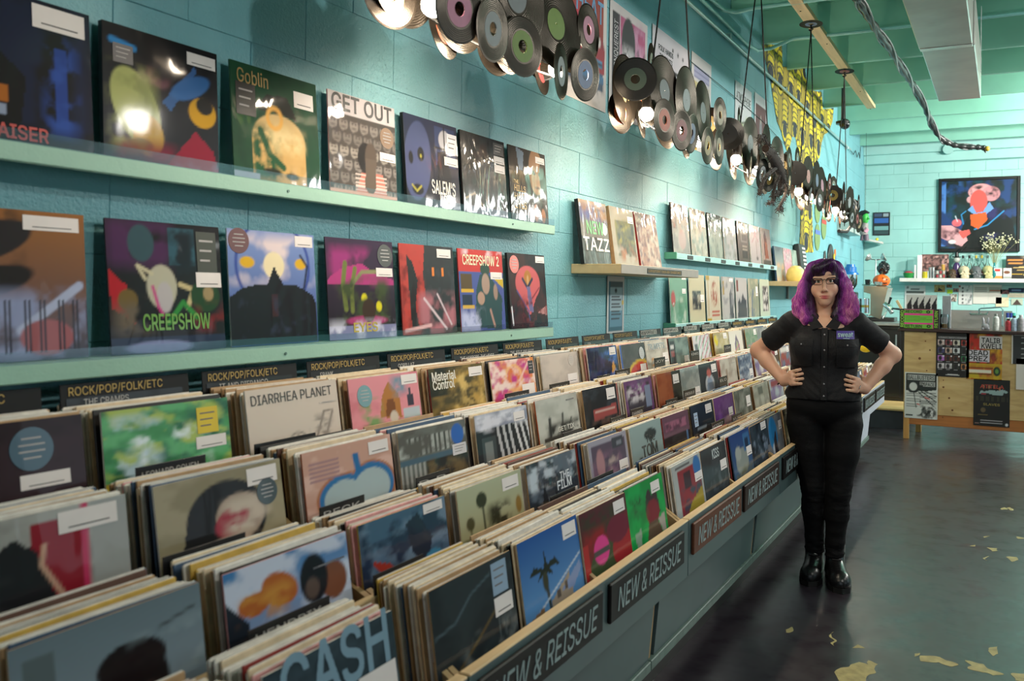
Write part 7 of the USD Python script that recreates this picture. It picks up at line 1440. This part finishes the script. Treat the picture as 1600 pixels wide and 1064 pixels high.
pb('left page of faint ruled lines', 1520.5, 444.5, 1543.5, 475, '#ccc8be', [('h', 12, .18, '#8c8880', (.1, .1, .92, .95), 0)])
pb('right page of faint ruled lines', 1544, 445, 1565, 474.5, '#c8c4ba', [('h', 12, .2, '#8c8478', (.05, .1, .95, .95), 0), ('r', .1, .3, .9, .34, '#b86c4c')])
pb('plain cream paper square above the tap', 1556, 464.5, 1576, 479.5, '#d0c4a4', [('n', 4, .6, '#c0b494', 0)])
pb('dark blue strip sign with a short pale word', 1576, 450, 1600, 457, '#1c2c4c', [('r', .2, .3, .8, .7, '#6c84a8')])
pb('small dark picture left of the blue strip', 1563, 452.5, 1577, 459.5, '#241c20', [('n', 6, .5, '#7c4c50', 0)])
pb('cream strip under the blue sign', 1574.5, 458, 1600, 465, '#c8c0a8', [('h', 5, .3, '#9c9480', (.1, .1, .9, .9), 0)])
pb('small photo of a dark mountain shape', 1580, 466.5, 1598, 476.5, '#a8b4a0', [('p', '#3c2c24', .1, 1, .5, .1, .9, 1)])

# things around the sink
def bottle(lb, px, py0, py1, y, r, cl, cap, top=1.0):
    b_ = at(px, py1, y=y); tt = at(px, py0, y=y); h_ = tt[2] - b_[2]
    t = thing('bottle', lb, 'bottle', tuple(b_), group='bottles and tubs by the sink'); part(t, 'body', lathe([(0, 0), (r, 0), (r, h_ * .68), (r * .75, h_ * .82), (r * .45, h_ * .86), (r * .45, h_ * .9), (0, h_ * .9)], 20), mat('sb_' + cl.strip('#'), cl, .35, var=.35, scale=40), smooth=40); part(t, 'cap', cyl(r * .5, h_ * .88, h_, 14), mat('sbc_' + cap.strip('#'), cap, .4), smooth=40)
    return t
yl = YC + .22
def tub(lb, px, w, h, cl, cap, y=yl):
    x = at(px, 510, y=y)[0]
    t = thing('bottle', lb, 'bottle', (x, y, 1.125), group='bottles and tubs on the counter')
    part(t, 'body', lathe([(0, 0), (w, 0), (w, h * .66), (w * .8, h * .8), (w * .45, h * .84), (w * .45, h * .9), (0, h * .9)], 20), mat('sb_' + cl.strip('#'), cl, .35, var=.35, scale=40), smooth=40); part(t, 'cap', cyl(w * .52, h * .86, h, 14), mat('sbc_' + cap.strip('#'), cap, .4), smooth=40)
tub('tall patterned white bottle on the counter', 1556, .030, .165, '#b8bcb8', '#8c9490'); tub('red and yellow jar on the counter', 1575.5, .030, .12, '#a8343c', '#3c2c24'); tub('pale blue jar with an amber foot on the counter', 1584.5, .031, .15, '#9cb0c4', '#2c3c34'); tub('grey speckled jar with white lid at the counter\'s right', 1595, .034, .16, '#8c8c90', '#c8ccd0')
for px, cl, lb in ((1574.5, '#1c2c6c', 'dark blue bottle top on the ledge behind the jars, leftmost'), (1580, '#1c2c74', 'dark blue bottle top on the ledge behind the jars, middle'), (1584.5, '#2c8c7c', 'teal bottle top on the ledge behind the jars, rightmost')):
    x = at(px, 485, y=11.9)[0]; t = thing('bottle', lb, 'bottle', (x, 11.9, 1.0), group='bottles on the ledge'); part(t, 'body', cyl(.022, 0, .20, 16), mat('lb_clear', '#9cb4ac', .3)); part(t, 'cap', cyl(.018, .20, .26, 16), mat('lb_' + cl.strip('#'), cl, .4))
x = at(1540, 510, y=yl)[0]; t = thing('rabbit_ornament', 'pale grey rabbit-shaped ornament on the counter before the sink', 'ornament', (x, yl, 1.125)); RB = mat('rabbit_grey', '#a8a8b0', .5)
part(t, 'body', [ball((0, 0, .035), .032, 3, (1.15, .8, 1.05))], RB, smooth=True)
for s in (-1, 1): part(t, 'ear', tube([(s * .016, 0, .055), (s * .022, 0, .10), (s * .026, 0, .125)], [.012, .012, .005], 10), RB, smooth=50); part(t, 'foot', ball((s * .024, -.01, .014), .015, 2), RB, smooth=True)

# ------------------------------------------------------------------ coffee machine corner
ym = 10.95
m0, m1 = at(1362, 450, y=ym), at(1390, 500, y=ym); zt2 = 1.135
t = thing('espresso_machine', 'polished steel espresso machine on the steel worktop', 'coffee machine', (0, 0, 0))
xl, xr, zh = at(1347, 455, y=ym)[0], at(1389, 455, y=ym)[0], at(1365, 449, y=ym)[2]
from shapely.geometry import Polygon
side = Polygon([(xl + .10, zt2 + .07), (xl + .22, zt2 + .03), (xr - .02, zh - .03), (xr - .01, zh - .005), (xr - .04, zh + .01), (xl + .02, zh + .02), (xl + .02, zh - .06), (xl + .10, zh - .08)])
sd = trimesh.creation.extrude_polygon(side, .5, engine='earcut'); sd = trimesh.Trimesh(np.stack([sd.vertices[:, 0], sd.vertices[:, 2] + ym, sd.vertices[:, 1]], 1), sd.faces[:, ::-1])
part(t, 'body', sd, mat('machine_steel', '#b0a898', .16, .95, var=.05))
for k, x in enumerate((xl - .055, xl + .045)): part(t, 'boiler', xf(lathe([(0, 0), (.048, 0), (.05, .01), (.05, .17), (.048, .18), (0, .18)], 28), loc=(x, ym - .06, zt2 + .10)), CHR, smooth=40); part(t, 'brass_band', xf(lathe([(.0505, .07), (.0515, .07), (.0515, .10), (.0505, .10)], 28), loc=(x, ym - .06, zt2 + .10)), mat('brass', '#a08848', .2, .9))
part(t, 'drip_tray', rbox(xl - .08, ym - .14, zt2 + .065, xl + .10, ym + .2, zt2 + .085, .004), CHR); part(t, 'cup_rail', tube([(xl, ym, zh + .03), (xr - .03, ym, zh + .02), (xr - .03, ym + .45, zh + .02)], .006, 8), CHR)
part(t, 'foot', cyl(.016, zt2, zt2 + .07, 14, xl + .01, ym - .02), CHR); part(t, 'base', rbox(xl + .03, ym + .05, zt2, xr + .06, ym + .4, zt2 + .05, .006), FR)
hx = at(1392, 478, y=ym - .05); part(t, 'group_head', tube([(xr - .05, ym - .04, zt2 + .22), (xr + .02, ym - .05, zt2 + .17), (xr + .05, ym - .05, zt2 + .10)], [.03, .035, .025], 14), CHR, smooth=50); part(t, 'lever', tube([(xr + .0, ym - .05, zt2 + .2), (xr + .03, ym - .06, zt2 + .30)], [.01, .016], 10), FR, smooth=50)
part(t, 'portafilter_handle', tube([(xr + .05, ym - .07, zt2 + .165), (xr + .16, ym - .1, zt2 + .155)], [.010, .014], 10), FR, smooth=50); part(t, 'steam_wand', tube([(xr - .0, ym - .06, zt2 + .16), (xr - .06, ym - .08, zt2 + .04)], .007, 8), CHR, smooth=50)
for px, r, h, cl, lb in ((1355.5, .032, .075, '#141414', 'black cup on top of the coffee machine, at its left'), (1370, .03, .05, '#c8ccc8', 'silver cup on top of the coffee machine'), (1375, .024, .045, '#b8bcb8', 'smaller silver cup on top of the coffee machine')):
    x = at(px, 447, y=ym + .1)[0]; t = thing('cup', lb, 'cup', (x, ym + .1, zh + .022)); part(t, 'body', lathe([(0, 0), (r * .8, 0), (r, h), (r * .9, h), (r * .72, .01), (0, .01)], 24), mat('cup_' + cl.strip('#'), cl, .2, .8 if cl != '#141414' else 0), smooth=40); part(t, 'handle', tube([(r * .9, 0, h * .8), (r * 1.5, 0, h * .6), (r * .85, 0, h * .3)], .004, 6), mat('cup_' + cl.strip('#'), cl, .2))
pc = at(1377, 445, y=ym + .3)
F_ = trimesh.creation.icosphere(4, 1.0); vv = F_.vertices.copy(); aa = np.arctan2(vv[:, 1], vv[:, 0]); rr = 1 - .06 * np.abs(np.sin(aa * 5)) * (1 - vv[:, 2] ** 2) ** .5
F_.vertices = np.stack([vv[:, 0] * rr * .105, vv[:, 1] * rr * .105, vv[:, 2] * .082], 1)
t = thing('pumpkin', 'orange plastic pumpkin lantern on the coffee machine', 'pumpkin', (pc[0], ym + .3, zh + .085)); part(t, 'shell', F_, mat('pumpkin_orange', '#e0641c', .4), smooth=True)
for dx, dz in ((.03, .03), (.075, .015)): part(t, 'eye_hole', xf(trimesh.creation.cylinder(radius=.013, height=.02, sections=3), (90, 0, 20), (dx, -.095 + dx * .35, dz)), SOCK)
part(t, 'mouth_hole', rbox(.03, -.098, -.035, .08, -.075, -.022, .003), SOCK); part(t, 'stem', tube([(0, 0, .075), (.01, 0, .10)], [.014, .008], 8), mat('pumpkin_stem', '#4c4c24', .7))
bm = trimesh.creation.icosphere(4, 1.0); vv = bm.vertices; bm.vertices = vv * (.7 + .6 * meshkit.fbm(vv * 2.2 + 5, 3, 2))[:, None] * np.array((.075, .06, .085))
t = thing('black_bag', 'crumpled black plastic bag above the pumpkin', 'bag', (pc[0] + .015, ym + .36, zh + .245)); part(t, 'plastic', bm, mat('bag_black', '#141416', .25, coat=.5, bump=.6, bscale=25)); part(t, 'knot', tube([(0, 0, .05), (.0, 0, .09)], [.02, .03], 8), mat('bag_black', '#141416', .25))
lp = at(1366.5, 452, y=11.5); lt = at(1369, 405, y=11.5)
t = thing('pole_lamp', 'white pole lamp with two small glass heads behind the coffee machine', 'lamp', (lp[0], 11.5, 1.135)); hh = lt[2] - 1.135
part(t, 'pole', tube([(0, 0, 0), (.012, 0, hh)], .009, 10), WHITEP, smooth=50); part(t, 'base', cyl(.06, 0, .02, 24), WHITEP)
for s in (-1, 1): part(t, 'arm', tube([(.012, 0, hh - .01), (.012 + s * .06, 0, hh)], .006, 8), CHR); part(t, 'shade', xf(lathe([(.012, 0), (.05, .03), (.058, .055), (.05, .055), (.010, .008)], 20), (0, s * 62, 0), (.012 + s * .06, 0, hh + .005)), mat('shade_glass', '#b8bcb8', .12, .6), smooth=50)
gp = at(1329, 430, y=11.0)
t = thing('coffee_grinder', 'coffee grinder with a blue hopper lid beside the woman\'s hair', 'grinder', (gp[0], 11.0, 0))
gz = at(1329, 429, y=11.0)[2]; gt = at(1329, 413, y=11.0)[2]; gb = at(1329, 446, y=11.0)[2]
part(t, 'hopper', lathe([(0, gt), (.05, gt), (.055, gt - .03), (.07, gt - .035), (.075, gz + .03), (.095, gz + .02), (.10, gz), (0, gz)], 28), mat('hopper_blue', '#1c6cb4', .3), smooth=40); part(t, 'throat', lathe([(.082, gz), (.082, gb + .01), (.03, gb - .07), (.03, gb - .1)], 28), CHR, smooth=40); part(t, 'body', rbox(-.08, -.09, 1.135, .08, .12, gb - .08, .012), mat('grinder_body', '#2c2c2e', .3, .3)); part(t, 'wire', tube([(0, 0, gt), (-.004, 0, gt + .2)], .003, 5), CORD)
# odds and ends on the short pine shelf and the wall near it
dp = at(1243, 431, x=.17); t = thing('yellow_dome', 'pale yellow dome lamp on the short pine shelf by her hair', 'dome', (.17, dp[1], 1.572)); part(t, 'dome', lathe([(0, 0), (.070, 0), (.082, .02), (.085, .06), (.072, .11), (.04, .14), (0, .148)], 32), mat('dome_yellow', '#e8d27a', .45), smooth=50); part(t, 'foot', cyl(.06, -.0, .006, 24), WHITEP)
kp = at(1261, 430, x=.12); t = thing('black_rack', 'black upright holder with a column of white labels on the short pine shelf', 'rack', (.06, kp[1] - .12, 1.573), (0, -8, 0)); part(t, 'case', rbox(0, 0, 0, .05, .30, .38, .006), FR)
for k in range(8): part(t, 'white_label', box(.0505, .13 + .01 * (k % 2), .05 + .04 * k, .053, .27 + .012 * (k % 2), .07 + .04 * k), WHITEP)
bp = at(1303, 402, x=.05); t = thing('bird_ornament', 'black bird-shaped wall ornament with coloured discs above her head', 'ornament', (.012, bp[1], bp[2]))
part(t, 'body', xf(ball((0, 0, 0), .16, 3, (.12, 1.1, 1.0)), (18, 0, 0)), FR, smooth=True); part(t, 'tail', ball((0, -.36, -.05), .06, 3, (.2, .9, 1.9)), FR, smooth=True)
for dy, dz, cl in ((.14, .06, '#e0701c'), (.09, .0, '#e0c83c'), (.16, -.02, '#2c6cb0'), (.05, -.11, '#e0c83c'), (.14, -.10, '#c02c30')): part(t, 'disc', xf(cyl(.045, 0, .008, 20), (0, 90, 0), (.022, dy, dz)), mat('bird_' + cl.strip('#'), cl, .4))
cs = at(1317, 353, x=.03); t = thing('wall_box', 'pale grey open shelf box on the far wall under the last lamp', 'shelf box', (0, cs[1] - .25, cs[2] - .09)); part(t, 'case', rbox(0, 0, 0, .16, .9, .22, .004), mat('wallbox_grey', '#a8b8b4', .4)); part(t, 'recess', rbox(.155, .1, .06, .163, .6, .2, .002), mat('wallbox_dark', '#3c2c28', .5))  # flat dark panel stands for the shaded opening of the box
ws = at(1368, 373, y=12.9); t = thing('corner_shelf', 'small white corner bracket shelf with a yellow trinket below the dark pictures', 'shelf', (ws[0] - .1, 12.95, ws[2] - .03), (0, 12, 0)); part(t, 'board', rbox(-.06, 0, 0, .18, .2, .03, .003), WHS); part(t, 'trinket', ball((.10, .05, .05), .022, 2), mat('trinket_yellow', '#d8cc3c', .4), smooth=True)
# yellow plush and discs at the far end of the bins
tp = at(1348, 556, x=.80); t = thing('yellow_toy', 'yellow rubber toy perched on the far end of the bins', 'toy', (.80, 7.75, .962)); YEL = mat('toy_yellow', '#e8c81c', .4)
part(t, 'body', ball((0, 0, .04), .045, 3, (1.2, .9, .9)), YEL, smooth=True); part(t, 'head', ball((.02, -.02, .10), .032, 3), YEL, smooth=True); part(t, 'beak', ball((.05, -.03, .10), .014, 2, (1.2, .8, .5)), mat('toy_orange', '#e08c1c', .4), smooth=True)
